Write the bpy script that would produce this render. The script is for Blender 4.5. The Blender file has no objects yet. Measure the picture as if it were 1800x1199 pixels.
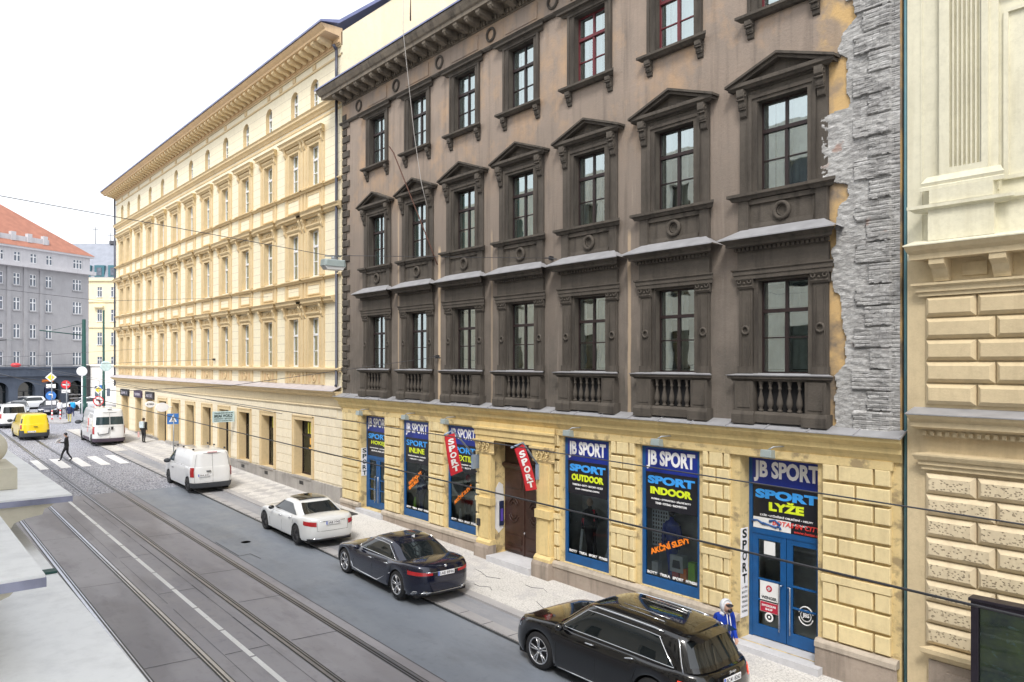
import bpy, math, random
from mathutils import Vector, Matrix, noise
random.seed(7)
SC=bpy.context.scene
COL=SC.collection
PI=math.pi
def gz(x): return -0.0191*max(x,-75.0)      # the street climbs gently towards the square
# ---------------------------------------------------------------- materials
MATS={}
def _n(nt,t,**k):
    n=nt.nodes.new(t)
    for a,b in k.items(): setattr(n,a,b)
    return n
def base_mat(name):
    m=bpy.data.materials.new(name); m.use_nodes=True
    nt=m.node_tree; b=nt.nodes['Principled BSDF']
    MATS[name]=m
    return m,nt,b
def coords(nt,scale=(1,1,1),rot=(0,0,0)):
    tc=_n(nt,'ShaderNodeTexCoord'); mp=_n(nt,'ShaderNodeMapping')
    mp.inputs['Scale'].default_value=scale; mp.inputs['Rotation'].default_value=rot
    nt.links.new(tc.outputs['Object'],mp.inputs['Vector'])
    return mp.outputs['Vector']
def tnoise(nt,scale,detail=5,rough=.55,sc=(1,1,1)):
    n=_n(nt,'ShaderNodeTexNoise'); n.inputs['Scale'].default_value=scale
    n.inputs['Detail'].default_value=detail; n.inputs['Roughness'].default_value=rough
    nt.links.new(coords(nt,sc),n.inputs['Vector']); return n.outputs['Fac']
def ramp(nt,src,a,b,lo=0.,hi=1.):
    r=_n(nt,'ShaderNodeMapRange'); r.clamp=True
    r.inputs['From Min'].default_value=a; r.inputs['From Max'].default_value=b
    r.inputs['To Min'].default_value=lo; r.inputs['To Max'].default_value=hi
    nt.links.new(src,r.inputs['Value']); return r.outputs['Result']
def mix(nt,fac,a,b):
    m=_n(nt,'ShaderNodeMix',data_type='RGBA')
    if isinstance(fac,(int,float)): m.inputs['Factor'].default_value=fac
    else: nt.links.new(fac,m.inputs['Factor'])
    for i,c in (('A',a),('B',b)):
        s=[q for q in m.inputs if q.name==i and q.type=='RGBA'][0]
        if isinstance(c,(tuple,list)): s.default_value=(*c[:3],1)
        else: nt.links.new(c,s)
    return [q for q in m.outputs if q.type=='RGBA'][0]
def mathn(nt,op,a,b=0.):
    m=_n(nt,'ShaderNodeMath',operation=op)
    for i,c in enumerate((a,b)):
        if isinstance(c,(int,float)): m.inputs[i].default_value=c
        else: nt.links.new(c,m.inputs[i])
    return m.outputs[0]
def bump(nt,b,src,strength,dist=.02):
    bp=_n(nt,'ShaderNodeBump'); bp.inputs['Strength'].default_value=strength
    bp.inputs['Distance'].default_value=dist
    nt.links.new(src,bp.inputs['Height']); nt.links.new(bp.outputs['Normal'],b.inputs['Normal'])
def dark(c,k): return tuple(x*k for x in c[:3])
def flat(name,c,rough=.6,metal=0.,var=.12,scale=6.,spec=.5,bmp=0.,coat=0.):
    m,nt,b=base_mat(name)
    f=ramp(nt,tnoise(nt,scale,4),.3,.7)
    nt.links.new(mix(nt,f,dark(c,1-var),dark(c,1+var)),b.inputs['Base Color'])
    b.inputs['Roughness'].default_value=rough; b.inputs['Metallic'].default_value=metal
    b.inputs['Specular IOR Level'].default_value=spec
    b.inputs['Coat Weight'].default_value=coat; b.inputs['Coat Roughness'].default_value=.03
    if bmp: bump(nt,b,tnoise(nt,scale*8,3),bmp,.01)
    return m
def plaster(name,c,stain=(.12,.1,.08),amt=.5,var=.15,streak=True,bmp=.35,rough=.9,thr=(.5,.75),ssc=(2.6,2.6,.28)):
    m,nt,b=base_mat(name)
    f1=ramp(nt,tnoise(nt,.9,6,.6),.3,.7)
    col=mix(nt,f1,dark(c,1-var),dark(c,1+var))
    f3=ramp(nt,tnoise(nt,9,5,.7),.45,.8,0,.35)
    col=mix(nt,f3,col,dark(c,.6))
    if streak:
        f2=ramp(nt,tnoise(nt,1.6,5,.6,ssc),thr[0],thr[1],0,amt)
        col=mix(nt,f2,col,stain)
    nt.links.new(col,b.inputs['Base Color'])
    b.inputs['Roughness'].default_value=rough; b.inputs['Specular IOR Level'].default_value=.25
    bump(nt,b,tnoise(nt,22,5,.65),bmp,.02)
    return m
# ---------------------------------------------------------------- mesh builder
class MB:
    def __init__(s): s.v=[];s.f=[];s.m=[];s.s=[]
    def add(s,vs,fs,m=0,sm=False):
        o=len(s.v); s.v+= [tuple(p) for p in vs]
        for f in fs: s.f.append([o+i for i in f]); s.m.append(m); s.s.append(sm)
    def quad(s,a,b,c,d,m=0,sm=False): s.add([a,b,c,d],[(0,1,2,3)],m,sm)
    def box(s,x0,y0,z0,x1,y1,z1,m=0):
        v=[(x,y,z) for z in (z0,z1) for y in (y0,y1) for x in (x0,x1)]
        s.add(v,[(0,2,3,1),(4,5,7,6),(0,1,5,4),(2,6,7,3),(0,4,6,2),(1,3,7,5)],m)
    def block(s,x0,z0,x1,z1,y,d,b,m=0):      # chamfered block standing d proud of a wall at y
        o=[(x0,y,z0),(x1,y,z0),(x1,y,z1),(x0,y,z1)]
        e=[(x0,y-d+b,z0),(x1,y-d+b,z0),(x1,y-d+b,z1),(x0,y-d+b,z1)]
        i=[(x0+b,y-d,z0+b),(x1-b,y-d,z0+b),(x1-b,y-d,z1-b),(x0+b,y-d,z1-b)]
        f=[(8,9,10,11)]
        for k in range(4):
            j=(k+1)%4; f+=[(k,j,4+j,4+k),(4+k,4+j,8+j,8+k)]
        s.add(o+e+i,f,m)
    def mould(s,x0,x1,yw,prof,m=0,mit=(1,1)):  # prof: (out,z) closed polygon, returned round both ends
        n=len(prof)
        L=[(x0-mit[0]*o,yw-o,z) for o,z in prof]; R=[(x1+mit[1]*o,yw-o,z) for o,z in prof]
        s.add(L+R,[(i,(i+1)%n,n+(i+1)%n,n+i) for i in range(n)]+[tuple(range(n))[::-1],tuple(range(n,2*n))],m)
    def prism(s,poly,a,b,axis='x',m=0,sm=False):  # polygon swept between a and b along axis
        def P(p,t):
            return {'x':(t,p[0],p[1]),'y':(p[0],t,p[1]),'z':(p[0],p[1],t)}[axis]
        n=len(poly)
        s.add([P(p,a) for p in poly]+[P(p,b) for p in poly],
              [(i,(i+1)%n,n+(i+1)%n,n+i) for i in range(n)]+[tuple(range(n))[::-1],tuple(range(n,2*n))],m,sm)
    def grid(s,fn,nu,nv,m=0,sm=True,closeu=False):
        vs=[fn(i,j) for j in range(nv) for i in range(nu)]
        fs=[]
        for j in range(nv-1):
            for i in range(nu if closeu else nu-1):
                k=(i+1)%nu
                fs.append((j*nu+i,j*nu+k,(j+1)*nu+k,(j+1)*nu+i))
        s.add(vs,fs,m,sm)
    def lathe(s,prof,c=(0,0,0),n=16,axis='z',m=0,sm=True,cap=True):
        def fn(i,j):
            r,h=prof[j]; a=2*PI*i/n; p,q=r*math.cos(a),r*math.sin(a)
            d={'z':(p,q,h),'y':(p,h,q),'x':(h,p,q)}[axis]
            return (c[0]+d[0],c[1]+d[1],c[2]+d[2])
        s.grid(fn,n,len(prof),m,sm,True)
        if cap:
            for j in (0,len(prof)-1):
                if prof[j][0]>1e-4: s.add([fn(i,j) for i in range(n)],[tuple(range(n))],m)
    def tube(s,pts,r,n=8,m=0,closed=False):
        pts=[Vector(p) for p in pts]; N=len(pts); rings=[]
        rr=r if isinstance(r,(list,tuple)) else [r]*N
        up=None
        for i,p in enumerate(pts):
            a=pts[(i-1)%N] if (closed or i>0) else p; b=pts[(i+1)%N] if (closed or i<N-1) else p
            d=(b-a).normalized() if (b-a).length>1e-9 else Vector((0,0,1))
            if up is None: up=Vector((0,0,1)) if abs(d.z)<.9 else Vector((1,0,0))
            x=d.cross(up).normalized(); y=x.cross(d).normalized(); up=y
            rings.append([p+x*rr[i]*math.cos(2*PI*k/n)+y*rr[i]*math.sin(2*PI*k/n) for k in range(n)])
        vs=[q for g in rings for q in g]; fs=[]
        for i in range(N if closed else N-1):
            j=(i+1)%N
            for k in range(n): fs.append((i*n+k,i*n+(k+1)%n,j*n+(k+1)%n,j*n+k))
        if not closed: fs+=[tuple(range(n))[::-1],tuple(range((N-1)*n,N*n))]
        s.add(vs,fs,m,True)
    def ring(s,c,R,r,axis='y',n=20,k=8,m=0,sy=1.):   # torus
        def fn(i,j):
            a=2*PI*i/n; b=2*PI*j/k
            q=R+r*math.cos(b); h=r*math.sin(b)
            p,w=q*math.cos(a),q*math.sin(a)
            d={'y':(p,h*sy,w),'z':(p,w,h),'x':(h,p,w)}[axis]
            return (c[0]+d[0],c[1]+d[1],c[2]+d[2])
        s.grid(fn,n,k+1,m,True,True)
    def sphere(s,c,r,n=12,m=0,sc=(1,1,1)):
        s.lathe([(max(1e-5,r*math.sin(PI*j/n)),-r*math.cos(PI*j/n)*1.) for j in range(n+1)],(0,0,0),n+4,'z',m,True,False)
        k=(n+4)*(n+1)
        for i in range(len(s.v)-k,len(s.v)):
            x,y,z=s.v[i]; s.v[i]=(c[0]+x*sc[0],c[1]+y*sc[1],c[2]+z*sc[2])
    def build(s,name,mats,parent=None,loc=None,local=False,bevel=0.):
        me=bpy.data.meshes.new(name); me.from_pydata(s.v,[],s.f)
        if not isinstance(mats,(list,tuple)): mats=[mats]
        for mm in mats: me.materials.append(mm)
        me.polygons.foreach_set('material_index',s.m); me.polygons.foreach_set('use_smooth',s.s)
        me.update()
        o=bpy.data.objects.new(name,me); COL.objects.link(o)
        if loc: o.location=loc
        if parent is not None:
            o.parent=parent
            if not local: o.matrix_parent_inverse=Matrix.Translation(-Vector(parent.location))
        if bevel:
            bv=o.modifiers.new('bevel','BEVEL'); bv.width=bevel; bv.segments=2; bv.limit_method='ANGLE'
        return o
def wall(mb,x0,x1,z0,z1,Y,ops,m=0,mr=None):
    mr=m if mr is None else mr
    xs=sorted({x0,x1}|{a for o in ops for a in o[:2] if x0<a<x1}); zs=sorted({z0,z1}|{a for o in ops for a in o[2:4] if z0<a<z1})
    for i in range(len(xs)-1):
        for j in range(len(zs)-1):
            cx=(xs[i]+xs[i+1])/2; cz=(zs[j]+zs[j+1])/2
            if any(o[0]<cx<o[1] and o[2]<cz<o[3] for o in ops): continue
            mb.quad((xs[i],Y,zs[j]),(xs[i+1],Y,zs[j]),(xs[i+1],Y,zs[j+1]),(xs[i],Y,zs[j+1]),m)
    for o in ops:
        a,b,c,d,r=o[:5]; Y2=Y+r
        mb.quad((a,Y,c),(a,Y2,c),(a,Y2,d),(a,Y,d),mr); mb.quad((b,Y,c),(b,Y,d),(b,Y2,d),(b,Y2,c),mr)
        mb.quad((a,Y,d),(a,Y2,d),(b,Y2,d),(b,Y,d),mr); mb.quad((a,Y,c),(b,Y,c),(b,Y2,c),(a,Y2,c),mr)
def tag(o,label=None,cat=None,group=None,kind=None):
    if label: o['label']=label
    if cat: o['category']=cat
    if group: o['group']=group
    if kind: o['kind']=kind
    return o
def empty(name,loc,rz=0.,label=None,cat=None,group=None):
    o=bpy.data.objects.new(name,None); COL.objects.link(o); o.location=loc; o.rotation_euler=(0,0,rz)
    o.empty_display_size=.2
    return tag(o,label,cat,group)
def copy_tree(o,parent=None,loc=None):
    c=o.copy(); COL.objects.link(c)
    if parent is not None: c.parent=parent
    if loc is not None: c.location=loc
    for ch in list(o.children): copy_tree(ch,c)
    return c
def text_mesh(name,txt,mat,fit,Y=0.,parent=None,local=False,bold=.02,ext=.004,xf=None,shear=0.):
    """lettering fitted into fit=(x0,z0,x1,z1) on a plane facing -Y (or moved by xf)"""
    cu=bpy.data.curves.new(name,'FONT'); cu.body=txt; cu.size=1; cu.offset=bold; cu.extrude=ext; cu.shear=shear
    cu.resolution_u=3
    t=bpy.data.objects.new(name,cu); COL.objects.link(t)
    dg=bpy.context.evaluated_depsgraph_get(); me=bpy.data.meshes.new_from_object(t.evaluated_get(dg))
    bpy.data.objects.remove(t); bpy.data.curves.remove(cu)
    xs=[v.co.x for v in me.vertices]; ys=[v.co.y for v in me.vertices]
    a,b,c,d=min(xs),max(xs),min(ys),max(ys); x0,z0,x1,z1=fit
    for v in me.vertices:
        x=x0+(v.co.x-a)/(b-a)*(x1-x0); z=z0+(v.co.y-c)/(d-c)*(z1-z0); y=-v.co.z
        p=Vector((x,Y+y,z)); v.co=xf(p) if xf else p
    me.materials.clear(); me.materials.append(mat); me.name=name
    o=bpy.data.objects.new(name,me); COL.objects.link(o)
    if parent is not None:
        o.parent=parent
        if not local: o.matrix_parent_inverse=Matrix.Translation(-Vector(parent.location))
    return o
# ---------------------------------------------------------------- palette
M={}
def glass_mat(name,tint=(.6,.7,.7),mirror=.35,rough=.02,lo=.1):
    m,nt,b=base_mat(name); nt.nodes.remove(b); out=nt.nodes['Material Output']
    tr=_n(nt,'ShaderNodeBsdfTransparent'); tr.inputs[0].default_value=(*tint,1)
    gl=_n(nt,'ShaderNodeBsdfGlossy'); gl.inputs['Roughness'].default_value=rough; gl.inputs[0].default_value=(.86,.97,.96,1)
    lw=_n(nt,'ShaderNodeLayerWeight'); lw.inputs['Blend'].default_value=mirror
    bp=_n(nt,'ShaderNodeBump'); bp.inputs['Strength'].default_value=.06; bp.inputs['Distance'].default_value=.05
    nt.links.new(tnoise(nt,1.1,2),bp.inputs['Height']); nt.links.new(bp.outputs[0],gl.inputs['Normal'])
    mx=_n(nt,'ShaderNodeMixShader'); nt.links.new(ramp(nt,lw.outputs['Fresnel'],0,1,lo,1.),mx.inputs[0])
    nt.links.new(tr.outputs[0],mx.inputs[1]); nt.links.new(gl.outputs[0],mx.inputs[2]); nt.links.new(mx.outputs[0],out.inputs[0])
    return m
def jb_plaster():
    m,nt,b=base_mat('sooty_brown_plaster')
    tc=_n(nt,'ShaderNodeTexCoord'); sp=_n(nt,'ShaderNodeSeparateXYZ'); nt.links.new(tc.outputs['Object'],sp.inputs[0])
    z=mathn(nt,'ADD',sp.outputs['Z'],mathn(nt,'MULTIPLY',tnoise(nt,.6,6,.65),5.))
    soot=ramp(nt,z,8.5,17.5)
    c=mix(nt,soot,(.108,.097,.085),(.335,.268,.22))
    c=mix(nt,ramp(nt,tnoise(nt,.8,6,.65),.38,.66,0,.55),c,(.235,.2,.172))
    c=mix(nt,ramp(nt,tnoise(nt,1.3,5,.6,(3.,3.,.22)),.50,.72,0,.42),c,(.085,.075,.066))
    c=mix(nt,ramp(nt,tnoise(nt,1.9,4,.6,(2.6,2.6,.3)),.58,.70,0,.3),c,(.36,.30,.25))
    for sx,sw,zt_,am in ((-22.2,.05,10.8,.9),(-13.35,.035,10.2,.55),(-24.95,.03,12.5,.5),(-19.2,.03,11.,.3)):
        d=mathn(nt,'ABSOLUTE',mathn(nt,'ADD',mathn(nt,'ADD',sp.outputs['X'],-sx),mathn(nt,'MULTIPLY',mathn(nt,'ADD',tnoise(nt,2.,3),-.5),.06)))
        c=mix(nt,mathn(nt,'MULTIPLY',ramp(nt,d,sw,sw*2,am,0),ramp(nt,sp.outputs['Z'],zt_,zt_+.2,1,0)),c,(.58,.44,.30))
    # ochre render showing where the soot layer has come off, mostly by the stripped corner and under the cornice
    edge=ramp(nt,mathn(nt,'ADD',sp.outputs['X'],mathn(nt,'MULTIPLY',tnoise(nt,1.1,6,.7),1.6)),-7.35,-6.9)
    c=mix(nt,mathn(nt,'MULTIPLY',edge,ramp(nt,tnoise(nt,1.0,4,.6,(1,1,1.2)),.42,.55,.15,1.)),c,(.56,.38,.18))
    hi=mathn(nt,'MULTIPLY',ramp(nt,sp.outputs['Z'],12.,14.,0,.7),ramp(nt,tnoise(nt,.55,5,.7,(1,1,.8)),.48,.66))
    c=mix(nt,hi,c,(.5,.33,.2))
    nt.links.new(c,b.inputs['Base Color']); b.inputs['Roughness'].default_value=.92; b.inputs['Specular IOR Level'].default_value=.2
    bump(nt,b,tnoise(nt,14,6,.7),.4,.03)
    return m
def car_paint(name,c,metal=.3,rough=.28):
    m=flat(name,c,rough,metal,.03,3,.5,0,1.); return m
def init_mats():
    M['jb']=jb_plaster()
    M['jbtrim']=plaster('sooty_stone_trim',(.090,.078,.066),(.030,.026,.023),.8,.3,True,.5)
    M['jbcorn']=plaster('weathered_cornice_stone',(.20,.17,.135),(.05,.045,.04),.8,.3,True,.5)
    M['yel']=plaster('yellow_render',(.72,.56,.27),(.36,.27,.15),.38,.10,True,.3)
    M['yelblk']=plaster('yellow_rusticated_render',(.76,.63,.36),(.4,.3,.17),.35,.10,True,.35)
    M['yeldirt']=plaster('flaking_yellow_render',(.70,.55,.28),(.20,.15,.10),.65,.12,True,.6,.9,(.52,.62),(1.5,1.5,1.9))
    M['cream']=plaster('cream_render',(.78,.70,.54),(.6,.5,.36),.3,.05,True,.2)
    M['tan']=plaster('tan_render_trim',(.66,.52,.31),(.42,.31,.2),.3,.07,True,.2)
    M['crwall']=plaster('pale_yellow_render',(.86,.76,.52),(.6,.5,.33),.3,.06,True,.2)
    M['plinth']=plaster('dirty_plinth_render',(.36,.30,.25),(.14,.12,.1),.7,.2,True,.6)
    M['plinthg']=plaster('grey_plinth_render',(.36,.34,.32),(.18,.17,.16),.6,.2,True,.5)
    M['rb_up']=plaster('ivory_render',(.68,.65,.51),(.42,.38,.26),.38,.07,True,.25)
    M['rb_lo']=plaster('sand_render',(.61,.50,.32),(.38,.29,.18),.42,.08,True,.3)
    M['slab']=plaster('cream_ledge',(.86,.87,.88),(.58,.59,.62),.35,.06,True,.12)
    M['own']=plaster('cream_stone_own',(.62,.58,.47),(.4,.37,.3),.3,.06,True,.2)
    M['tin']=flat('galvanised_tin',(.33,.33,.345),.55,.2,.14,2.5,.5,.1)
    M['tinblue']=flat('blue_grey_tin',(.20,.22,.36),.4,.4,.15,2)
    M['steel']=flat('brushed_steel',(.62,.65,.72),.2,.95,.08,5)
    M['rail']=flat('polished_rail_steel',(.55,.58,.66),.3,.85,.1,5)
    M['black']=flat('black_void',(.012,.012,.014),.8)
    M['dark']=flat('dark_interior',(.035,.033,.032),.8,0,.3,3)
    M['rubber']=flat('tyre_rubber',(.018,.018,.02),.75)
    M['iron']=flat('dark_iron',(.05,.05,.055),.55,.4)
    M['wire']=flat('wire_grey',(.09,.09,.10),.5,.4)
    M['rim']=flat('alloy_rim',(.6,.61,.64),.25,.85,.05)
    M['chrome']=flat('chrome',(.82,.84,.87),.08,1.,.02)
    M['carglass']=flat('tinted_car_glass',(.012,.016,.018),.03,0,.2,3,.9)
    M['red']=flat('red_lens',(.38,.015,.02),.18,0,.1,8,.6,0,.6)
    M['redsign']=flat('red_sign',(.62,.03,.05),.4,0,.12,3)
    M['white']=flat('white_paint',(.8,.8,.8),.5,0,.03)
    M['whitebright']=flat('white_lettering',(.88,.88,.9),.45,0,.02)
    M['navy']=flat('navy_sign_panel',(.012,.03,.26),.35,0,.12,2.5)
    M['blue']=flat('blue_shop_joinery',(.008,.085,.26),.42,0,.14,4)
    M['signblack']=flat('black_sign_panel',(.014,.014,.02),.35)
    M['cyan']=flat('light_blue_lettering',(.05,.36,.9),.45)
    M['lime']=flat('lime_lettering',(.72,.85,.03),.45)
    M['orange']=flat('orange_lettering',(.95,.25,.02),.45)
    M['door']=flat('dark_brown_door',(.05,.024,.018),.38,0,.25,5,.5,.2)
    M['brownframe']=flat('dark_brown_window_frame',(.022,.012,.012),.5,0,.2,6)
    M['redframe']=flat('burgundy_window_frame',(.13,.018,.025),.5,0,.2,6)
    M['whiteframe']=flat('white_window_frame',(.76,.77,.78),.5,0,.05)
    M['curtain']=flat('net_curtain',(.80,.86,.86),.9,0,.18,3)
    M['curtgrn']=flat('green_curtain',(.25,.62,.60),.9,0,.2,3)
    M['glass']=glass_mat('window_glass',(.90,.96,.95),.5,.015,.42)
    M['glassd']=glass_mat('shop_glass',(.90,.93,.95),.30,.02,.04)
    M['green']=flat('dark_green_pole',(.015,.07,.06),.45,.2)
    M['yellowcar']=car_paint('yellow_car_paint',(.85,.62,.01),.0)
    M['whitecar']=car_paint('white_car_paint',(.78,.79,.8),0.)
    M['pearl']=car_paint('pearl_white_paint',(.74,.75,.75),.05)
    M['navycar']=car_paint('midnight_blue_paint',(.008,.011,.030),.4,.2)
    M['blackcar']=car_paint('black_car_paint',(.004,.004,.005),.1,.16)
    M['greycar']=car_paint('silver_car_paint',(.4,.42,.45),.6)
    M['skin']=flat('skin',(.52,.32,.24),.55)
    M['teal']=flat('teal_downpipe',(.10,.22,.26),.45,.2)

    M['curtgreydark']=flat('dim_grey_curtain',(.50,.55,.49),.9,0,.25,3)
    M['plinthl']=plaster('worn_plinth_coping',(.46,.40,.33),(.2,.17,.14),.6,.15)
    M['stepst']=plaster('granite_step',(.56,.56,.58),(.3,.3,.32),.4,.12,False,.3)
    M['innerframe']=flat('pale_inner_frame',(.62,.64,.62),.6,0,.1)
    M['shopwall']=flat('shop_back_wall',(.30,.33,.33),.8,0,.3,2)
    M['shopfloor']=flat('shop_floor',(.2,.19,.18),.7,0,.2,2)
    M['blueprint']=flat('blue_print',(.03,.1,.3),.5)
    M['redlet']=flat('red_lettering',(.75,.06,.05),.45)
    M['redprint']=flat('crimson_print',(.45,.02,.05),.5)
    M['roomgrey']=flat('dim_room',(.10,.10,.11),.9,0,.3,2)
    M['greyw']=plaster('grey_violet_render',(.38,.375,.39),(.27,.265,.28),.35,.07,True,.1)
    M['greyl']=plaster('light_grey_render',(.56,.55,.57),(.36,.35,.38),.35,.07,True,.1)
    M['bluegrey']=plaster('blue_grey_stone',(.10,.12,.16),(.06,.07,.10),.4,.15,True,.1)
    M['tile']=flat('red_roof_tiles',(.36,.155,.105),.75,0,.14,1.5)
    M['slate']=flat('pale_slate_roof',(.26,.28,.33),.6,0,.1,1.5)

    M['creamw']=plaster('cream_ashlar_render',(.80,.73,.55),(.58,.47,.32),.22,.04,True,.15)
    nt=M['creamw'].node_tree; b=nt.nodes['Principled BSDF']; src=b.inputs['Base Color'].links[0].from_socket
    tc=_n(nt,'ShaderNodeTexCoord'); sp=_n(nt,'ShaderNodeSeparateXYZ'); nt.links.new(tc.outputs['Object'],sp.inputs[0])
    mz=mathn(nt,'FRACT',mathn(nt,'MULTIPLY',sp.outputs['Z'],2.45)); ln=mathn(nt,'LESS_THAN',mz,.06)
    nt.links.new(mix(nt,mathn(nt,'MULTIPLY',ln,.55),src,(.42,.34,.25)),b.inputs['Base Color'])
    M['cream2']=plaster('beige_fascia',(.74,.63,.43),(.5,.4,.27),.3,.05,True,.15)
    M['tan2']=plaster('deep_tan_render',(.64,.46,.27),(.4,.27,.14),.3,.08,True,.2)
    M['tinl']=flat('light_tin',(.62,.58,.60),.45,.4,.1,2.5)
    M['tinblue2']=flat('dark_slate_tin',(.06,.065,.09),.45,.3,.1,3)
    M['tinblue3']=flat('violet_grey_tin',(.26,.27,.36),.35,.4,.3,6)
    M['own2']=plaster('own_facade',(.84,.82,.76),(.5,.46,.4),.3,.06,True,.1)
    M['lime2']=flat('yellow_green_print',(.75,.72,.05),.5)
    M['amber']=flat('amber_print',(.85,.45,.08),.5)
    M['tealroof']=flat('teal_dormer',(.05,.16,.2),.5)
    M['whitewall']=plaster('whitewash',(.86,.84,.8),(.7,.67,.6),.25,.04,True,.1)
    # vermiculated blocks: short dark worm holes
    M['verm']=plaster('pitted_render',(.66,.56,.39),(.42,.33,.22),.38,.07,True,.2)
    nt=M['verm'].node_tree; b=nt.nodes['Principled BSDF']; src=b.inputs['Base Color'].links[0].from_socket
    v=_n(nt,'ShaderNodeTexVoronoi'); v.inputs['Scale'].default_value=1
    nt.links.new(coords(nt,(17,2,24),(0,.5,0)),v.inputs['Vector'])
    pit=ramp(nt,v.outputs['Distance'],.22,.34,1.,0.)
    geo=_n(nt,'ShaderNodeNewGeometry'); s2=_n(nt,'ShaderNodeSeparateXYZ'); nt.links.new(geo.outputs['Normal'],s2.inputs[0])
    face=ramp(nt,s2.outputs['Y'],-.97,-.9,1.,0.)
    pit=mathn(nt,'MULTIPLY',pit,face)
    nt.links.new(mix(nt,mathn(nt,'MULTIPLY',pit,.6),src,(.24,.18,.12)),b.inputs['Base Color'])
    bp=_n(nt,'ShaderNodeBump'); bp.invert=True; bp.inputs['Strength'].default_value=1; bp.inputs['Distance'].default_value=.03
    nt.links.new(pit,bp.inputs['Height']); nt.links.new(bp.outputs[0],b.inputs['Normal'])

    M['farglass']=flat('far_window_glass',(.10,.12,.16),.12,0,.4,2,.8)
    M['navyd']=flat('dark_blue_board',(.02,.03,.08),.4)

    M['vanglass']=flat('dark_van_glass',(.025,.05,.06),.04,0,.2,3,.9)
    M['cyan2']=flat('plate_blue_band',(.02,.1,.55),.45)
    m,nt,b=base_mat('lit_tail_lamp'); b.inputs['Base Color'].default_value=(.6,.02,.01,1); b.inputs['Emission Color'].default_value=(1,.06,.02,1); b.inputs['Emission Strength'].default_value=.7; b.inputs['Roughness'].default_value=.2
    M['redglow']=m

    M['rail2']=flat('dull_rail_steel',(.34,.35,.40),.38,.8,.1,5)
    M['lampgrey']=flat('lamp_housing_grey',(.36,.42,.42),.4,.3,.05)
    M['lampglass']=flat('lamp_diffuser',(.55,.55,.55),.25,0,.1)
    M['rust']=flat('rusty_metal',(.10,.045,.03),.7,.2,.3,20)
    M['wire2']=flat('pale_cable',(.42,.40,.38),.6)
    M['signgrey']=flat('blue_grey_arm',(.30,.38,.52),.4,.4)
    M['inkgreen']=flat('dark_green_ink',(.01,.10,.10),.5)
    M['paleblue']=flat('pale_blue_board',(.55,.72,.76),.5)
    M['plumsign']=flat('plum_sign',(.05,.03,.07),.4)
    M['printgrey2']=flat('pale_grey_letters',(.5,.48,.55),.5)
    M['caseframe']=flat('dark_case_frame',(.03,.025,.035),.35,.4)
    M['violet']=flat('violet_label',(.12,.08,.45),.3)
    M['bluejkt']=flat('bright_blue_cloth',(.012,.045,.34),.8,0,.25,8,.2,.3)
    M['bluejkt2']=flat('dark_blue_cloth',(.02,.04,.16),.8,0,.25,8)
    M['darkjkt']=flat('black_cloth',(.018,.018,.022),.8,0,.25,8)
    M['coat']=flat('dark_olive_coat',(.04,.04,.04),.85,0,.25,8)
    M['navyjkt']=flat('navy_cloth',(.02,.03,.09),.8)
    M['cyanjkt']=flat('azure_cloth',(.02,.38,.8),.8)
    M['sandleg']=flat('pale_yellow_cloth',(.55,.48,.18),.8)
    M['sand']=flat('sand_plastic',(.55,.42,.3),.5)
    M['skipale']=flat('pale_blue_grey',(.5,.58,.62),.5,0,.2,6)
    M['limeg']=flat('lime_plastic',(.35,.8,.05),.5)
    M['hoodgrey']=flat('light_grey_knit',(.62,.64,.68),.9,0,.1,20,.2,.4)
    M['hairbrown']=flat('brown_hair',(.06,.035,.02),.7)
    M['pinkbag']=flat('pink_bag',(.7,.42,.4),.6)
    m,nt,b=base_mat('aquarium_poster')
    c=mix(nt,ramp(nt,tnoise(nt,1.6,4,.6),.35,.65),(.10,.14,.12),(.26,.36,.12)); c=mix(nt,ramp(nt,tnoise(nt,3.1,3,.6,(1,1,2)),.58,.66,0,.8),c,(.28,.45,.42))
    c=mix(nt,ramp(nt,tnoise(nt,2.3,3,.6,(.5,1,2)),.62,.7),c,(.5,.55,.5)); nt.links.new(c,b.inputs['Base Color']); b.inputs['Roughness'].default_value=.25; M['poster']=m
# ================================================================ the sooty brown house with the sports shop
YW=15.15
BC=[-8.925-2.933*i for i in range(7)]       # window axes, nearest first
def sash(w,h,trans,mid,glass_d=.03,mull=.036):
    """two-leaf window frame with fanlights; origin at the bottom centre, glass behind"""
    b=MB(); t=.055; f=.042
    b.box(-w/2,0,0,-w/2+f,t,h); b.box(w/2-f,0,0,w/2,t,h); b.box(-w/2+f,0,0,w/2-f,t,f); b.box(-w/2+f,0,h-f,w/2-f,t,h)
    b.box(-w/2+f,-.03,trans-.04,w/2-f,t-.004,trans+.04)
    b.box(-mull,-.012,f,mull,t-.008,trans-.04); b.box(-mull*.8,-.006,trans+.04,mull*.8,t-.008,h-f)
    for s in (-1,1):
        x0,x1=(-w/2+f,-mull) if s<0 else (mull,w/2-f)
        b.box(x0,.004,mid-.014,x1,t-.012,mid+.014)
    g=MB(); g.quad((-w/2+f/2,.03,f/2),(w/2-f/2,.03,f/2),(w/2-f/2,.03,h-f/2),(-w/2+f/2,.03,h-f/2))
    return b,g
def curtain(w,h,spans):
    c=MB()
    for (a,bb,z0,z1) in spans:
        n=max(4,int((bb-a)/.035))
        c.grid(lambda i,j:(a+(bb-a)*i/(n-1),.105+.018*math.sin(i*1.9)+.01*math.sin(i*.7),z0+(z1-z0)*j),n,2,0,True)
    return c
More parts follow.
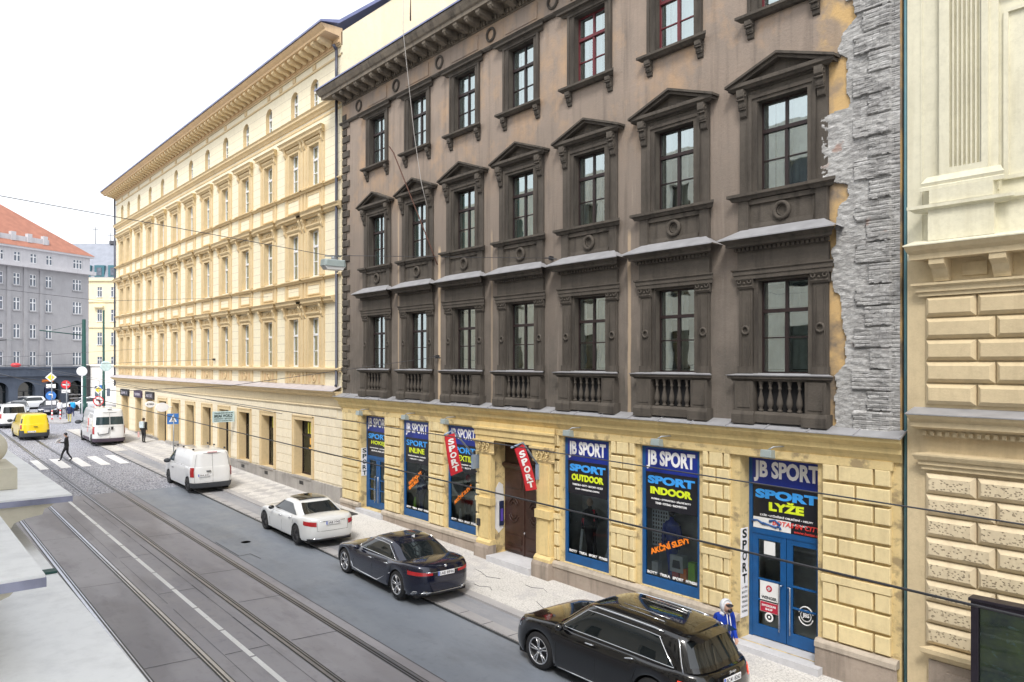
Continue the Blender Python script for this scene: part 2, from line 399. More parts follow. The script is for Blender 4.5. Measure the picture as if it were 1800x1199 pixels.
def scroll(w,h,d):
    """scrolled console: side outline in (out,z), top at z=0, hangs down h, stands out d"""
    p=[(0,0),(d,0),(d*1.02,-.12*h),(d*.98,-.25*h),(d*.72,-.33*h),(d*.62,-.42*h),(d*.68,-.52*h),(d*.6,-.62*h),(d*.36,-.7*h),(d*.34,-.82*h),(d*.28,-.93*h),(0,-h)]
    b=MB(); b.prism([(-o,z) for o,z in p],-w/2,w/2,'x')
    for s in (-1,1):
        b.ring((s*(w/2),-d*.62,-.17*h),d*.24,.018,'x',12,6)
        b.ring((s*(w/2),-d*.38,-.56*h),d*.15,.014,'x',10,6)
    b.tube([(-w/2-.01,-d*.8,-.36*h),(w/2+.01,-d*.8,-.36*h)],.022,6)
    b.tube([(-w/2-.01,-d*.45,-.68*h),(w/2+.01,-d*.45,-.68*h)],.018,6)
    return b
def jb_building():
    B=empty('corner_shop_house',(-18,YW,0),0,'sooty brown four-storey house with pedimented windows above a yellow sports shop front','building')
    x0,x1=-29.5,-6.42
    # ---- upper wall
    w=MB(); ops=[]
    for c in BC:
        for z0,z1 in ((6.62,8.70),(10.70,12.72),(14.72,16.66)): ops.append((c-.60,c+.60,z0,z1,.22))
    wall(w,x0,x1,5.3,17.05,YW,ops,0,1)
    w.quad((x1,YW,.0),(x1,YW+11,.0),(x1,YW+11,19),(x1,YW,19),0)
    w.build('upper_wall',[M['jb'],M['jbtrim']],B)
    r=MB(); r.quad((x0,YW+.9,5.3),(x1,YW+.9,5.3),(x1,YW+.9,17),(x0,YW+.9,17)); 
    for z in (5.5,9.6,13.9): r.quad((x0,YW+.26,z),(x1,YW+.26,z),(x1,YW+.9,z),(x0,YW+.9,z))
    for c in BC:
        for s in (-1.2,1.2): r.quad((c+s,YW+.24,5.3),(c+s,YW+.9,5.3),(c+s,YW+.9,17),(c+s,YW+.24,17))
    r.build('room_lining',M['dark'],B)
    # ---- main cornice
    k=MB()
    prof=[(0,17.78),(.06,17.78),(.10,17.86),(.10,17.96),(.16,18.0),(.20,18.04),(.74,18.04),(.74,18.16),(.80,18.20),(.88,18.34),(.90,18.40),(.90,18.44),(0,18.6)]
    k.mould(x0+.2,x1,YW,prof,0,(1,0))
    n=int((x1-x0)/.62)
    for i in range(n):
        x=x0+.42+i*.62
        k.prism([(YW-.18,18.04),(YW-.70,18.04),(YW-.70,17.95),(YW-.62,17.88),(YW-.45,17.86),(YW-.2,17.80)],x,x+.2)
        k.ring((x+.1,YW-.6,17.93),.06,.03,'x',8,5)
    x=x0+.28
    while x<x1-.1: k.box(x,YW-.155,17.80,x+.085,YW-.09,17.93); x+=.15
    k.build('main_cornice',M['jbcorn'],B)
    t=MB(); t.prism([(YW-.95,18.445),(YW-.95,18.50),(YW+.6,18.85),(YW+.6,18.80)],x0-.78,x1)
    t.prism([(YW+.6,18.80),(YW+.6,18.85),(YW+6,22.4),(YW+11,19.),(YW+11,18.9),(YW+6,22.3)],x0+.02,x1)
    t.build('tin_roof',M['tinblue'],B)
    # ---- frieze with rings, string under it
    f=MB(); wall(f,x0,x1,17.05,17.80,YW-.02,[],0)
    f.mould(x0,x1,YW,[(0,16.97),(.06,16.97),(.11,17.03),(.11,17.08),(.03,17.12),(0,17.12)],1,(1,0))
    for i in range(8):
        c=BC[0]+1.45-2.933*i
        f.ring((c,YW-.05,17.45),.20,.045,'y',20,6,1,.8)
    for c in BC: f.box(c-.75,YW-.045,17.2,c+.75,YW-.015,17.68,0)
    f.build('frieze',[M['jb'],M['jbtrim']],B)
    # ---- quoins at the left corner
    q=MB(); z=5.75; i=0
    while z<17.2:
        ww=.60 if i%2 else .34; q.block(x0+.06,z+.02,x0+.06+ww+random.uniform(-.02,.02),z+.29,YW,.07,.03); z+=.315; i+=1
    q.build('quoins',M['jbtrim'],B)
    # ---- stripped masonry at the right corner
    bd=[(-7.36,14.22),(-7.27,13.84),(-7.6,13.61),(-7.67,13.28),(-7.48,13.05),(-7.5,12.53),(-7.43,12.22),(-7.48,12.06),(-7.82,12.04),(-8.0,11.97),(-8.02,10.9),(-8.0,10.67),(-7.45,10.49),(-7.42,10.25),(-7.6,10.11),(-7.7,9.83),(-7.70,9.31),(-7.8,9.21),(-7.80,8.62),(-7.75,8.31),(-7.6,8.24),(-7.62,7.95),(-7.52,7.3),(-7.5,6.84),(-7.66,6.65),(-7.72,6.60),(-7.74,5.4)]
    def xb(z):
        if z>=bd[0][1]: return -7.36+.12*math.sin(z*3)+.1*math.sin(z*7.3)
        for a,b in zip(bd,bd[1:]):
            if b[1]<=z<=a[1]: return b[0]+(a[0]-b[0])*(z-b[1])/(a[1]-b[1]+1e-6)
        return -7.74
    g=MB(); nx,nz=72,560; X0=-8.3; Z0,Z1=5.50,17.3
    def hgt(x,z):
        rag=noise.noise(Vector((x*4,z*4,1)))*.07
        if x<xb(z)+rag: return -.05
        row=int(z/.42); fr=z/.42-row
        lng=-7.30 if row%2 else -7.02
        lng+=noise.noise(Vector((row*3.3,0,0)))*.26+noise.noise(Vector((z*9,1,0)))*.05
        h=.05
        if x>lng and x<-6.58: 
            h+=.05
            if fr<.08+.08*noise.noise(Vector((x*5,row*2.3,0))): h-=.06
        br=.085; rr=int(z/br); fb=z/br-rr; bx=(x+(rr%2)*.12)/.27; bi=int(bx)
        fine=noise.noise(Vector((x*6,z*12,3)))*.016+noise.noise(Vector((x*22,z*36,5)))*.007
        h+=fine+noise.noise(Vector((bi*1.7,rr*2.1,9)))*(.020 if x>lng else .006)
        if fb<.22 and x>lng and noise.noise(Vector((x*2,z*2,4)))>-.15: h-=.012
        if x<xb(z)+rag+.05: h-=.0
        return h
    g.grid(lambda i,j:(X0+(x1-.005-X0)*i/(nx-1),YW-hgt(X0+(x1-X0)*i/(nx-1),Z0+(Z1-Z0)*j/(nz-1)),Z0+(Z1-Z0)*j/(nz-1)),nx,nz,0,False)
    m,nt,b=base_mat('bare_grey_masonry')
    c=mix(nt,ramp(nt,tnoise(nt,2.2,6,.7),.3,.7),(.24,.235,.23),(.42,.415,.405))
    c=mix(nt,ramp(nt,tnoise(nt,7,6,.75,(1,1,2.6)),.48,.66),c,(.56,.555,.55))
    c=mix(nt,ramp(nt,tnoise(nt,11,5,.7,(1,1,3)),.60,.72,0,.7),c,(.14,.135,.14))
    c=mix(nt,ramp(nt,tnoise(nt,1.7,3,.6),.66,.72,0,.5),c,(.35,.16,.10))
    br=_n(nt,'ShaderNodeTexBrick'); br.inputs['Scale'].default_value=1; br.inputs['Brick Width'].default_value=.27; br.inputs['Row Height'].default_value=.083; br.inputs['Mortar Size'].default_value=.008
    tc=_n(nt,'ShaderNodeTexCoord'); sp=_n(nt,'ShaderNodeSeparateXYZ'); cb=_n(nt,'ShaderNodeCombineXYZ'); nt.links.new(tc.outputs['Object'],sp.inputs[0])
    wob=mathn(nt,'MULTIPLY',tnoise(nt,3.,3),.10)
    nt.links.new(mathn(nt,'ADD',sp.outputs['X'],wob),cb.inputs[0]); nt.links.new(mathn(nt,'ADD',sp.outputs['Z'],wob),cb.inputs[1]); nt.links.new(cb.outputs[0],br.inputs['Vector'])
    br.inputs['Color1'].default_value=(1,1,1,1); br.inputs['Color2'].default_value=(.55,.55,.55,1); br.inputs['Mortar'].default_value=(.25,.25,.25,1)
    lit=_n(nt,'ShaderNodeSeparateColor'); nt.links.new(br.outputs['Color'],lit.inputs[0])
    show=mathn(nt,'MULTIPLY',ramp(nt,sp.outputs['X'],-7.6,-7.1),ramp(nt,tnoise(nt,1.6,4,.6),.36,.56))
    c=mix(nt,mathn(nt,'MULTIPLY',ramp(nt,lit.outputs[0],.2,1.,.75,0),show),c,(.12,.115,.115))
    nt.links.new(c,b.inputs['Base Color']); b.inputs['Roughness'].default_value=.95
    bump(nt,b,tnoise(nt,18,6,.7,(1,1,1.8)),.45,.03)
    g.build('bare_masonry',m,B)
    # ---- windows
    sets=[]
    fr={}
    for key,mat in (('b',M['brownframe']),('r',M['redframe'])):
        for lv,(h,tr,md) in {'1':(2.08,1.40,.80),'2':(2.02,1.36,.70),'3':(1.94,1.30,.66)}.items(): fr[key+lv]=(mat,h,tr,md)
    curts={0:[(-.5,-.34,.1,1.95),(-.30,.02,.1,1.95),(.06,.5,.1,1.95)],1:[(-.5,-.30,.1,1.95),(.05,.22,.1,1.95),(.40,.52,.1,1.95)],
           2:[(-.52,-.38,.1,1.95),(.1,.3,.1,1.95)],3:[(-.5,-.05,.1,1.9),(.05,.5,.1,1.9)]}
    cut=[3,1,2,0,3,3,3]
    cache={}
    def place(c,z,key,ck,cm):
        mat,h,tr,md=fr[key]
        if key not in cache:
            b,gl=sash(1.2,h,tr,md); cache[key]=(b,gl)
        b,gl=cache[key]
        o=b.build('window',mat,B,None); o.location=(c,YW+.15,z)
        q=MB(); y=.055
        for s_ in (-1,1):
            x0_,x1_=(-.55,-.05) if s_<0 else (.05,.55)
            for za,zb_ in ((.05,md-.02),(md+.02,tr-.05),(tr+.05,h-.05)):
                for bx in ((x0_,za,x0_+.045,zb_),(x1_-.045,za,x1_,zb_),(x0_+.045,za,x1_-.045,za+.035),(x0_+.045,zb_-.035,x1_-.045,zb_)): q.box(bx[0],y,bx[1],bx[2],y+.03,bx[3])
        q.build('inner_frame',M['innerframe'],o,None,True)
        p=gl.build('pane',M['glass'],o,None,True)
        k2=curtain(1.2,h,[(a,bb,z0,min(z1,h-.08)) for a,bb,z0,z1 in curts[ck]]).build('curtain',cm,o,None,True)
    # share mesh data between equal windows
    for i,c in enumerate(BC):
        place(c,6.62,'b1',[3,1,2,0,3,3,3][i],M['curtain'] if i<3 else M['curtgreydark'])
        place(c,10.70,'b2',[0,1,1,3,3,0,3][i],M['curtain'] if i in(0,1,2) else M['curtgrn'])
        place(c,14.72,'r3' if i in (0,1,2) else 'b3',[1,0,1,0,3,1,3][i],M['curtain'])
    # ---- trims, one set per window axis
    def r1(): # lowest floor surround
        s=MB()
        for sg in (-1,1):
            a,bb=(-1.06,-.72) if sg<0 else (.72,1.06)
            s.box(a,-.06,.02,bb,0,1.92); s.box(a+.05,-.085,.16,a+.075,-.055,1.86); s.box(bb-.075,-.085,.16,bb-.05,-.055,1.86)
            s.box(a-.02,-.10,0,bb+.02,.0,.16); s.ring(((a+bb)/2,-.075,.98),.085,.03,'y',16,6)
            # capital
            s.prism([(0,1.92),(-.09,1.92),(-.12,1.97),(-.09,2.0),(-.10,2.05),(-.16,2.13),(0,2.13)],a-.03,bb+.03)
            for q in (a+.04,bb-.04): s.ring((q,-.13,2.08),.045,.018,'y',10,5)
            s.sphere(((a+bb)/2,-.12,2.04),.03,6)
            s.box(min(sg*.60,sg*.70),-.03,.0,max(sg*.60,sg*.70),0,2.10)
        s.box(-.60,-.03,2.09,.60,0,2.13)
        s.mould(-1.08,1.08,0,[(0,2.13),(.10,2.13),(.10,2.22),(.12,2.23),(.12,2.31),(.15,2.34),(.15,2.37),(0,2.37)])
        s.box(-1.08,-.10,2.37,1.08,0,2.76)
        return s
    def hood():
        s=MB(); s.mould(-.97,.97,0,[(0,2.76),(.14,2.76),(.14,2.84),(.30,2.86),(.30,2.93),(.42,3.0),(0,3.0)],0)
        x=-1.12
        while x<1.1: s.box(x,-.19,2.77,x+.06,-.14,2.84); x+=.11
        return s
    def hoodtin():
        s=MB(); 
        L=.95
        s.add([(-L-.45,-.45,3.003),(L+.45,-.45,3.003),(L+.45,-.45,3.03),(-L-.45,-.45,3.03),(L+.02,-.08,3.26),(-L-.02,-.08,3.26),(L+.45,0,3.003),(-L-.45,0,3.003)],
              [(0,1,2,3),(3,2,4,5),(2,6,4),(3,5,7)],0)
        return s
    def bal():
        s=MB()
        s.mould(-1.02,1.02,0,[(0,-.17),(.16,-.17),(.18,-.13),(.24,-.11),(.24,-.06),(0,-.06)])
        for sg in (-1,1):
            a,bb=(-1.08,-.62) if sg<0 else (.62,1.08)
            s.box(a,-.20,-.84,bb,0,-.17); s.box(a+.07,-.215,-.76,bb-.07,-.20,-.24)
            s.prism([(0,-1.12),(-.27,-1.12),(-.27,-.92),(-.23,-.84),(0,-.84)],a-.05,bb+.05)
        s.prism([(0,-1.08),(-.22,-1.08),(-.22,-.9),(-.18,-.84),(0,-.84)],-.58,.58)
        s.box(-.62,-.012,-.84,.62,-.004,-.17,1)
        return s
    def slab():
        s=MB(); s.mould(-1.0,1.0,0,[(0,-.056),(.26,-.056),(.28,-.035),(0,.01)],0); return s
    def baluster():
        s=MB(); s.lathe([(.045,-.84),(.055,-.83),(.055,-.79),(.03,-.775),(.05,-.74),(.072,-.66),(.062,-.58),(.03,-.42),(.024,-.36),(.04,-.34),(.04,-.31),(.028,-.29),(.05,-.20),(.05,-.17)],(0,-.12,0),10); return s
    def r2():
        s=MB()
        for sg in (-1,1):
            lo,hi=sorted((sg*1.05,sg*.80)); s.box(lo,-.05,0,hi,0,2.30)
            lo,hi=sorted((sg*.80,sg*.72)); s.box(lo,-.09,0,hi,0,2.20)
            lo,hi=sorted((sg*.72,sg*.60)); s.box(lo,-.06,.0,hi,0,2.08)
        s.box(-.72,-.06,2.02,.72,0,2.10); s.box(-.80,-.09,2.10,.80,0,2.18); s.box(-1.05,-.07,2.30,1.05,0,2.36)
        s.box(-.80,-.04,2.18,.80,0,2.30)
        return s
    def ped():
        s=MB(); s.mould(-1.03,1.03,0,[(0,2.34),(.16,2.34),(.20,2.38),(.24,2.40),(.24,2.48),(0,2.50)])
        # raking cornice: two arms with a stepped profile, tympanum set back
        ap=2.93; L=1.30; b0=2.46
        for (dz,out,th) in ((0,.29,.055),(-.055,.22,.07)):
            for sg in (-1,1):
                p0=(sg*(L-(0 if dz==0 else .05)),b0+dz+.02); p1=(0,ap+dz)
                s.add([(p0[0],-out,p0[1]),(p1[0],-out,p1[1]),(p1[0],-out,p1[1]-th),(p0[0],-out,p0[1]-th),
                       (p0[0],0,p0[1]),(p1[0],0,p1[1]),(p1[0],0,p1[1]-th),(p0[0],0,p0[1]-th)],
                      [(0,1,2,3),(0,4,5,1),(3,2,6,7),(0,3,7,4)])
        s.add([(-1.05,-.06,2.48),(1.05,-.06,2.48),(0,-.06,2.86)],[(0,1,2)])
        return s
    def sill2():
        s=MB(); s.mould(-.86,.86,0,[(0,-.15),(.10,-.15),(.13,-.10),(.18,-.07),(.18,-.01),(0,0)])
        for sg in (-1,1):
            a,bb=sorted((sg*.84,sg*1.08)); s.mould(a,bb,0,[(0,-.17),(.13,-.17),(.16,-.11),(.22,-.08),(.22,-.015),(0,0)])
        return s
    def apron():
        s=MB()
        for sg in (-1,1):
            a,bb=sorted((sg*.80,sg*1.06)); s.box(a,-.10,-.86,bb,0,-.17)
            s.box(a-.02,-.13,-.97,bb+.02,0,-.86)
        s.box(-.80,-.02,-.97,.80,0,-.17); s.box(-.80,-.07,-.27,.80,-.02,-.17); 
        s.prism([(-.02,-.80),(-.05,-.80),(-.09,-.90),(-.09,-.97),(-.02,-.97)],-.80,.80)
        s.prism([(-.02,-.70),(-.035,-.70),(-.055,-.80),(-.02,-.80)],-.72,.72)
        s.ring((0,-.06,-.50),.17,.045,'y',24,8)
        s.ring((0,-.03,-.50),.11,.02,'y',20,6)
        return s
    def r3():
        s=MB()
        for sg in (-1,1):
            lo,hi=sorted((sg*.84,sg*.76)); s.box(lo,-.085,0,hi,0,2.04)
            lo,hi=sorted((sg*.76,sg*.60)); s.box(lo,-.05,0,hi,0,1.98)
        s.box(-.60,-.05,1.94,.60,0,1.98); s.box(-.76,-.085,1.98,.76,0,2.04)
        s.mould(-.98,.98,0,[(0,2.04),(.06,2.04),(.10,2.10),(.20,2.12),(.20,2.18),(.27,2.25),(0,2.30)])
        return s
    def sill3():
        s=MB(); s.mould(-.86,.86,0,[(0,-.14),(.12,-.14),(.17,-.10),(.22,-.07),(.22,-.01),(0,0)]); return s
    protos=[]
    def setp(name,mb,mats,z,kids=()):
        o=mb.build(name,mats,B); o.location=(BC[0],YW,z)
        for kn,kmb,km,offs in kids:
            first=None
            for of in offs:
                if first is None: k=kmb.build(kn,km,o,None,True); first=k
                else: k=first.copy(); COL.objects.link(k); k.parent=o
                k.location=of
        protos.append(o)
    T=M['jbtrim']
    setp('window_surround',r1(),T,6.62)
    setp('window_hood',hood(),T,6.62,[('hood_flashing',hoodtin(),M['tin'],[(0,0,0)])])
    setp('balustrade',bal(),[T,M['black']],6.62,[('baluster',baluster(),T,[(-.46+.23*i,0,0) for i in range(5)]),('sill_flashing',slab(),M['tin'],[(0,0,0)])])
    setp('window_surround',r2(),T,10.70)
    setp('pediment',ped(),T,10.70,[('console',scroll(.17,.62,.20),T,[(-.93,-.05,2.33),(.93,-.05,2.33)])])
    setp('window_sill',sill2(),T,10.70); setp('apron_panel',apron(),T,10.70)
    setp('window_surround',r3(),T,14.72)
    setp('window_sill',sill3(),T,14.72,[('console',scroll(.16,.40,.17),T,[(-.78,0,-.14),(.78,0,-.14)])])
    for p in protos:
        for c in BC[1:]: 
            k=copy_tree(p); k.location=(c,YW,p.location[2])
    # ---- ledge above the shop
    l=MB(); l.mould(x0+.05,x1+.02,YW,[(0,4.92),(.05,4.92),(.10,5.02),(.16,5.10),(.16,5.20),(.22,5.26),(.30,5.32),(.32,5.40),(0,5.40)],0,(1,.3))
    l.build('shop_cornice',M['yel'],B)
    l=MB(); xx=x0-.27; i=0
    while xx<x1+.1:
        xe=min(xx+.98,x1+.12)
        l.add([(xx,YW-.36,5.405),(xe,YW-.36,5.405),(xe,YW-.36,5.425),(xx,YW-.36,5.425),(xx,YW,5.56),(xe,YW,5.56)],[(0,1,2,3),(3,2,5,4)],0)
        l.prism([(YW-.37,5.40),(YW-.37,5.45),(YW,5.585),(YW,5.55)],xe-.012,xe+.012,'x',0)
        xx=xe+.002
        if xe>=x1+.1: break
    l.build('ledge_flashing',M['tin'],B)
    # ---- yellow shop storey
    op=[(-27.87,-26.0,.92,4.70,.30),(-24.67,-22.89,1.10,4.70,.13),(-21.74,-20.0,1.10,4.70,.13),(-19.1,-17.05,.74,4.44,.5),(-15.86,-14.08,1.12,4.72,.13),(-12.97,-11.12,1.12,4.72,.13),(-10.0,-8.12,.54,4.72,.42)]
    w=MB(); wall(w,x0,x1,0,4.95,YW,op,0)
    w.quad((x1+.001,YW,0),(x1+.001,YW+3,0),(x1+.001,YW+3,5.3),(x1+.001,YW,5.3)); w.build('shop_wall',M['yeldirt'],B)
    def blocks(bk,a,bb,phase=0):
        rows=[(2.49+.378*i,2.49+.378*(i+1)) for i in range(6)]+[(1.08+.41*i,1.08+.41*(i+1)) for i in range(3)]
        rows=[r for r in rows]; W=bb-a
        for k,(z0,z1) in enumerate(sorted(rows)):
            g=.022
            if W<.5: cuts=[0,1] if k%2 else [0,.5,1]
            elif k%2: cuts=[0,.5,1] if W<1.5 else [0,.30,1]
            else: cuts=[0,.24,.76,1] if W<1.5 else [0,.12,.48,1]
            for p,q in zip(cuts,cuts[1:]):
                j=random.uniform(-.004,.004)
                bk.block(a+W*p+g,z0+.058,a+W*q-g,z1-.002,YW,.088+j,.016)
        bk.box(a,YW-.10,2.325,bb,YW,2.47)
    for a,bb in ((-29.4,-28.03),(-25.88,-24.8),(-22.77,-21.88),(-19.98,-19.68),(-16.2,-15.98),(-13.96,-13.10),(-11.0,-10.22),(-8.0,-6.58)):
        bk=MB(); blocks(bk,a,bb); bk.build('rusticated_pier',M['yelblk'],B)
    bn=MB(); 
    for a,bb in ((x0+.08,-19.75),(-16.15,x1-.13)): bn.box(a,YW-.085,4.76,bb,YW,4.93)
    bn.build('fascia_band',M['yeldirt'],B)
    def plin(a,bb,top=1.10,d=.13):
        pl.prism([(YW,-.6),(YW-d,-.6),(YW-d,top-.16),(YW-d+.0,top-.16)],a,bb)
        pl.prism([(YW,top-.16),(YW-d-.03,top-.16),(YW-d-.03,top-.06),(YW-d+.03,top),(YW,top)],a,bb,'x',1)
    for a,bb in ((-29.48,-27.87),(-26.0,-19.72),(-16.2,-10.0),(-8.12,-6.45)):
        pl=MB(); plin(a,bb); pl.build('plinth',[M['plinth'],M['plinthl']],B)
    # ---- portal
    po=MB(); P2=YW
    for a,bb in ((-19.66,-19.04),(-16.83,-16.22)):
        po.box(a,YW-.16,1.02,bb,YW,3.92); po.box(a+.1,YW-.185,1.2,bb-.1,YW-.16,2.25); po.box(a+.1,YW-.185,2.65,bb-.1,YW-.16,3.85); po.box(a-.03,YW-.24,2.28,bb+.03,YW,2.52)
        po.prism([(YW,1.02),(YW-.26,1.02),(YW-.26,1.1),(YW-.18,1.18),(YW,1.18)],a-.05,bb+.05)
        po.mould(a,bb,YW,[(0,3.92),(.17,3.92),(.19,3.98),(.17,4.0),(.2,4.28),(.26,4.32),(.26,4.38),(0,4.38)],1)
        for q in (a+.1,(a+bb)/2,bb-.1):
            po.ring((q,YW-.23,4.22),.06,.022,'y',10,5,1); po.ring((q,YW-.22,4.08),.05,.02,'x',10,5,1)
    po.mould(-19.66,-16.22,YW,[(0,4.38),(.18,4.38),(.18,4.52),(.21,4.53),(.21,4.68),(.26,4.74),(.26,4.80),(.17,4.80),(.17,4.94),(0,4.94)],0)
    po.build('portal_surround',[M['yel'],M['yeldirt']],B)
    for a,bb in ((-19.72,-18.98),(-16.89,-16.16)):
        pp=MB(); pp.box(a,YW-.34,-.3,bb,YW,.93); pp.prism([(YW,.93),(YW-.34,.93),(YW-.30,1.02),(YW,1.02)],a,bb); pp.build('portal_plinth',M['plinth'],B)
    d=MB(); Y=YW+.46; a,bb=-19.08,-17.07; z0=.76
    d.box(a,Y-.01,z0,bb,Y+.05,4.44)
    mid=(a+bb)/2
    for s,(p,q) in enumerate(((a+.04,mid-.02),(mid+.02,bb-.04))):
        d.box(p,Y-.05,z0+.02,q,Y,3.45)
        d.box(p+.09,Y-.075,z0+.12,q-.09,Y-.05,.95); d.box(p+.12,Y-.09,z0+.2,q-.12,Y-.07,.87)
        d.box(p+.08,Y-.075,1.08,q-.08,Y-.05,1.35)
        cx=(p+q)/2
        for R in (.17,.26): 
            d.tube([(cx+R*math.cos(t)*.95,Y-.075,2.15+.05+R*math.sin(t)*1.25) for t in [PI*.12+PI*.76*i/9 for i in range(10)]],.016,5)
            d.tube([(cx+R*math.cos(t)*.95,Y-.075,2.15-.05+R*math.sin(t)*1.25) for t in [-PI*.12-PI*.76*i/9 for i in range(10)]],.016,5)
        d.box(p+.08,Y-.075,2.85,q-.08,Y-.05,3.35)
    d.prism([(Y,3.45),(Y-.06,3.45),(Y-.14,3.56),(Y-.14,3.62),(Y,3.66)],a,bb)
    d.box(mid-.035,Y-.075,z0,mid+.035,Y-.04,3.45)
    dd=d.build('entrance_door',M['door'],B,None,False,.006)
    s=MB(); s.sphere((mid+.09,Y-.11,1.5),.035,8); s.build('door_knob',M['chrome'],dd,None,False)
    dd.children[0].parent=dd; dd.children[0].matrix_parent_inverse=Matrix.Identity(4)
    st=MB(); st.box(-18.97,YW-.42,-.3,-16.9,YW+.5,.75); st.build('door_step',M['stepst'],B)
    st=MB(); st.box(-10.35,YW-.32,-.3,-7.95,YW+.02,.53); st.box(-9.99,YW+.02,.3,-8.13,YW+.45,.548); st.build('shop_step',M['stepst'],B); st=MB(); st.box(-27.95,YW-.22,-.3,-25.9,YW+.35,.91); st.build('shop_step',M['stepst'],B)
    iv=MB(); iv.prism([(15.17,1.55),(15.35,1.35),(15.54,1.5),(15.57,2.4),(15.52,2.9),(15.36,3.0),(15.22,2.8),(15.18,2.3)],-19.11,-19.092,'x'); iv.build('whitewash_patch',M['white'],B)
    # rooms behind the shop windows
    for (a,bb,c,dz,rr) in op:
        if rr==.5: continue
        rm=MB()
        Y1=YW+rr+.62
        rm.quad((a,Y1,c),(bb,Y1,c),(bb,Y1,dz),(a,Y1,dz)); rm.quad((a,YW+rr,c),(a,Y1,c),(a,Y1,dz),(a,YW+rr,dz)); rm.quad((bb,YW+rr,c),(bb,Y1,c),(bb,Y1,dz),(bb,YW+rr,dz))
        rm.quad((a,YW+rr,c),(bb,YW+rr,c),(bb,Y1,c),(a,Y1,c),1); rm.quad((a,YW+rr,dz),(bb,YW+rr,dz),(bb,Y1,dz),(a,Y1,dz))
        rm.build('shop_interior',[M['shopwall'],M['shopfloor']],B)
    # ---- shop windows
    names=['HOKEJ','INLINE','TEXTIL',None,'OUTDOOR','INDOOR','LYŽE']
    sm=['LEDNÍ HOKEJ • HOKEJBAL','BRUSLE','KOLEČKOVÉ BRUSLE • CHRÁNIČE','HELMY • DÍLY','SPORTOVNÍ OBLEČENÍ • TRIKA','MIKINY • BOTY','','','TURISTIKA • BOTY • BATOHY • KOLO','STANY • VYBAVENÍ PRO CAMPING','FLORBAL • GYMNASTIKA • SÁLOVÉ BOTY','TENIS • FOTBAL • BADMINTON','LYŽE • LYŽAŘSKÉ OBLEČENÍ • HELMY','HŮLKY • BOTY • RUKAVICE']
    for i,(a,bb,c,dz,rr) in enumerate(op):
        if i==3: continue
        isdoor=i in (0,6); Y=YW+rr-.06
        o=MB(); f=.11 if not isdoor else .09
        W=bb-a; L=a+f; R=bb-f
        bot=c+.26 if not isdoor else c
        zt=3.02 if isdoor else 3.10                   # bottom of the sign board
        if i==0: zt=3.05
        o.box(a,Y,c,L,Y+.07,dz); o.box(R,Y,c,bb,Y+.07,dz); o.box(L,Y,dz-.05,R,Y+.07,dz)
        if not isdoor: o.box(L,Y,c,R,Y+.07,bot)
        fr=o.build('shop_front' if isdoor else 'shop_window',M['blue'],B,None,False,.004)
        def sub(mb,name,mat):
            k=mb.build(name,mat,fr,None,True); return k
        s=MB(); s.box(L,Y+.0,4.06,R,Y+.05,dz-.05); sub(s,'name_board',M['navy'])
        ztb=3.12 if not isdoor else 3.06
        s=MB(); s.box(L+.02,Y+.004,ztb+.0,R-.02,Y+.045,4.055); sub(s,'sport_board',M['signblack'])
        text_mesh('lettering','JB SPORT',M['whitebright'],(L+.04,4.13,R-.07,dz-.10),Y-.002,fr,True,.04 if i>3 else .02)
        text_mesh('lettering','SPORT',M['cyan'],(L+.08,3.76,R-.08,3.97),Y,fr,True,.055 if i>3 else .025)
        wd={'HOKEJ':.62,'INLINE':.66,'TEXTIL':.66,'OUTDOOR':.80,'INDOOR':.80,'LYŽE':.50}[names[i]]; cx=(L+R)/2
        text_mesh('lettering',names[i],M['lime'],(cx-wd*(R-L)/2,3.50,cx+wd*(R-L)/2,3.69 if i!=6 else 3.74),Y,fr,True,.055 if i>3 else .02)
        for k,(zz,ww) in enumerate(((3.36,.38),(3.25,.30))):
            text_mesh('lettering',sm[2*i+k],M['whitebright'],(cx-ww*(R-L),zz,cx+ww*(R-L),zz+.055),Y,fr,True,.02)
        if not isdoor:
            g=MB(); g.quad((L,Y+.035,bot),(R,Y+.035,bot),(R,Y+.035,ztb),(L,Y+.035,ztb)); sub(g,'pane',M['glassd'])
            ww=(R-L)/4
            for k,tx in enumerate(('BOTY','TRIKA','SPORT','FITNESS')):
                text_mesh('lettering',tx,M['whitebright'],(L+ww*k+.04,bot+.05,L+ww*(k+1)-.04,bot+.12),Y+.03,fr,True,.03)
        else:
            door(a,bb,c,ztb,Y,fr,i)
        if i==1:
            for k,(tx,q) in enumerate((('NOVÉ MODELY',0),('BRUSLÍ',-.17))):
                slant_text(fr,tx,(L+.25,2.25+q),1.0-.25*k,.16,.55,Y+.02)
        if i==2: slant_text(fr,'AKČNÍ SLEVY',(L+.25,1.95),1.25,.16,.62,Y+.02)
        if i==5: slant_text(fr,'AKČNÍ SLEVY',(L+.18,1.92),1.35,.20,.40,Y+.02)
    return B
def slant_text(par,tx,p,w,h,ang,Y):
    R=Matrix.Rotation(-ang,4,'Y')
    T=Matrix.Translation((p[0],0,p[1]))
    text_mesh('slogan_lettering',tx,M['orange'],(0,0,w,h),Y,par,True,.04,.004,lambda q:(T@R@q))
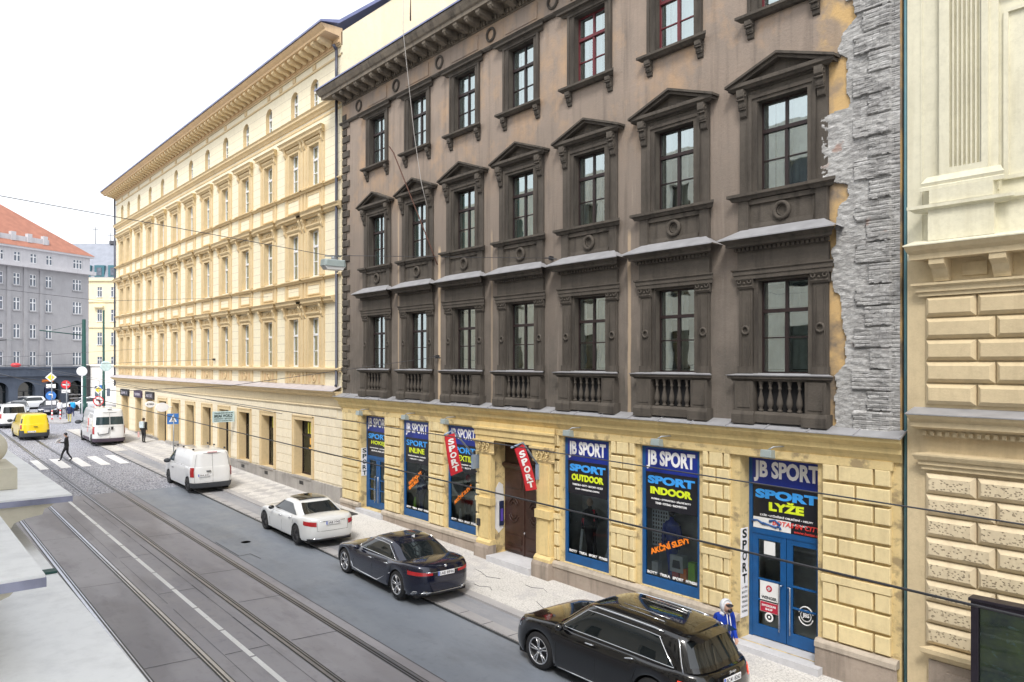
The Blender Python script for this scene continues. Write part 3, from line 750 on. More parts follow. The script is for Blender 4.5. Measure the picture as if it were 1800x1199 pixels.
def door(a,bb,c,zt,Y,fr,i):
    L=a+.09; R=bb-.09; mid=(L+R)/2
    for k,(p,q) in enumerate(((L,mid-.01),(mid+.01,R))):
        o=MB(); z1=zt-(.12 if i==6 else .05); f=.14
        zz=c+.03
        o.box(p,Y+.01,zz,p+f,Y+.065,z1); o.box(q-f,Y+.01,zz,q,Y+.065,z1); o.box(p+f,Y+.01,zz,q-f,Y+.065,zz+.28); o.box(p+f,Y+.01,z1-.13,q-f,Y+.065,z1)
        H=z1-zz
        for t in (.36,.56): o.box(p+f,Y+.0,zz+H*t-.02,q-f,Y+.055,zz+H*t+.02)
        d=o.build('door_leaf',M['blue'],fr,None,True,.004)
        g=MB(); g.quad((p+f,Y+.04,zz+.28),(q-f,Y+.04,zz+.28),(q-f,Y+.04,z1-.13),(p+f,Y+.04,z1-.13)); g=g.build('pane',M['glassd'],fr,None,True)
        h=MB(); hx=q-.07 if k==0 else p+.07; dx=-.05 if k==0 else .05
        h.tube([(hx,Y-.0,zz+1.3),(hx,Y-.07,zz+1.3),(hx+dx,Y-.07,zz+1.3),(hx+dx,Y-.07,zz+.25)],.016,6); h.build('door_handle',M['steel'],fr,None,True)
    tr=MB(); tr.box(L,Y-.005,zt-.12,R,Y+.06,zt-.0); tr.build('transom',M['blue'],fr,None,True)
    if i==6:
        # poster strip over the door
        s=MB(); s.box(L+.03,Y-.008,zt+.01,L+.03+(R-L)*.55,Y+.003,zt+.26); p=s.build('shoe_poster',M['white'],fr,None,True)
        s=MB()
        for (x,z,l,aa) in ((.1,.16,.3,.25),(.38,.13,.35,-.2),(.55,.2,.3,.5),(.75,.1,.12,.9)):
            s.tube([(L+x-.1,Y-.012,zt+z),(L+x+l*.5*math.cos(aa)-.1,Y-.012,zt+z+l*.3*math.sin(aa)),(L+x+l*math.cos(aa)-.1,Y-.012,zt+z-.05)],[.035,.02,.03],6)
        s.build('poster_print',M['blueprint'],fr,None,True)
        text_mesh('lettering','BOTAS IN CITY',M['redlet'],(L+.52,zt+.13,R-.02,zt+.24),Y-.014,fr,True,.02,.002,None,.2)
        text_mesh('lettering','www.botas.cz',M['redlet'],(L+1.05,zt+.03,R-.05,zt+.09),Y-.014,fr,True,.01,.002,None,.2)
        s=MB(); s.box(L+.20,Y+.0,c+.63,L+.66,Y+.008,c+1.33); s=s.build('door_sticker',M['white'],fr,None,True)
        s=MB(); s.box(L+.21,Y-.006,c+.64,L+.65,Y-.001,c+.86); s.lathe([(.075,-.006),(.075,-.001)],(L+.43,Y,c+1.18),20,'y'); s.build('sticker_print',M['redprint'],fr,None,True)
        s=MB(); s.box(L+.39,Y-.012,c+1.165,L+.47,Y-.007,c+1.195); s.box(L+.415,Y-.012,c+1.14,L+.445,Y-.007,c+1.22); s.ring((L+.43,Y-.003,c+.53),.085,.022,'y',20,6,0,.3)
        s.sphere((L+.43,Y-.003,c+.53),.03,6,0,(1,.3,1)); s.build('sticker_emblem',M['white'],fr,None,True)
        text_mesh('lettering','WENGER',M['signblack'],(L+.24,c+.93,L+.62,c+1.0),Y-.004,fr,True,.02,.002)
        text_mesh('lettering','SWISSGEAR',M['whitebright'],(L+.25,c+.76,L+.61,c+.81),Y-.010,fr,True,.02,.002)
        text_mesh('lettering','SHOP',M['whitebright'],(L+.34,c+.68,L+.52,c+.73),Y-.010,fr,True,.02,.002)
        s=MB(); cx=mid+.46; cz=c+.78
        for (t0,t1) in ((.25,2.9),(3.4,6.0)): s.tube([(cx+.17*math.cos(t),Y+.02,cz+.2*math.sin(t)) for t in [t0+(t1-t0)*q/12 for q in range(13)]],.014,5)
        s.ring((cx,Y+.02,cz),.12,.009,'y',20,5,0,.3); s.build('round_sticker',M['white'],fr,None,True)
        text_mesh('lettering','JBS',M['whitebright'],(cx-.08,cz-.06,cx+.08,cz+.06),Y+.022,fr,True,.02,.002)
        s=MB(); s.box(L+.30,Y+.0,c+1.95,L+.58,Y+.008,c+2.25); s.build('paper_notice',M['white'],fr,None,True)
# ================================================================ pale yellow long house
YC=[-32.23,-34.4]+[-37.5-3.17*i for i in range(9)]+[-66.0,-68.1]
def cream_house():
    B=empty('long_cream_house',(-50,YW,0),0,'long cream and tan five-storey house with arched top windows and shops below','building')
    x0,x1=-70.2,-29.52
    w=MB(); ops=[]
    LV=((6.66,8.91),(10.80,12.92),(14.95,16.80))
    for c in YC:
        for a,b in LV: ops.append((c-.52,c+.52,a,b,.28))
        ops.append((c-.42,c+.42,18.45,19.75,.28))
    wall(w,x0,x1,5.5,20.7,YW,ops,0,1)
    w.quad((x0,YW,0),(x0,YW+12,0),(x0,YW+12,21),(x0,YW,21),0)
    # arched heads
    for c in YC:
        r=.42; n=10
        for s in (-1,1):
            pts=[(c+s*r*math.cos(PI/2*i/n),19.38+.37*math.sin(PI/2*i/n)) for i in range(n+1)]
            for i in range(n):
                w.quad((pts[i][0],YW+.001,pts[i][1]),(pts[i+1][0],YW+.001,pts[i+1][1]),(pts[i+1][0],YW+.001,19.76),(pts[i][0],YW+.001,19.76),0)
                w.quad((pts[i][0],YW,pts[i][1]),(pts[i+1][0],YW,pts[i+1][1]),(pts[i+1][0],YW+.2,pts[i+1][1]),(pts[i][0],YW+.2,pts[i][1]),1)
    w.build('upper_wall',[M['creamw'],M['tan']],B)
    r=MB(); r.quad((x0,YW+1,5.5),(x1,YW+1,5.5),(x1,YW+1,20),(x0,YW+1,20)); r.build('room_lining',M['roomgrey'],B)
    # flank wall over the neighbour, roof
    g=MB(); g.add([(x1,YW-.05,5.3),(x1,YW+13,5.3),(x1,YW+13,24.5),(x1,YW+6,26.2),(x1,YW-.05,21.0)],[(0,1,2,3,4)]); g.build('flank_wall',M['crwall'],B)
    t=MB(); t.prism([(YW-1.05,21.16),(YW-1.05,21.24),(YW-.2,21.45),(YW+6,26.35),(YW+13,21.),(YW+13,20.9),(YW+6,26.2),(YW-.2,21.3)],x0-.9,x1+.10)
    for i in range(10):
        x=-32-4.1*i; t.box(x-1.1,YW-.3,21.5,x+1.1,YW+.25,21.86); 
    t.build('tin_roof',M['tinblue'],B)
    k=MB(); k.mould(x0,x1+.0,YW,[(0,20.5),(.08,20.5),(.12,20.58),(.14,20.78),(.20,20.80),(.80,20.86),(.80,20.96),(.90,21.04),(.98,21.12),(.98,21.16),(0,21.16)],0,(1,0))
    x=x0+.1
    while x<x1-.3:
        k.prism([(YW-.16,20.84),(YW-.74,20.86),(YW-.76,20.72),(YW-.62,20.64),(YW-.40,20.62),(YW-.2,20.54)],x,x+.26,'x',1); x+=.62
    x=x0+.05
    while x<x1-.1: k.box(x,YW-.17,20.56,x+.08,YW-.11,20.68,0); x+=.15
    k.build('main_cornice',[M['tan2'],M['tan']],B)
    f=MB()
    f.mould(x0,x1,YW,[(0,20.04),(.05,20.04),(.06,20.10),(.03,20.13),(0,20.13)],0,(1,0)); f.mould(x0,x1,YW,[(0,20.44),(.05,20.42),(.07,20.48),(0,20.5)],0,(1,0))
    for c in YC+[-36.0]:
        f.box(c-.16,YW-.04,20.18,c+.16,YW,20.4); 
    f.mould(x0,x1,YW,[(0,18.0),(.05,18.02),(.10,18.12),(.18,18.18),(.18,18.28),(.24,18.35),(0,18.40)],0,(1,0))
    f.box(x0,YW-.03,17.8,x1,YW,17.9)
    f.build('string_courses',M['tan'],B)
    def win(h,tr,w=1.04,arch=False):
        b=MB(); t=.06; f=.07
        b.box(-w/2,0,0,-w/2+f,t,h); b.box(w/2-f,0,0,w/2,t,h); b.box(-w/2+f,0,0,w/2-f,t,f); b.box(-w/2+f,0,h-f,w/2-f,t,h)
        b.box(-w/2+f,-.03,tr-.05,w/2-f,t-.003,tr+.05); b.box(-.05,-.012,f,.05,t-.006,h-f)
        b.box(-w/2+f,.004,tr*.5-.02,w/2-f,t-.012,tr*.5+.02)
        return b
    for lv,(a,bb) in enumerate(LV+((18.45,19.75),)):
        h=bb-a; w_=1.04 if lv<3 else .84
        fr=win(h,h*.66 if lv<3 else h*.62,w_); g=MB(); g.quad((-w_/2+.03,.03,.03),(w_/2-.03,.03,.03),(w_/2-.03,.03,h-.03),(-w_/2+.03,.03,h-.03))
        c0=None
        for c in YC:
            if c0 is None:
                c0=fr.build('window',M['whiteframe'],B); g.build('pane',M['glass'],c0,None,True)
                curtain(w_,h,[(-w_/2+.05,-w_/2+.22,.06,h-.06),(w_/2-.2,w_/2-.05,.06,h-.06)]).build('curtain',M['curtain'],c0,None,True)
                o=c0
            else: o=copy_tree(c0)
            o.location=(c,YW+.18,a)
    T=M['tan']
    def sur(h,hoodz=None):
        s=MB()
        for sg in (-1,1):
            lo,hi=sorted((sg*1.04,sg*.80)); s.box(lo,-.05,0,hi,0,h+.5)
            lo,hi=sorted((sg*.80,sg*.52)); s.box(lo,-.03,0,hi,0,h)
            lo,hi=sorted((sg*.64,sg*.52)); s.box(lo,-.055,0,hi,-.03,h)
        s.box(-.8,-.03,h,.8,0,h+.5); s.box(-.64,-.055,h,.64,-.03,h+.08)
        s.prism([(0,h+.12),(-.06,h+.12),(-.12,h+.2),(-.12,h+.25),(0,h+.27)],-.72,.72)
        for q in (-.22,0,.22): s.sphere((q,-.05,h+.38+(.05 if q==0 else 0)),.055,6,0,(1,.6,1.3))
        return s
    def setf(name,mb,z,xs=YC,mats=T,kids=()):
        o=mb.build(name,mats,B)
        for kn,kmb,offs in kids:
            first=None
            for of in offs:
                if first is None: k=kmb.build(kn,M['tan'],o,None,True); first=k
                else: k=first.copy(); COL.objects.link(k); k.parent=o
                k.location=of
        for i,c in enumerate(xs):
            p=o if i==0 else copy_tree(o); p.location=(c,YW,z)
    def con(): 
        s=MB(); s.prism([(0,0),(-.20,0),(-.21,-.12),(-.16,-.2),(-.10,-.34),(-.11,-.46),(-.04,-.60),(0,-.62)],-.08,.08)
        s.ring((.08,-.13,-.12),.05,.015,'x',10,5); s.ring((-.08,-.13,-.12),.05,.015,'x',10,5); return s
    setf('window_surround',sur(2.25),6.66,YC,T,[('console',con(),[(-.92,-.04,2.86),(.92,-.04,2.86)])])
    setf('window_surround',sur(2.12),10.80,YC,T,[('console',con(),[(-.92,-.04,2.72),(.92,-.04,2.72)])])
    setf('window_surround',sur(1.85),14.95,YC,T,[('console',con(),[(-.92,-.04,2.40),(.92,-.04,2.40)])])
    hp=MB(); hp.mould(-1.0,1.0,0,[(0,0),(.14,.0),(.18,.06),(.26,.09),(.26,.20),(.34,.28),(0,.36)]); 
    setf('window_hood',hp,17.12,YC[2:-2])
    for c,n in (((YC[0]+YC[1])/2,0),((YC[-1]+YC[-2])/2,1)):
        hp=MB(); hp.mould(-2.08,2.08,0,[(0,0),(.14,.0),(.18,.06),(.26,.09),(.26,.20),(.34,.28),(0,.36)]); o=hp.build('window_hood',T,B); o.location=(c,YW,17.12)
    a=MB()
    for z in (13.50,9.50):
        dz=.0
        a.mould(x0,x1-.6 if z<10 else x1,YW,[(0,z),(.10,z),(.14,z+.06),(.22,z+.09),(.22,z+.17),(.30,z+.25),(0,z+.32)],0,(1,0))
        for c in YC: a.mould(c-.98,c+.98,YW,[(0,z-.02),(.18,z-.02),(.22,z+.05),(.32,z+.08),(.32,z+.17),(.40,z+.26),(0,z+.33)],0)
    for z in (14.84,10.70):
        a.mould(x0,x1,YW,[(0,z-.12),(.06,z-.12),(.10,z-.05),(.16,z-.04),(.16,z),(0,z+.04)],0,(1,0))
        for c in YC: a.mould(c-.98,c+.98,YW,[(0,z-.13),(.10,z-.13),(.14,z-.05),(.21,z-.03),(.21,z+.01),(0,z+.05)],0)
    a.mould(x0,x1,YW,[(0,6.44),(.10,6.44),(.14,6.52),(.22,6.55),(.22,6.61),(0,6.65)],0,(1,0))
    a.build('floor_cornices',T,B)
    for z0,z1 in ((13.84,14.70),(9.84,10.56)):
        for c in YC:
            p=MB()
            for s in (-1,1):
                lo,hi=sorted((s*1.02,s*.80)); p.box(c+lo,YW-.06,z0,c+hi,YW,z1,0)
            p.box(c-.8,YW-.025,z0,c+.8,YW,z1,0); p.box(c-.66,YW-.045,z0+.12,c+.66,YW-.025,z1-.12,1)
            for (u0,v0,u1,v1) in ((-.66,z0+.12,.66,z0+.17),(-.66,z1-.17,.66,z1-.12),(-.66,z0+.17,-.61,z1-.17),(.61,z0+.17,.66,z1-.17)): p.box(c+u0,YW-.07,v0,c+u1,YW-.045,v1,0)
            p.build('apron_panel',[T,M['creamw']],B)
    for c in YC:
        p=MB()
        for s in (-1,1):
            lo,hi=sorted((s*1.02,s*.80)); p.box(c+lo,YW-.06,5.86,c+hi,YW,6.42,0)
        p.box(c-.8,YW-.02,5.86,c+.8,YW,6.42,0); p.ring((c,YW-.04,6.14),.17,.04,'y',16,6,0); p.sphere((c,YW-.04,6.14),.09,8,2,(1,.5,1.2))
        for s in (-1,1): p.box(c+s*.5-.1,YW-.04,5.95,c+s*.5+.1,YW-.02,6.33,2)
        p.build('medallion_panel',[T,M['creamw'],M['tan2']],B)
    l=MB(); l.mould(x0,x1-.02,YW,[(0,5.34),(.10,5.34),(.16,5.42),(.30,5.46),(.30,5.54),(.42,5.62),(0,5.62)],0,(1,0)); l.build('shop_cornice',M['tan'],B)
    l=MB(); l.prism([(YW-.44,5.625),(YW-.44,5.65),(YW,5.85),(YW,5.82)],x0-.4,x1-.05); l.build('ledge_flashing',M['tinl'],B)
    # ---- shops
    SH=[(-33.42,1.85,1.55,0),(-37.62,1.55,1.55,0),(-40.85,1.55,1.55,0),(-44.0,1.55,1.2,1),(-47.0,1.5,1.5,0),(-50.2,1.5,1.5,0),(-53.3,1.5,1.5,0),(-56.4,1.8,1.25,1),(-59.6,1.5,1.6,0),(-62.7,1.4,1.3,0),(-66.9,1.8,1.35,1)]
    w=MB(); ops=[(c-a/2,c+a/2,z,4.16,.42) for c,a,z,d in SH]
    wall(w,x0,x1,0,5.5,YW,ops,0,1)
    w.build('shop_wall',[M['cream'],M['tan']],B)
    for c,a,z,d in SH:
        s=MB()
        for sg in (-1,1):
            lo,hi=sorted((sg*(a/2),sg*(a/2+.22))); s.box(c+lo,YW-.05,z-.02,c+hi,YW,4.16)
            lo,hi=sorted((sg*(a/2+.17),sg*(a/2+.22))); s.box(c+lo,YW-.075,z-.02,c+hi,YW-.05,4.38)
        s.box(c-a/2-.22,YW-.05,4.16,c+a/2+.22,YW,4.38); s.box(c-a/2-.22,YW-.075,4.33,c+a/2+.22,YW-.05,4.38)
        s.build('shop_surround',M['tan'],B)
    q=MB(); rows=[1.56+.413*i for i in range(9)]
    for j in range(8):
        z0,z1=rows[j],rows[j]+.413; x=x1-.06
        edges=sorted([(c-a/2-.26,c+a/2+.26) for c,a,z,d in SH],key=lambda e:-e[0]) if z0<4.3 else []
        segs=[]; cur=x1-.05
        for lo,hi in edges: segs.append((hi,cur)); cur=lo
        segs.append((x0+.05,cur))
        for a,b in segs:
            W=b-a
            if W<.3: continue
            n=max(1,round(W/.75)); off=.5 if j%2 else 0
            cuts=[0]+[(k+off)/n for k in range(0 if off else 1,n)]+[1]
            for u,v in zip(cuts,cuts[1:]):
                if v-u<.01: continue
                q.block(a+W*u+.012,z0+.012,a+W*v-.012,z1-.012,YW,.028,.012)
    q.build('rusticated_blocks',M['cream'],B)
    q=MB(); q.mould(x0,x1,YW,[(0,4.86),(.07,4.86),(.09,4.91),(.06,4.95),(0,4.95)],0,(1,0)); q.box(x0,YW-.03,4.98,x1,YW,5.32); q.build('fascia_band',M['cream2'],B)
    q=MB(); cur=x1
    for c,a,z,d in SH:
        if d: q.box(c+a/2+.02,YW-.10,-.2,cur,YW,1.5); cur=c-a/2-.02
    q.box(x0,YW-.10,-.2,cur,YW,1.5)
    for c,a,z,d in SH:
        if not d: q.box(c-a/2-.1,YW-.14,1.46,c+a/2+.1,YW+.4,1.54)
    for c,a,z,d in SH:
        if not d: q.box(c-.2,YW-.115,1.18,c+.2,YW-.1,1.34,1)
    q.build('plinth',[M['plinthg'],M['dark']],B)
    for n,(c,a,z,d) in enumerate(SH):
        o=MB(); Y=YW+.36; h=4.16-z; hw=a/2; t=.06
        o.box(c-hw,Y,z,c-hw+.07,Y+t,4.16); o.box(c+hw-.07,Y,z,c+hw,Y+t,4.16); o.box(c-hw,Y,4.09,c+hw,Y+t,4.16); o.box(c-hw,Y,z,c+hw,Y+t,z+.09); o.box(c-hw,Y-.01,3.38,c+hw,Y+t,3.46)
        if d: o.box(c-.03,Y-.01,z,c+.03,Y+t,3.4)
        fr=o.build('shop_door' if d else 'shop_window',M['brownframe'],B)
        g=MB(); g.quad((c-hw,Y+.03,z),(c+hw,Y+.03,z),(c+hw,Y+.03,4.16),(c-hw,Y+.03,4.16)); g.build('pane',M['glassd'],fr,None,True)
        if n<3:
            s=MB()
            for k in range(4): s.box(c-.32+.24*k,Y+.005,3.5,c-.18+.24*k,Y+.02,4.02)
            s.box(c-.1,Y+.005,3.0,c+.65,Y+.02,3.3,1); s.box(c-.2,Y+.005,2.75,c+.65,Y+.02,2.86,1)
            s.build('window_poster',[M['lime2'],M['amber']],fr,None,True)
        elif not d:
            s=MB(); s.box(c+.15,Y+.005,3.6,c+.6,Y+.02,3.92); s.box(c+.2,Y+.005,3.1,c+.6,Y+.02,3.36); s.build('window_poster',M['white'],fr,None,True)
    r=MB(); r.quad((x0,YW+1,.5),(x1,YW+1,.5),(x1,YW+1,5),(x0,YW+1,5)); r.build('shop_interior',M['dark'],B)
    d=MB(); d.tube([(x1-.28,YW-.14,18.1),(x1-.28,YW-.14,5.95),(x1-.22,YW-.2,5.85)],.065,8); d.tube([(x1-.28,YW-.14,20.4),(x1-.28,YW-.14,18.1)],.065,8); d.tube([(x1-.28,YW-.3,20.5),(x1-.28,YW-.14,20.3)],.07,8); d.build('downpipe',M['tinblue2'],B)
    d=MB(); d.tube([(x0-.02,YW-.10,20.6),(x0-.02,YW-.10,4.9)],.07,8); d.build('downpipe',M['tinblue2'],B)
    return B
# ================================================================ ivory and sand house on the right
def sand_house():
    Y=15.05; x0,x1=-6.27,7.0
    B=empty('sand_coloured_house',(0,Y,0),0,'ivory and sand coloured house with fluted pilasters and pitted rusticated blocks','building')
    w=MB(); w.quad((x0,Y,-1),(x1,Y,-1),(x1,Y,8.8),(x0,Y,8.8),0); w.quad((x0,Y,8.8),(x1,Y,8.8),(x1,Y,18),(x0,Y,18),1)
    w.quad((x0,Y,-1),(x0,Y+10,-1),(x0,Y+10,18),(x0,Y,18),0); w.quad((x1,Y,-1),(x1,Y+10,-1),(x1,Y+10,18),(x1,Y,18),0)
    w.build('wall',[M['rb_lo'],M['rb_up']],B)
    w=MB(); w.mould(x0,x1,Y,[(0,17.4),(.3,17.5),(.8,17.9),(.8,18.1),(0,18.2)]); w.prism([(Y-.8,18.1),(Y+5,21),(Y+10,18)],x0,x1); w.build('roof_cornice',M['rb_up'],B)
    b=MB(); b2=MB()
    xs=-5.93
    def rows(z0,n,h,mb,bev,dp,pit):
        for k in range(n):
            za=z0+h*k; x=xs; L=[.87,.92] if (k+pit)%2 else [1.17,.95]
            i=0
            while x<x1-.2:
                wd=L[i%2] if i else L[0]
                mb.block(x+.012,za+.015,x+wd-.012,za+h-.015,Y,dp,bev)
                if pit!=1:
                    pass
                x+=wd; i+=1
    rows(1.62,8,.40,b,.075,.115,0); b.build('pitted_blocks',M['verm'],B)
    rows(6.08,5,.405,b2,.07,.11,1); b2.build('diamond_blocks',M['rb_lo'],B)
    m=MB()
    m.mould(xs+.05,x1,Y,[(0,4.88),(.10,4.88),(.10,4.96),(.14,4.97),(.14,5.05),(.18,5.06),(.22,5.14),(.22,5.17),(0,5.20)],0,(1,1))
    m.mould(x0+.24,x1,Y,[(0,5.62),(.14,5.62),(.30,5.68),(.30,5.78),(.38,5.84),(.42,5.90),(0,5.93)],0,(.2,1))
    m.mould(xs,x1,Y,[(0,5.50),(.12,5.50),(.12,5.62),(0,5.62)],0)
    x=xs
    while x<x1: m.box(x,Y-.17,5.52,x+.07,Y-.12,5.60); x+=.13
    m.mould(xs,x1,Y,[(0,8.10),(.10,8.10),(.10,8.17),(.14,8.18),(.14,8.26),(.20,8.30),(.20,8.34),(0,8.36)],0)
    m.mould(x0+.30,x1,Y,[(0,8.76),(.38,8.76),(.38,8.86),(.46,8.92),(.52,9.00),(0,9.04)],0,(.3,1))
    m.mould(-5.75,x1,Y,[(0,1.36),(.08,1.36),(.16,1.46),(.22,1.50),(.22,1.58),(0,1.62)],0)
    x=-5.75
    while x<x1:
        m.prism([(Y,8.76),(Y-.36,8.76),(Y-.36,8.66),(Y-.24,8.58),(Y-.14,8.42),(Y-.12,8.36),(Y,8.36)],x,x+.26); 
        m.box(x+.45,Y-.03,8.44,x+.85,Y,8.68)
        x+=.98
    m.build('lower_mouldings',M['rb_lo'],B)
    t=MB(); t.prism([(Y-.43,5.905),(Y-.43,5.925),(Y,6.03),(Y,6.0)],x0+.13,x1); t.build('ledge_flashing',M['tin'],B)
    u=MB()
    u.prism([(Y,9.0),(Y-.525,9.003),(Y-.525,9.025),(Y,9.16)],x0+.13,x1)
    u.box(-5.80,Y-.26,9.1,-4.72,Y,9.66); u.box(-4.72,Y-.14,9.1,x1,Y,9.66)
    for a,bb,o in ((-5.80,-4.72,.24),(-4.70,x1,.12)):
        u.mould(a,bb,Y,[(0,9.64),(o,9.64),(o+.04,9.68),(o+.10,9.70),(o+.10,9.76),(0,9.80)],0)
    u.box(-5.78,Y-.26,9.78,-4.74,Y,10.05)
    u.mould(-5.72,-4.80,Y,[(0,10.03),(.24,10.03),(.24,10.10),(.20,10.12),(.22,10.18),(.18,10.24),(.14,10.30),(0,10.30)],0)
    # fluted pilaster
    u.box(-5.66,Y-.12,10.3,-5.50,Y,17.4); u.box(-4.98,Y-.12,10.3,-4.86,Y,17.4); u.box(-5.50,Y-.06,10.3,-4.98,Y,17.4)
    for i in range(8):
        x=-5.50+.52*i/7.; u.box(x-.012 if i else x,Y-.12,10.42,x+.012,Y-.05,17.4)
    u.box(-5.5,Y-.12,10.3,-4.98,Y-.05,10.42)
    u.box(-4.86,Y-.05,9.9,-4.72,Y,17.4)
    for a,bb,c,d in ((-4.64,x1,10.05,10.12),(-4.64,-4.57,10.12,12.95)): u.box(a,Y-.06,c,bb,Y,d)
    u.box(-4.64,Y-.05,12.95,x1,Y,13.02); u.box(-4.68,Y-.07,13.25,x1,Y,13.34)
    u.box(-6.02,Y-.015,9.1,-5.99,Y,17.4)
    # windows further right
    u.build('upper_mouldings',M['rb_up'],B)
    for x in (-2.2,1.6,5.0):
        for z,h in ((10.6,2.3),(14.2,2.0)):
            f=MB()
            for (a,bb,c,d) in ((-.6,-.5,0,h),(.5,.6,0,h),(-.5,.5,0,.1),(-.5,.5,h-.1,h),(-.04,.04,.1,h-.1)): f.box(x+a,Y-.04,z+c,x+bb,Y+.0,z+d)
            f=f.build('window',M['brownframe'],B); g=MB(); g.quad((x-.5,Y-.01,z),(x+.5,Y-.01,z),(x+.5,Y-.01,z+h),(x-.5,Y-.01,z+h)); g.build('pane',M['carglass'],f,None,True)
    p=MB(); p.box(-5.85,Y-.10,-.5,x1,Y,1.36); p.box(-5.55,Y-.14,.2,x1,Y-.10,1.2); p.build('plinth',M['plinth'],B)
    p=MB(); p.tube([(-6.335,Y+.1,.1),(-6.335,Y+.1,18)],.04,8); p.build('downpipe',M['teal'],B)
    return B
# ================================================================ house the photo was taken from
def own_house():
    B=empty('near_cream_house',(-12,-.4,0),0,'cream stone house at the left edge with white window ledges','building')
    w=MB(); Y=-.35
    ops=[(x-.6,x+.6,z,z+2.1,.3) for x in [8-3.2*i for i in range(16)] for z in (1.3,6.4,10.2,13.8) if not(-1.2<x<1.2)]
    # facade faces +Y
    t=MB(); wall(t,-45,12,-1,17.6,0,ops,0,0)
    t.v=[(x,Y-y,z) for x,y,z in t.v]; t.box(-45,Y-9,-1,12,Y-1.2,17.6,0); t.build('front_wall',M['own2'],B)
    g=MB()
    for o in ops: g.quad((o[0],Y-.2,o[2]),(o[1],Y-.2,o[2]),(o[1],Y-.2,o[3]),(o[0],Y-.2,o[3]))
    g.build('panes',M['carglass'],B)
    l=MB(); l.box(-45,Y,5.35,12,.80,5.62); l.box(-45,Y,5.15,12,.62,5.35); l.build('ledge',M['slab'],B)
    for x in (-5.95,-2.6): 
        pass
    c=MB(); c.box(-5.25,.70,5.622,-5.17,.80,5.635); c.box(-2.52,.68,5.622,-2.46,.79,5.635); c.build('ledge_stub',M['green'],B)  # two thin dark green boxes lying on the ledge near its front edge
    def hoodslab(xa,xb,yf,zt,name):
        s=MB(); s.box(xa,Y,zt-.012,xb,yf-.0,zt,0); s.box(xa,Y,zt-.05,xb+.004,yf+.004,zt-.012,1)
        # moulded body under the slab (profile seen from its end)
        pr=[(Y,zt-.05),(yf-.10,zt-.05),(yf-.12,zt-.07),(yf-.16,zt-.085),(yf-.17,zt-.12),(yf-.26,zt-.135),(yf-.33,zt-.16),(yf-.36,zt-.21),(yf-.40,zt-.24),(yf-.42,zt-.33),(Y,zt-.33)]
        s.prism(pr,xa,xb-.02,'x',2)
        return s.build(name,[M['slab'],M['tinblue3'],M['own']],B)
    hoodslab(-9.6,-5.9,1.0,5.97,'window_hood')
    hoodslab(-5.6,-3.57,.51,6.01,'window_hood')
    b=MB(); b.box(-7.05,.25,5.973,-6.37,.74,6.12,0); b.build('ball_pedestal',M['own'],B)
    b=MB(); b.sphere((-6.77,.60,6.24),.125,14); b.build('ball_finial',M['own'],B)
    return B
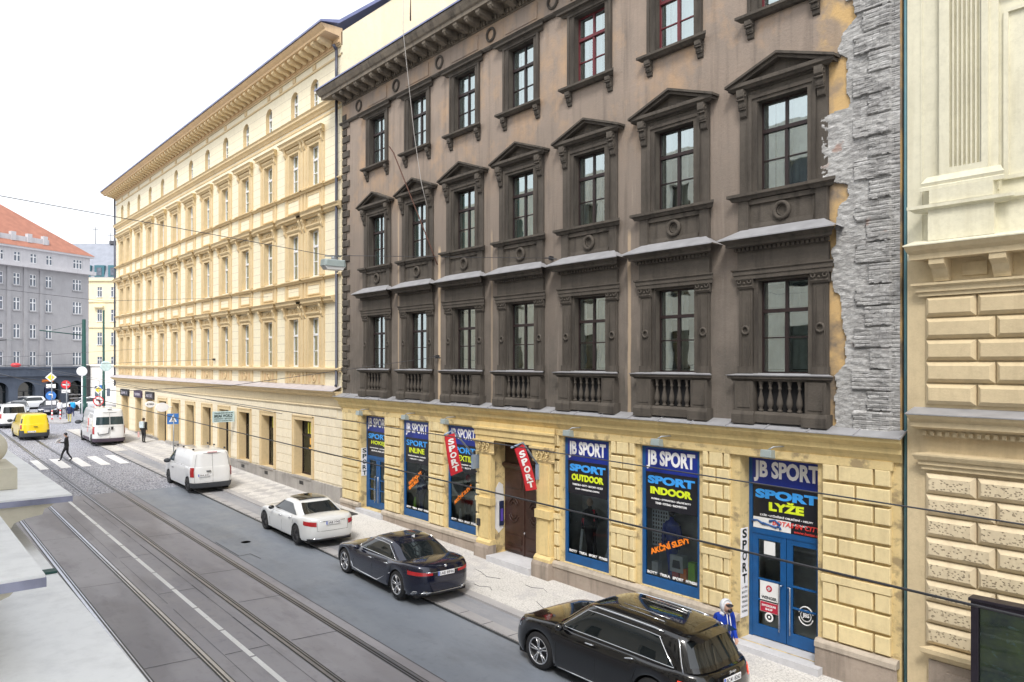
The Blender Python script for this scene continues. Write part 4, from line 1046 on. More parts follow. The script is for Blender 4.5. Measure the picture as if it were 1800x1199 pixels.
def far_houses():
    D=Vector((-.482,.876,0)).normalized()
    B=empty('grey_corner_house',(-114.1,17.7,1.5),math.atan2(D.y,D.x),'grey violet apartment house with red tiled roof and dark stone arcade across the square','building')
    rz=B.rotation_euler[2]; z0=1.5
    # local frame: x along the facade, the house lies on the +y side or -y side
    n=Vector((math.cos(rz+PI/2),math.sin(rz+PI/2),0)); sg=1 if n.dot(Vector((-1,0.2,0)))>0 else -1
    xl,xr=-24.,4.58
    def X(o,k=0):
        return o
    def fin(mb): mb.v=[(x,y*sg,z-z0) for x,y,z in mb.v]; return mb
    cols=[(2.85,.68)]+[(-1.24-2.13*i,.44) for i in range(10)]
    rows=[(6.44,1.83),(9.9,1.78),(13.36,1.63),(16.49,1.5)]
    w=MB(); ops=[(c-h,c+h,z,z+hh,.15) for c,h in cols for z,hh in rows]
    wall(w,xl,xr,6.2,18.9,0,ops,0,0); w.quad((xr,0,0),(xr,9,0),(xr,9,21.3),(xr,0,21.3))
    for c,h in cols[1:]: w.box(c-1.30,-.14,6.2,c-.83,0,18.8,0)
    for c,h in cols:
        for z,hh in rows: w.box(c-h-.1,-.14,z-.14,c+h+.1,.02,z,0)
    fin(w).build('upper_wall',M['greyw'],B,None,True)
    w=MB(); ops=[(c-h,c+h,19.4,20.65,.15) for c,h in cols]
    wall(w,xl,xr+.1,19.0,21.2,-.1,ops,0,0); w.box(xl,-.75,18.75,xr+.55,0,19.2); w.box(xl,-.45,21.05,xr+.5,0,21.3); w.quad((xr+.1,-.1,19),(xr+.1,9,19),(xr+.1,9,21.2),(xr+.1,-.1,21.2))
    fin(w).build('attic_storey',M['greyl'],B,None,True)
    r=MB(); r.add([(xl,-.5,21.3),(xr+.6,-.5,21.3),(xr+.6,12,21.3),(xl,12,21.3),(xl,5.5,28.2),(-4.2,5.5,27.4)],[(0,1,5,4),(1,2,5),(2,3,4,5)]); fin(r).build('tiled_roof',M['tile'],B,None,True)
    r=MB(); r.box(xl,.25,21.9,-1.0,.5,22.7)
    for k in range(10): r.box(-1.9-2.1*k,.1,22.0,-1.3-2.1*k,.6,23.1)
    fin(r).build('roof_parapet',M['greyl'],B,None,True)
    cs=[2.5-3.45*i for i in range(7)]
    a=MB(); ops=[(c-1.15,c+1.15,1.75,4.45,.7) for c in cs]
    wall(a,xl,xr+.15,.6,5.3,-.25,ops,0,0); a.box(xl,-.6,5.1,xr+.5,0,6.25,0); a.box(xl,-.8,6.1,xr+.6,0,6.3,0)
    for c in cs:
        for s_ in (-1,1):
            pts=[(c+s_*1.15*math.cos(PI/2*i/8),3.3+1.14*math.sin(PI/2*i/8)) for i in range(9)]
            for i in range(8): a.quad((pts[i][0],-.252,pts[i][1]),(pts[i+1][0],-.252,pts[i+1][1]),(pts[i+1][0],-.252,4.46),(pts[i][0],-.252,4.46))
    a.quad((xr+.15,-.25,.6),(xr+.15,5,.6),(xr+.15,5,5.3),(xr+.15,-.25,5.3)); fin(a).build('arcade',M['bluegrey'],B,None,True)
    def wn(c,z,hw,h,n,y):
        b=MB(); t=.08
        b.box(c-hw,y,z,c-hw+t,y+.08,z+h); b.box(c+hw-t,y,z,c+hw,y+.08,z+h); b.box(c-hw+t,y,z,c+hw-t,y+.08,z+t); b.box(c-hw+t,y,z+h-t,c+hw-t,y+.08,z+h)
        b.box(c-hw+t,y-.02,z+h*.64-.06,c+hw-t,y+.07,z+h*.64+.06)
        for k in range(1,n):
            x=c-hw+2*hw*k/n; b.box(x-.075,y-.01,z+t,x+.075,y+.06,z+h-t)
        f=fin(b).build('window',M['whiteframe'],B,None,True)
        g=MB(); g.quad((c-hw,y+.05,z),(c+hw,y+.05,z),(c+hw,y+.05,z+h),(c-hw,y+.05,z+h)); fin(g).build('pane',M['farglass'],f,None,True)
    for c,h in cols:
        for z,hh in rows: wn(c,z,h,hh,2 if h<.6 else 3,.08)
        wn(c,19.4,h,1.25,2 if h<.6 else 3,-.03)
    for i,c in enumerate(cs):
        g=MB(); g.quad((c-1.3,.3,1.7),(c+1.3,.3,1.7),(c+1.3,.3,4.5),(c-1.3,.3,4.5)); g.box(c-1.2,.2,3.2,c+1.2,.26,3.28,1); g.box(c-.05,.2,1.7,c+.05,.26,3.2,1)
        if i%2==0: g.box(c-.9,.1,2.5,c+.9,.18,2.62,2); g.box(c-.7,.1,2.0,c+.9,.18,2.15,2)
        fin(g).build('shop_window',[M['carglass'],M['iron'],M['greyl']],B,None,True)
    s=MB(); s.box(-2.4,-.34,4.35,-.9,-.26,4.65); fin(s).build('orange_shop_sign',M['orange'],B,None,True)
    s=MB(); s.box(-2.0,-.34,2.0,-.9,-.26,3.9); fin(s).build('dark_display_board',M['navyd'],B,None,True)
    # pale house beyond
    F=empty('pale_yellow_far_house',(-139.3,28,1.5),math.atan2(.768,.640),'pale yellow house with a slate roof and teal dormers behind the grey corner house','building')
    cols=[-.46+2.26*k for k in (-3,-2,-1,0,1,2,3)]; rws=((6.3,1.5),(9.8,2.0),(13.7,1.9),(17.7,1.6))
    def fz(mb): mb.v=[(x,y,z-1.5) for x,y,z in mb.v]; return mb
    w=MB(); ops=[(c-.42,c+.42,z,z+h,.15) for c in cols for z,h in rws]
    wall(w,-10,12,-1,20.7,0,ops); w.box(-10,-.2,12.6,12,0,12.8); w.box(-10,-.3,20.3,12,0,20.8); w.box(-10,-.2,16.8,12,0,17.0); w.box(-1.3,-.6,15.9,.3,0,16.2)
    w.quad((-10,0,-1),(-10,9,-1),(-10,9,20.7),(-10,0,20.7))
    fz(w).build('wall',M['crwall'],F,None,True)
    for c in cols:
        for z,h in rws:
            b=MB(); b.box(c-.42,.05,z,c-.35,.12,z+h); b.box(c+.35,.05,z,c+.42,.12,z+h); b.box(c-.04,.05,z,c+.04,.12,z+h); b.box(c-.35,.05,z+h*.62,c+.35,.11,z+h*.68); b.box(c-.5,-.15,z-.12,c+.5,.05,z)
            f=fz(b).build('window',M['whiteframe'],F,None,True); g=MB(); g.quad((c-.42,.1,z),(c+.42,.1,z),(c+.42,.1,z+h),(c-.42,.1,z+h)); fz(g).build('pane',M['farglass'],f,None,True)
    r=MB(); r.prism([(-.1,20.8),(.5,22.9),(4.5,27.2),(9,20.8)],-10,12,'x'); fz(r).build('slate_roof',M['slate'],F,None,True)
    for c in [-.46+2.26*k for k in range(-3,4)]:
        d=MB(); d.box(c-.8,-.1,21.0,c+.8,1.5,22.9,0); d.box(c-.4,-.16,21.2,c+.4,-.1,22.5,1); fz(d).build('dormer',[M['tealroof'],M['farglass']],F,None,True)
    a=MB()
    for x,y,h in ((-3.6,4.5,3.0),(-1,4.5,2.0),(.8,4.5,3.6),(2.6,4.5,3.0)): a.tube([(x,y,26.8),(x,y,27+h)],.05,5); a.tube([(x-.5,y,26.6+h),(x+.5,y,26.6+h)],.04,4)
    a.box(-1,4,27,2,5,27.6); fz(a).build('roof_antennas',M['wire'],F,None,True)
    G=empty('white_corner_shop',(-110.6,20.3,1.5),math.atan2(.768,.640),'white single-storey shop wall at the far corner behind the tram poles','building')
    w=MB(); w.box(0,0,-1,14,6,4.9,0); w.box(0,-.2,4.9,14,6,5.15,0); w.build('wall',M['whitewall'],G,None,True)
    for a_,b_,c_,d_ in ((2.75,3.15,1.0,2.0),(1.2,1.9,.7,2.3)):
        w=MB(); w.box(a_,-.06,c_,b_,-.001,d_); w.build('window',M['farglass'],G,None,True)
    s=MB(); s.box(.25,-.5,0,.6,0,5.0); s.build('drain_pipe',M['iron'],G,None,True)
# ================================================================ vehicles
def lerp(a,b,t): return a+(b-a)*t
def poly1(pts,x):
    if x<=pts[0][0]: return pts[0][1]
    for (a,p),(b,q) in zip(pts,pts[1:]):
        if x<=b:
            t=(x-a)/(b-a); return p+(q-p)*t
    return pts[-1][1]
def smooth1(pts,x,w=.10):
    return sum(poly1(pts,x+k*w) for k in (-1,-.5,0,.5,1))/5
def EX(n): return (n*2.2,3.4) if n<5.5 else (n*2.6,5.)     # plan roundness: along, across
class Shell:
    """closed rounded ring swept upwards; rows: (s, xf, xr, w, n); height from zb(x) to zt(x)"""
    def __init__(s,rows,zb,zt): s.rows=rows; s.zb=zb; s.zt=zt
    def par(s,v):
        r=s.rows
        if v<=r[0][0]: return r[0][1:]
        for a,b in zip(r,r[1:]):
            if v<=b[0]:
                t=(v-a[0])/(b[0]-a[0]); return tuple(lerp(p,q,t) for p,q in zip(a[1:],b[1:]))
        return r[-1][1:]
    def pos(s,u,yn,v,off=0):
        def P(u,yn,v):
            xf,xr,w,n=s.par(v); xc=(xf+xr)/2; a=(xf-xr)/2
            x=xc+a*u; z=s.zb(x,abs(yn))+(s.zt(x)-s.zb(x,abs(yn)))*v
            return Vector((x,w*yn,z))
        p=P(u,yn,v)
        if off:
            xf,xr,w,n=s.par(v); a=(xf-xr)/2
            eu,ey=EX(n); nx=eu*abs(u)**(eu-1)/a*(1 if u>0 else -1); ny=ey*abs(yn)**(ey-1)/w*(1 if yn>0 else -1)
            q=Vector((nx,ny,0)); 
            if q.length>0: q.normalize()
            # tilt the offset with the slope of the wall
            e=P(u,yn,min(1,v+.03))-P(u,yn,max(0,v-.03)); 
            if e.length>1e-6:
                e.normalize(); q=(q-e*q.dot(e)); q.normalize()
            p=p+q*off
        return p
    def U(s,x,v,side):
        xf,xr,w,n=s.par(v); u=(x-(xf+xr)/2)/((xf-xr)/2); u=max(-.9999,min(.9999,u))
        eu,ey=EX(n); return u,side*(1-abs(u)**eu)**(1/ey)
    def E(s,yn,v,end):
        eu,ey=EX(s.par(v)[3]); return end*(1-abs(yn)**ey)**(1/eu),yn
def ringlist(n,uu=.93,NX=64,NY=15):
    eu,ey=EX(n); uu=.5**(1/eu); L=[]; y1=(1-uu**eu)**(1/ey)
    us=[-uu+2*uu*i/(NX-1) for i in range(NX)]
    ys=[math.sin(PI/2*(-1+2*i/(NY-1)))*y1 for i in range(NY)]
    for u in us: L.append((u,(1-abs(u)**eu)**(1/ey)))
    for y in ys[::-1][1:-1]: L.append(((1-abs(y)**ey)**(1/eu),y))
    for u in us[::-1]: L.append((u,-(1-abs(u)**eu)**(1/ey)))
    for y in ys[1:-1]: L.append((-(1-abs(y)**ey)**(1/eu),y))
    return L
def shell_mesh(mb,S,vs,n,crown,m=0,NX=64,capn=8,fair=None,closecap=True):
    L=ringlist(n,.93,NX)
    k=len(L); rows=[[S.pos(u,y,v) for u,y in L] for v in vs]
    if closecap:
        top=rows[-1]; xf,xr,w,nn=S.par(1); xc=(xf+xr)/2
        for j in range(1,capn+1):
            t=1-j/capn; rw=[]
            for (u,y),p in zip(L,top):
                x=xc+(p.x-xc)*(t if t>0 else 1e-4); yy=p.y*(t if t>0 else 1e-4)
                z=S.zt(x)+crown(x)*(1-(yy/w)**2)*(1-(abs((x-xc)/((xf-xr)/2)))**8)
                rw.append(Vector((x,yy,z)))
            rows.append(rw)
    mb.add([p for r in rows for p in r],[(j*k+i,j*k+(i+1)%k,(j+1)*k+(i+1)%k,(j+1)*k+i) for j in range(len(rows)-1) for i in range(k)],m,True)
def patch_side(S,side,xa,xb,va,vb,off=.006,nx=26,nv=6,m=0,mb=None):
    """xa(v),xb(v) may be numbers or functions of v; vb may be a function of t in 0..1"""
    mb=mb or MB()
    f=lambda q,v: q(v) if callable(q) else q
    def fn(i,j):
        t=i/(nx-1); top=vb(t) if callable(vb) else vb; bot=va(t) if callable(va) else va
        v=bot+(top-bot)*j/(nv-1); x=lerp(f(xa,v),f(xb,v),t)
        return S.pos(*S.U(x,v,side),v,off)
    mb.grid(fn,nx,nv,m,True); return mb,fn
def patch_end(S,end,ya,yb,va,vb,off=.006,nx=18,nv=7,m=0,mb=None):
    mb=mb or MB()
    f=lambda q,v: q(v) if callable(q) else q
    def fn(i,j):
        t=i/(nx-1); top=vb(t) if callable(vb) else vb; bot=va(t) if callable(va) else va
        v=bot+(top-bot)*j/(nv-1); y=lerp(f(ya,v),f(yb,v),t)
        return S.pos(*S.E(y,v,end),v,off)
    mb.grid(fn,nx,nv,m,True); return mb,fn
def outline(mb,fn,nx,nv,r,m=0,sides='btlr'):
    pts=[fn(i,0) for i in range(nx)]+[fn(nx-1,j) for j in range(1,nv)]+[fn(i,nv-1) for i in range(nx-2,-1,-1)]+[fn(0,j) for j in range(nv-2,0,-1)]
    mb.tube(pts,r,6,m,True)
def wheel(car,x,y,z,R,wd,spokes,rimr=.72,rimmat='rim'):
    s=1 if y>0 else -1
    t=MB(); prof=[(R*rimr*.98,-wd/2),(R*.93,-wd/2),(R*.985,-wd/2+.03),(R,-wd/2+.06),(R,wd/2-.06),(R*.985,wd/2-.03),(R*.93,wd/2),(R*rimr*.98,wd/2)]
    t.lathe(prof,(0,0,0),32,'y',0,True,False)
    t.lathe([(R*rimr,-wd/2),(R*rimr,wd/2)],(0,0,0),32,'y',0,True,True) if False else None
    o=t.build('wheel',M['rubber'],car,None,True); o.location=(x,y,z)
    r=MB(); q=R*rimr; f=s*(wd/2-.012)
    r.ring((0,f,0),q*.955,.018,'y',32,8,0); 
    r.lathe([(q*.98,f),(q*.97,f-s*.12)],(0,0,0),32,'y',0,True,False)
    r.lathe([(1e-3,f-s*.10),(q*.97,f-s*.10)],(0,0,0),24,'y',1,True,False)
    r.lathe([(1e-3,f-s*.01),(.05,f-s*.012),(.065,f-s*.04)],(0,0,0),14,'y',0,True,False)
    for k in range(spokes):
        a=2*PI*k/spokes+.2
        for da in (-.10,.10):
            c0,s0=math.cos(a+da*.4),math.sin(a+da*.4); c1,s1=math.cos(a+da*1.6),math.sin(a+da*1.6)
            r.tube([(c0*.04,f-s*.02,s0*.04),(c1*q*.5,f-s*.018,s1*q*.5),(c1*q*.95,f-s*.006,s1*q*.95)],[.022,.017,.02],6)
    r.build('rim',[M[rimmat],M['iron']],o,None,True)
    return o
def plate(car,x,y,z,txt,rx=0.,end=-1):
    p=MB(); p.box(-.26,-.008,-.057,.26,.004,.057,0); p.box(-.26,-.0095,-.057,-.215,-.008,.057,1)
    o=p.build('number_plate',[M['whitebright'],M['cyan2']],car,None,True)
    text_mesh('lettering',txt,M['signblack'],(-.19,-.038,.24,.038),-.0095,o,True,.01,.001)
    o.location=(x,y,z); o.rotation_euler=(rx,0,-PI/2 if end<0 else PI/2)
    return o
def arch_fn(zb,wheels,ra,zc):
    def f(x,ay):
        z=zb
        if ay>.55:
            for xw in wheels:
                d=abs(x-xw)
                if d<ra: z=max(z,zc+math.sqrt(ra*ra-d*d))
        return z
    return f
def car(kind,name,label,cat,x,y,yaw,paint,platetxt,L,W,H,wb,fo,R,spokes,top,belt,roofpts,gh,group='cars parked along the kerb',zoff=.03,extra=None,rowsf=None,nn=5.,rimmat='rim',scale=(1,1,1)):
    """local frame: +x forwards, origin on the ground at mid length"""
    C=empty(name,(x,y,gz(x)+zoff),PI+yaw,label,cat,group); C.scale=scale
    # follow the gradient of the street
    C.rotation_euler=(0,math.atan(-.0191) if False else 0,PI+yaw)
    xf=L/2-fo; xr=xf-wb; wheels=(xf,xr)
    zb=arch_fn(.24,wheels,R*1.13,R*.98)
    zt=lambda q: smooth1(top,q,.12)
    hw=W/2
    rows=rowsf(L,hw) if rowsf else [(0,L/2-.10,-L/2+.10,hw*.965,nn),(.12,L/2-.03,-L/2+.03,hw*.985,nn),(.35,L/2,-L/2,hw*.995,nn),(.62,L/2-.02,-L/2+.01,hw,nn),(.80,L/2-.06,-L/2+.03,hw*.985,nn),(.92,L/2-.11,-L/2+.05,hw*.955,nn-.3),(.98,L/2-.15,-L/2+.075,hw*.925,nn-.5),(1,L/2-.19,-L/2+.11,hw*.90,nn-.6)]
    S=Shell(rows,zb,zt)
    b=MB(); shell_mesh(b,S,[0,.06,.12,.22,.35,.48,.62,.72,.80,.87,.92,.955,.98,1],nn,lambda q:poly1([(-L/2,.03),(-L/2+.6,.05),(L/2-1.2,.07),(L/2,.04)],q),0)
    body=b.build('body',[M[paint]],C,None,True)
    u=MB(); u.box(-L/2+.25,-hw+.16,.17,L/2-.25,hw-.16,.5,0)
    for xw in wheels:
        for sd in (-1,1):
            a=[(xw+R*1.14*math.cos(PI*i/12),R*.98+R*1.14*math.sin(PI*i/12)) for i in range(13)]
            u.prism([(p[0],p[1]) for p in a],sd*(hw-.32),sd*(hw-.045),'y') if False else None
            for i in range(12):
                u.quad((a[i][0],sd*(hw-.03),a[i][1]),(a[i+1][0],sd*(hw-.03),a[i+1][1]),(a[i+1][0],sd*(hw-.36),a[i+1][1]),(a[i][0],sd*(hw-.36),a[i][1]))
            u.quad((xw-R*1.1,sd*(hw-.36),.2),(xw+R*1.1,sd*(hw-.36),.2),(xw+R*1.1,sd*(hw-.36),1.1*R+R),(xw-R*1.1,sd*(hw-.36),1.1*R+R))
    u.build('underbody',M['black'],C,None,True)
    # cabin
    zr=lambda q: smooth1(roofpts,q,.08)
    g=gh; zg=lambda q,ay: belt-.06
    G=Shell([(0,g['f0'],g['r0'],g['w0'],g['n']),(.25,lerp(g['f0'],g['f1'],.27),lerp(g['r0'],g['r1'],g.get('rk',.27)),lerp(g['w0'],g['w1'],.17),g['n']),(.5,lerp(g['f0'],g['f1'],.52),lerp(g['r0'],g['r1'],g.get('rk2',.53)),lerp(g['w0'],g['w1'],.42),g['n']),
             (.75,lerp(g['f0'],g['f1'],.77),lerp(g['r0'],g['r1'],.78),lerp(g['w0'],g['w1'],.74),g['n']),(.9,lerp(g['f0'],g['f1'],.93),lerp(g['r0'],g['r1'],.93),g['w1'],g['n']-.2),(.97,g['f1']-.05,g['r1']+.05,g['w1']-.05,g['n']-.4),(1,g['f1']-.16,g['r1']+.16,g['w1']-.13,g['n']-.6)],zg,zr)
    b=MB(); shell_mesh(b,G,[0,.12,.25,.37,.5,.62,.75,.83,.9,.94,.97,.99,1],g['n'],lambda q:g.get('crown',.05),0,40)
    b.build('cabin',[M[g.get('mat',paint)]],C,None,True)
    for xw in wheels:
        for sd in (-1,1): wheel(C,xw,sd*(hw-.150),R,R,.235,spokes,.72,rimmat)

    if extra: extra(C,S,G,L,hw,H,belt)
    return C
def glass_set(C,G,sides,rear=None,front=(.86,.08,.86),trim=None,trimr=.012,glassm='carglass'):
    for sd in (1,-1):
        for (xa,xb,va,vb) in sides:
            mb,fn=patch_side(G,sd,xa,xb,va,vb,.008)
            o=mb.build('side_window',M[glassm],C,None,True)
            if trim:
                t=MB(); outline(t,fn,26,6,trimr); t.build('window_trim',M[trim],o,None,True)
    if rear:
        mb,fn=patch_end(G,-1,lambda v:-rear[0],lambda v:rear[0],rear[1],rear[2],.008); mb.build('rear_window',M[glassm],C,None,True)
    mb,fn=patch_end(G,1,-front[0],front[0],front[1],front[2],.008); mb.build('windscreen',M[glassm],C,None,True)
def mirrors(C,x,y,z,mat,s=1.):
    for sd in (-1,1):
        m=MB(); m.sphere((0,0,0),.1*s,8,0,(.75,1.15,.75)); o=m.build('wing_mirror',M[mat],C,None,True); o.location=(x,sd*y,z)
def handles(C,S,xs,v,mat):
    for sd in (-1,1):
        for x in xs:
            h=MB(); p=[S.pos(*S.U(x+d,v,sd),v,o) for d,o in ((-.10,.005),(-.08,.035),(.08,.035),(.10,.005))]
            h.tube(p,.015,6); h.build('door_handle',M[mat],C,None,True)
def seams(C,S,lines,mat='black',r=.005):
    for sd in (-1,1):
        for pts in lines: b=MB(); b.tube([S.pos(*S.U(x,v,sd),v,.001) for x,v in pts],r,4); b.build('panel_gap',M[mat],C,None,True)
def bootgap(C,S,yy,vb,r=.005):
    b=MB(); b.tube([S.pos(*S.E(-yy,v,-1),v,.002) for v in (.985,.8,.62,vb)]+[S.pos(*S.E(y,vb,-1),vb,.002) for y in (-yy*.6,-yy*.2,yy*.2,yy*.6)]+[S.pos(*S.E(yy,v,-1),v,.002) for v in (vb,.62,.8,.985)],r,4); b.build('boot_gap',M['black'],C,None,True)
def tail(C,S,outer,inner,va,vb,mat='red',wrap=.16,vshape=None,name='tail_lamp'):
    """lamp wrapping the rear corner: yn from inner to the corner, then forward along the side"""
    for sd in (-1,1):
        mb=MB(); n=16
        def fn(i,j):
            t=i/(n-1); lo=va(t) if callable(va) else va; hi=vb(t) if callable(vb) else vb; v=lo+(hi-lo)*j/5
            nn=S.par(v)[3]
            if t<.62:
                y=lerp(inner,outer,t/.62); return S.pos(*S.E(sd*y,v,-1),v,.01)
            ue=S.E(outer,v,-1)[0]; xf,xr,w,_=S.par(v); a=(xf-xr)/2
            u=ue+(wrap/a)*((t-.62)/.38); eu,ey=EX(nn); return S.pos(u,sd*(1-abs(u)**eu)**(1/ey),v,.01)
        mb.grid(fn,n,6,0,True); mb.build(name,M[mat],C,None,True)
def build_cars():
    # ---- black off-roader, nearest
    L=4.95; top=[(-2.5,1.02),(-2.3,1.06),(-1.9,1.09),(0.6,1.06),(1.05,1.10),(1.2,1.11),(1.9,1.05),(2.2,.98),(2.42,.84)]
    roof=[(-2.4,1.60),(-1.9,1.64),(-1.2,1.69),(0.0,1.71),(.4,1.68),(1.3,1.62)]
    def ex(C,S,G,L,hw,H,belt):
        side=(lambda v:-1.98+.62*v,lambda v:1.02-.92*v,.15,.80)
        glass_set(C,G,[side],None,(.84,.14,.86),'chrome',.011)
        mb,fn=patch_end(G,-1,-.84,.84,.20,.84,.008); mb.build('rear_window',M['carglass'],C,None,True)
        tail(C,S,.95,.66,.66,.84,'redglow',.05)
        for sd in (-1,1):
            b=MB(); b.tube([G.pos(*G.U(x,.93,sd),.93,.03) for x in (-1.55,-1.35,-.6,.1,.22)],[.01,.022,.022,.022,.01],6); b.build('roof_rail',M['chrome'],C,None,True)
        b=MB()
        for k in (-.42,-.26,.26,.42): b.tube([(-1.35,k,G.zt(-1.35)+.05*(1-(k/.7)**2)),(-.8,k,G.zt(-.8)+.052*(1-(k/.7)**2)),(-.25,k,G.zt(-.25)+.05*(1-(k/.7)**2))],.008,4)
        b.build('roof_ribs',M['chrome'],C,None,True)
        handles(C,S,(.05,-.95),.90,'chrome')
        mirrors(C,.78,1.03,1.14,'blackcar',1.1)
        seams(C,S,[[(.95,.15),(.95,.6),(.92,1)],[(-.12,.1),(-.12,.6),(-.12,1)],[(-1.02,.15),(-1.1,.4),(-1.2,.75),(-1.2,1)]])
        mb=MB(); mb.tube([S.pos(*S.U(x,.02,1),.02,.01) for x in (-.95,-.4,.2,.9)],.014,6); mb.tube([S.pos(*S.U(x,.02,-1),.02,.01) for x in (-.95,-.4,.2,.9)],.014,6); mb.build('sill_trim',M['chrome'],C,None,True)
        for sd in (-1,1):
            q=MB(); q.tube([G.pos(*G.E(sd*.93,v,-1),v,.012) for v in (.92,.75,.5,.25,.02)],.014,6); q.build('pillar_trim',M['chrome'],C,None,True)
        sp=MB(); sp.grid(lambda i,j:(-2.02-.22*j/3,(-.62+1.24*i/9)*(1-.03*j),1.665-.035*j/3-.05*((i-4.5)/4.5)**2),10,4,0,True); sp.build('rear_spoiler',M['blackcar'],C,None,True)
        bootgap(C,S,.78,.30,.006)
        plate(C,-2.495,-.0,.90,'BC41 8262')
        text_mesh('lettering','Jeep',M['chrome'],(-.10,1.0,.10,1.07),0,C,True,.01,.006,lambda q:Vector((-2.50+q.y,-q.x,q.z)))
        e=MB(); e.tube([S.pos(*S.E(y,.30,-1),.30,.02) for y in [-.8+1.6*i/8 for i in range(9)]],.03,6); e.build('bumper_strip',M['iron'],C,None,True)
        hl=MB(); 
        for sd in (-1,1): patch_side(S,sd,L/2-.42,L/2-.20,.72,.93,.008,8,4,0,hl)
        hl.build('headlamp',M['chrome'],C,None,True)
    car('suv','off_road_car','glossy black off-road car with chrome roof rails, nearest of the parked cars','car',-10.62,11.86,0.0,'blackcar','',L,1.98,1.78,2.96,.97,.40,5,top,1.08,roof,
        dict(f0=1.30,f1=.40,r0=-2.34,r1=-2.02,w0=.90,w1=.70,n=4.4,mat='blackcar'),extra=ex,scale=(1.055,1,1))
    # ---- midnight blue saloon
    L=5.14; top=[(-2.6,.98),(-2.35,1.03),(-1.8,1.03),(-1.2,.99),(0.8,.93),(1.2,.97),(1.7,.92),(2.2,.83),(2.55,.68)]
    roof=[(-2.0,1.36),(-1.0,1.40),(-.4,1.435),(.1,1.43),(1.4,1.36)]
    def ex(C,S,G,L,hw,H,belt):
        side=(lambda v:-1.44+.52*v,lambda v:1.06-.95*v,lambda t:.14,lambda t:.14+.64*min(1,(max(0,t)/.20)**.55)*(1 if t<.9 else 1))
        glass_set(C,G,[side],(.80,.10,.88),(.84,.12,.88),'chrome',.012)
        b=MB()
        for sd in (-1,1): b.tube([G.pos(*G.U(x,.90,sd),.90,.012) for x in (-.80,-.3,.15,.5)],.012,6)
        tail(C,S,.95,.42,lambda t:.70-.0*t,lambda t:.79+.05*t,'red',.07)
        b.build('roof_trim',M['chrome'],C,None,True)
        b=MB(); b.tube([S.pos(*S.E(y,.80,-1),.80,.012) for y in [-.62+1.24*i/8 for i in range(9)]],.010,6); b.tube([S.pos(*S.E(y,.10,-1),.10,.012) for y in [-.9+1.8*i/8 for i in range(9)]],.010,6)
        for sd in (-1,1):
            b.tube([S.pos(*S.E(sd*y,v,-1),v,.02) for y,v in ((.55,.06),(.58,.14),(.9,.16),(.93,.08),(.55,.06))],.016,6)
            b.tube([S.pos(*S.U(x,v,sd),v,.008) for x,v in ((-1.15,.05),(-.4,.05),(.6,.09),(1.08,.13),(1.18,.34))],.013,6)
        b.build('chrome_trim',M['chrome'],C,None,True)
        handles(C,S,(.0,-.95),.84,'chrome'); mirrors(C,.72,1.0,1.0,'navycar')
        seams(C,S,[[(1.02,.1),(1.05,.5),(.9,1)],[(-.1,.1),(-.12,.6),(-.16,1)],[(-1.15,.2),(-1.25,.5),(-1.35,1)]])
        d=MB(); patch_end(S,-1,-.80,.80,.0,.07,.012,18,3,0,d); d.build('bumper_lower',M['iron'],C,None,True)
        bootgap(C,S,.66,.42)
        plate(C,-2.575,0,.80,'1AE 8996')
        f=MB(); f.prism([(-.74,1.445),(-.90,1.435),(-.91,1.53)],-.012,.012,'y'); f.build('aerial_fin',M['whitebright'],C,None,True)
        e=MB(); e.lathe([(1e-3,-.012),(.035,-.01),(.04,0)],(0,0,0),14,'x'); o=e.build('badge',M['chrome'],C,None,True); o.location=(-2.55,0,.98)
    car('saloon','saloon_car','midnight blue saloon with chrome window line parked behind the black off-road car','car',-19.42,11.80,-.03,'navycar','',L,1.92,1.47,3.2,.86,.375,5,top,.985,roof,
        dict(f0=1.36,f1=.20,r0=-2.08,r1=-.95,w0=.875,w1=.66,n=3.4,rk=.30,rk2=.56),extra=ex)
    # ---- pearl white saloon
    L=4.94; top=[(-2.5,.98),(-2.3,1.02),(-1.8,1.03),(-1.2,.98),(0.8,.92),(1.2,.96),(1.7,.91),(2.15,.82),(2.45,.66)]
    roof=[(-2.0,1.35),(-1.0,1.39),(-.4,1.425),(.1,1.42),(1.4,1.35)]
    def ex(C,S,G,L,hw,H,belt):
        side=(lambda v:-1.36+.46*v,lambda v:1.02-.92*v,lambda t:.15,lambda t:.15+.63*min(1,(t/.25)**.6))
        glass_set(C,G,[side],(.80,.08,.88),(.84,.12,.88),None)
        r=MB(); r.grid(lambda i,j:(-.80+.92*j/6,(-.52+1.04*i/9),G.zt(-.80+.92*j/6)+.05*(1-((-.52+1.04*i/9)/.51)**2*.98)*(1-abs((-.80+.92*j/6+.37)/.66)**8)+.012),10,7,0,True); r.build('glass_roof',M['carglass'],C,None,True)
        tail(C,S,.95,.62,lambda t:.64+.05*t,.84,'red',.06)
        b=MB(); b.tube([S.pos(*S.E(y,.86,-1),.86,.012) for y in [-.5+1.0*i/8 for i in range(9)]],.010,6); b.tube([S.pos(*S.E(y,.10,-1),.10,.012) for y in [-.9+1.8*i/8 for i in range(9)]],.010,6); b.build('chrome_trim',M['chrome'],C,None,True)
        d=MB(); patch_end(S,-1,-.9,.9,.0,.10,.01,18,3,0,d); d.build('bumper_lower',M['iron'],C,None,True)
        handles(C,S,(.0,-.92),.82,'chrome'); mirrors(C,.72,.98,.99,'blackcar')
        seams(C,S,[[(1.0,.1),(1.02,.5),(.9,1)],[(-.12,.1),(-.14,.6),(-.18,1)],[(-1.1,.2),(-1.2,.5),(-1.3,1)]])
        bootgap(C,S,.60,.44)
        plate(C,-2.475,0,.84,'3AB 7742')
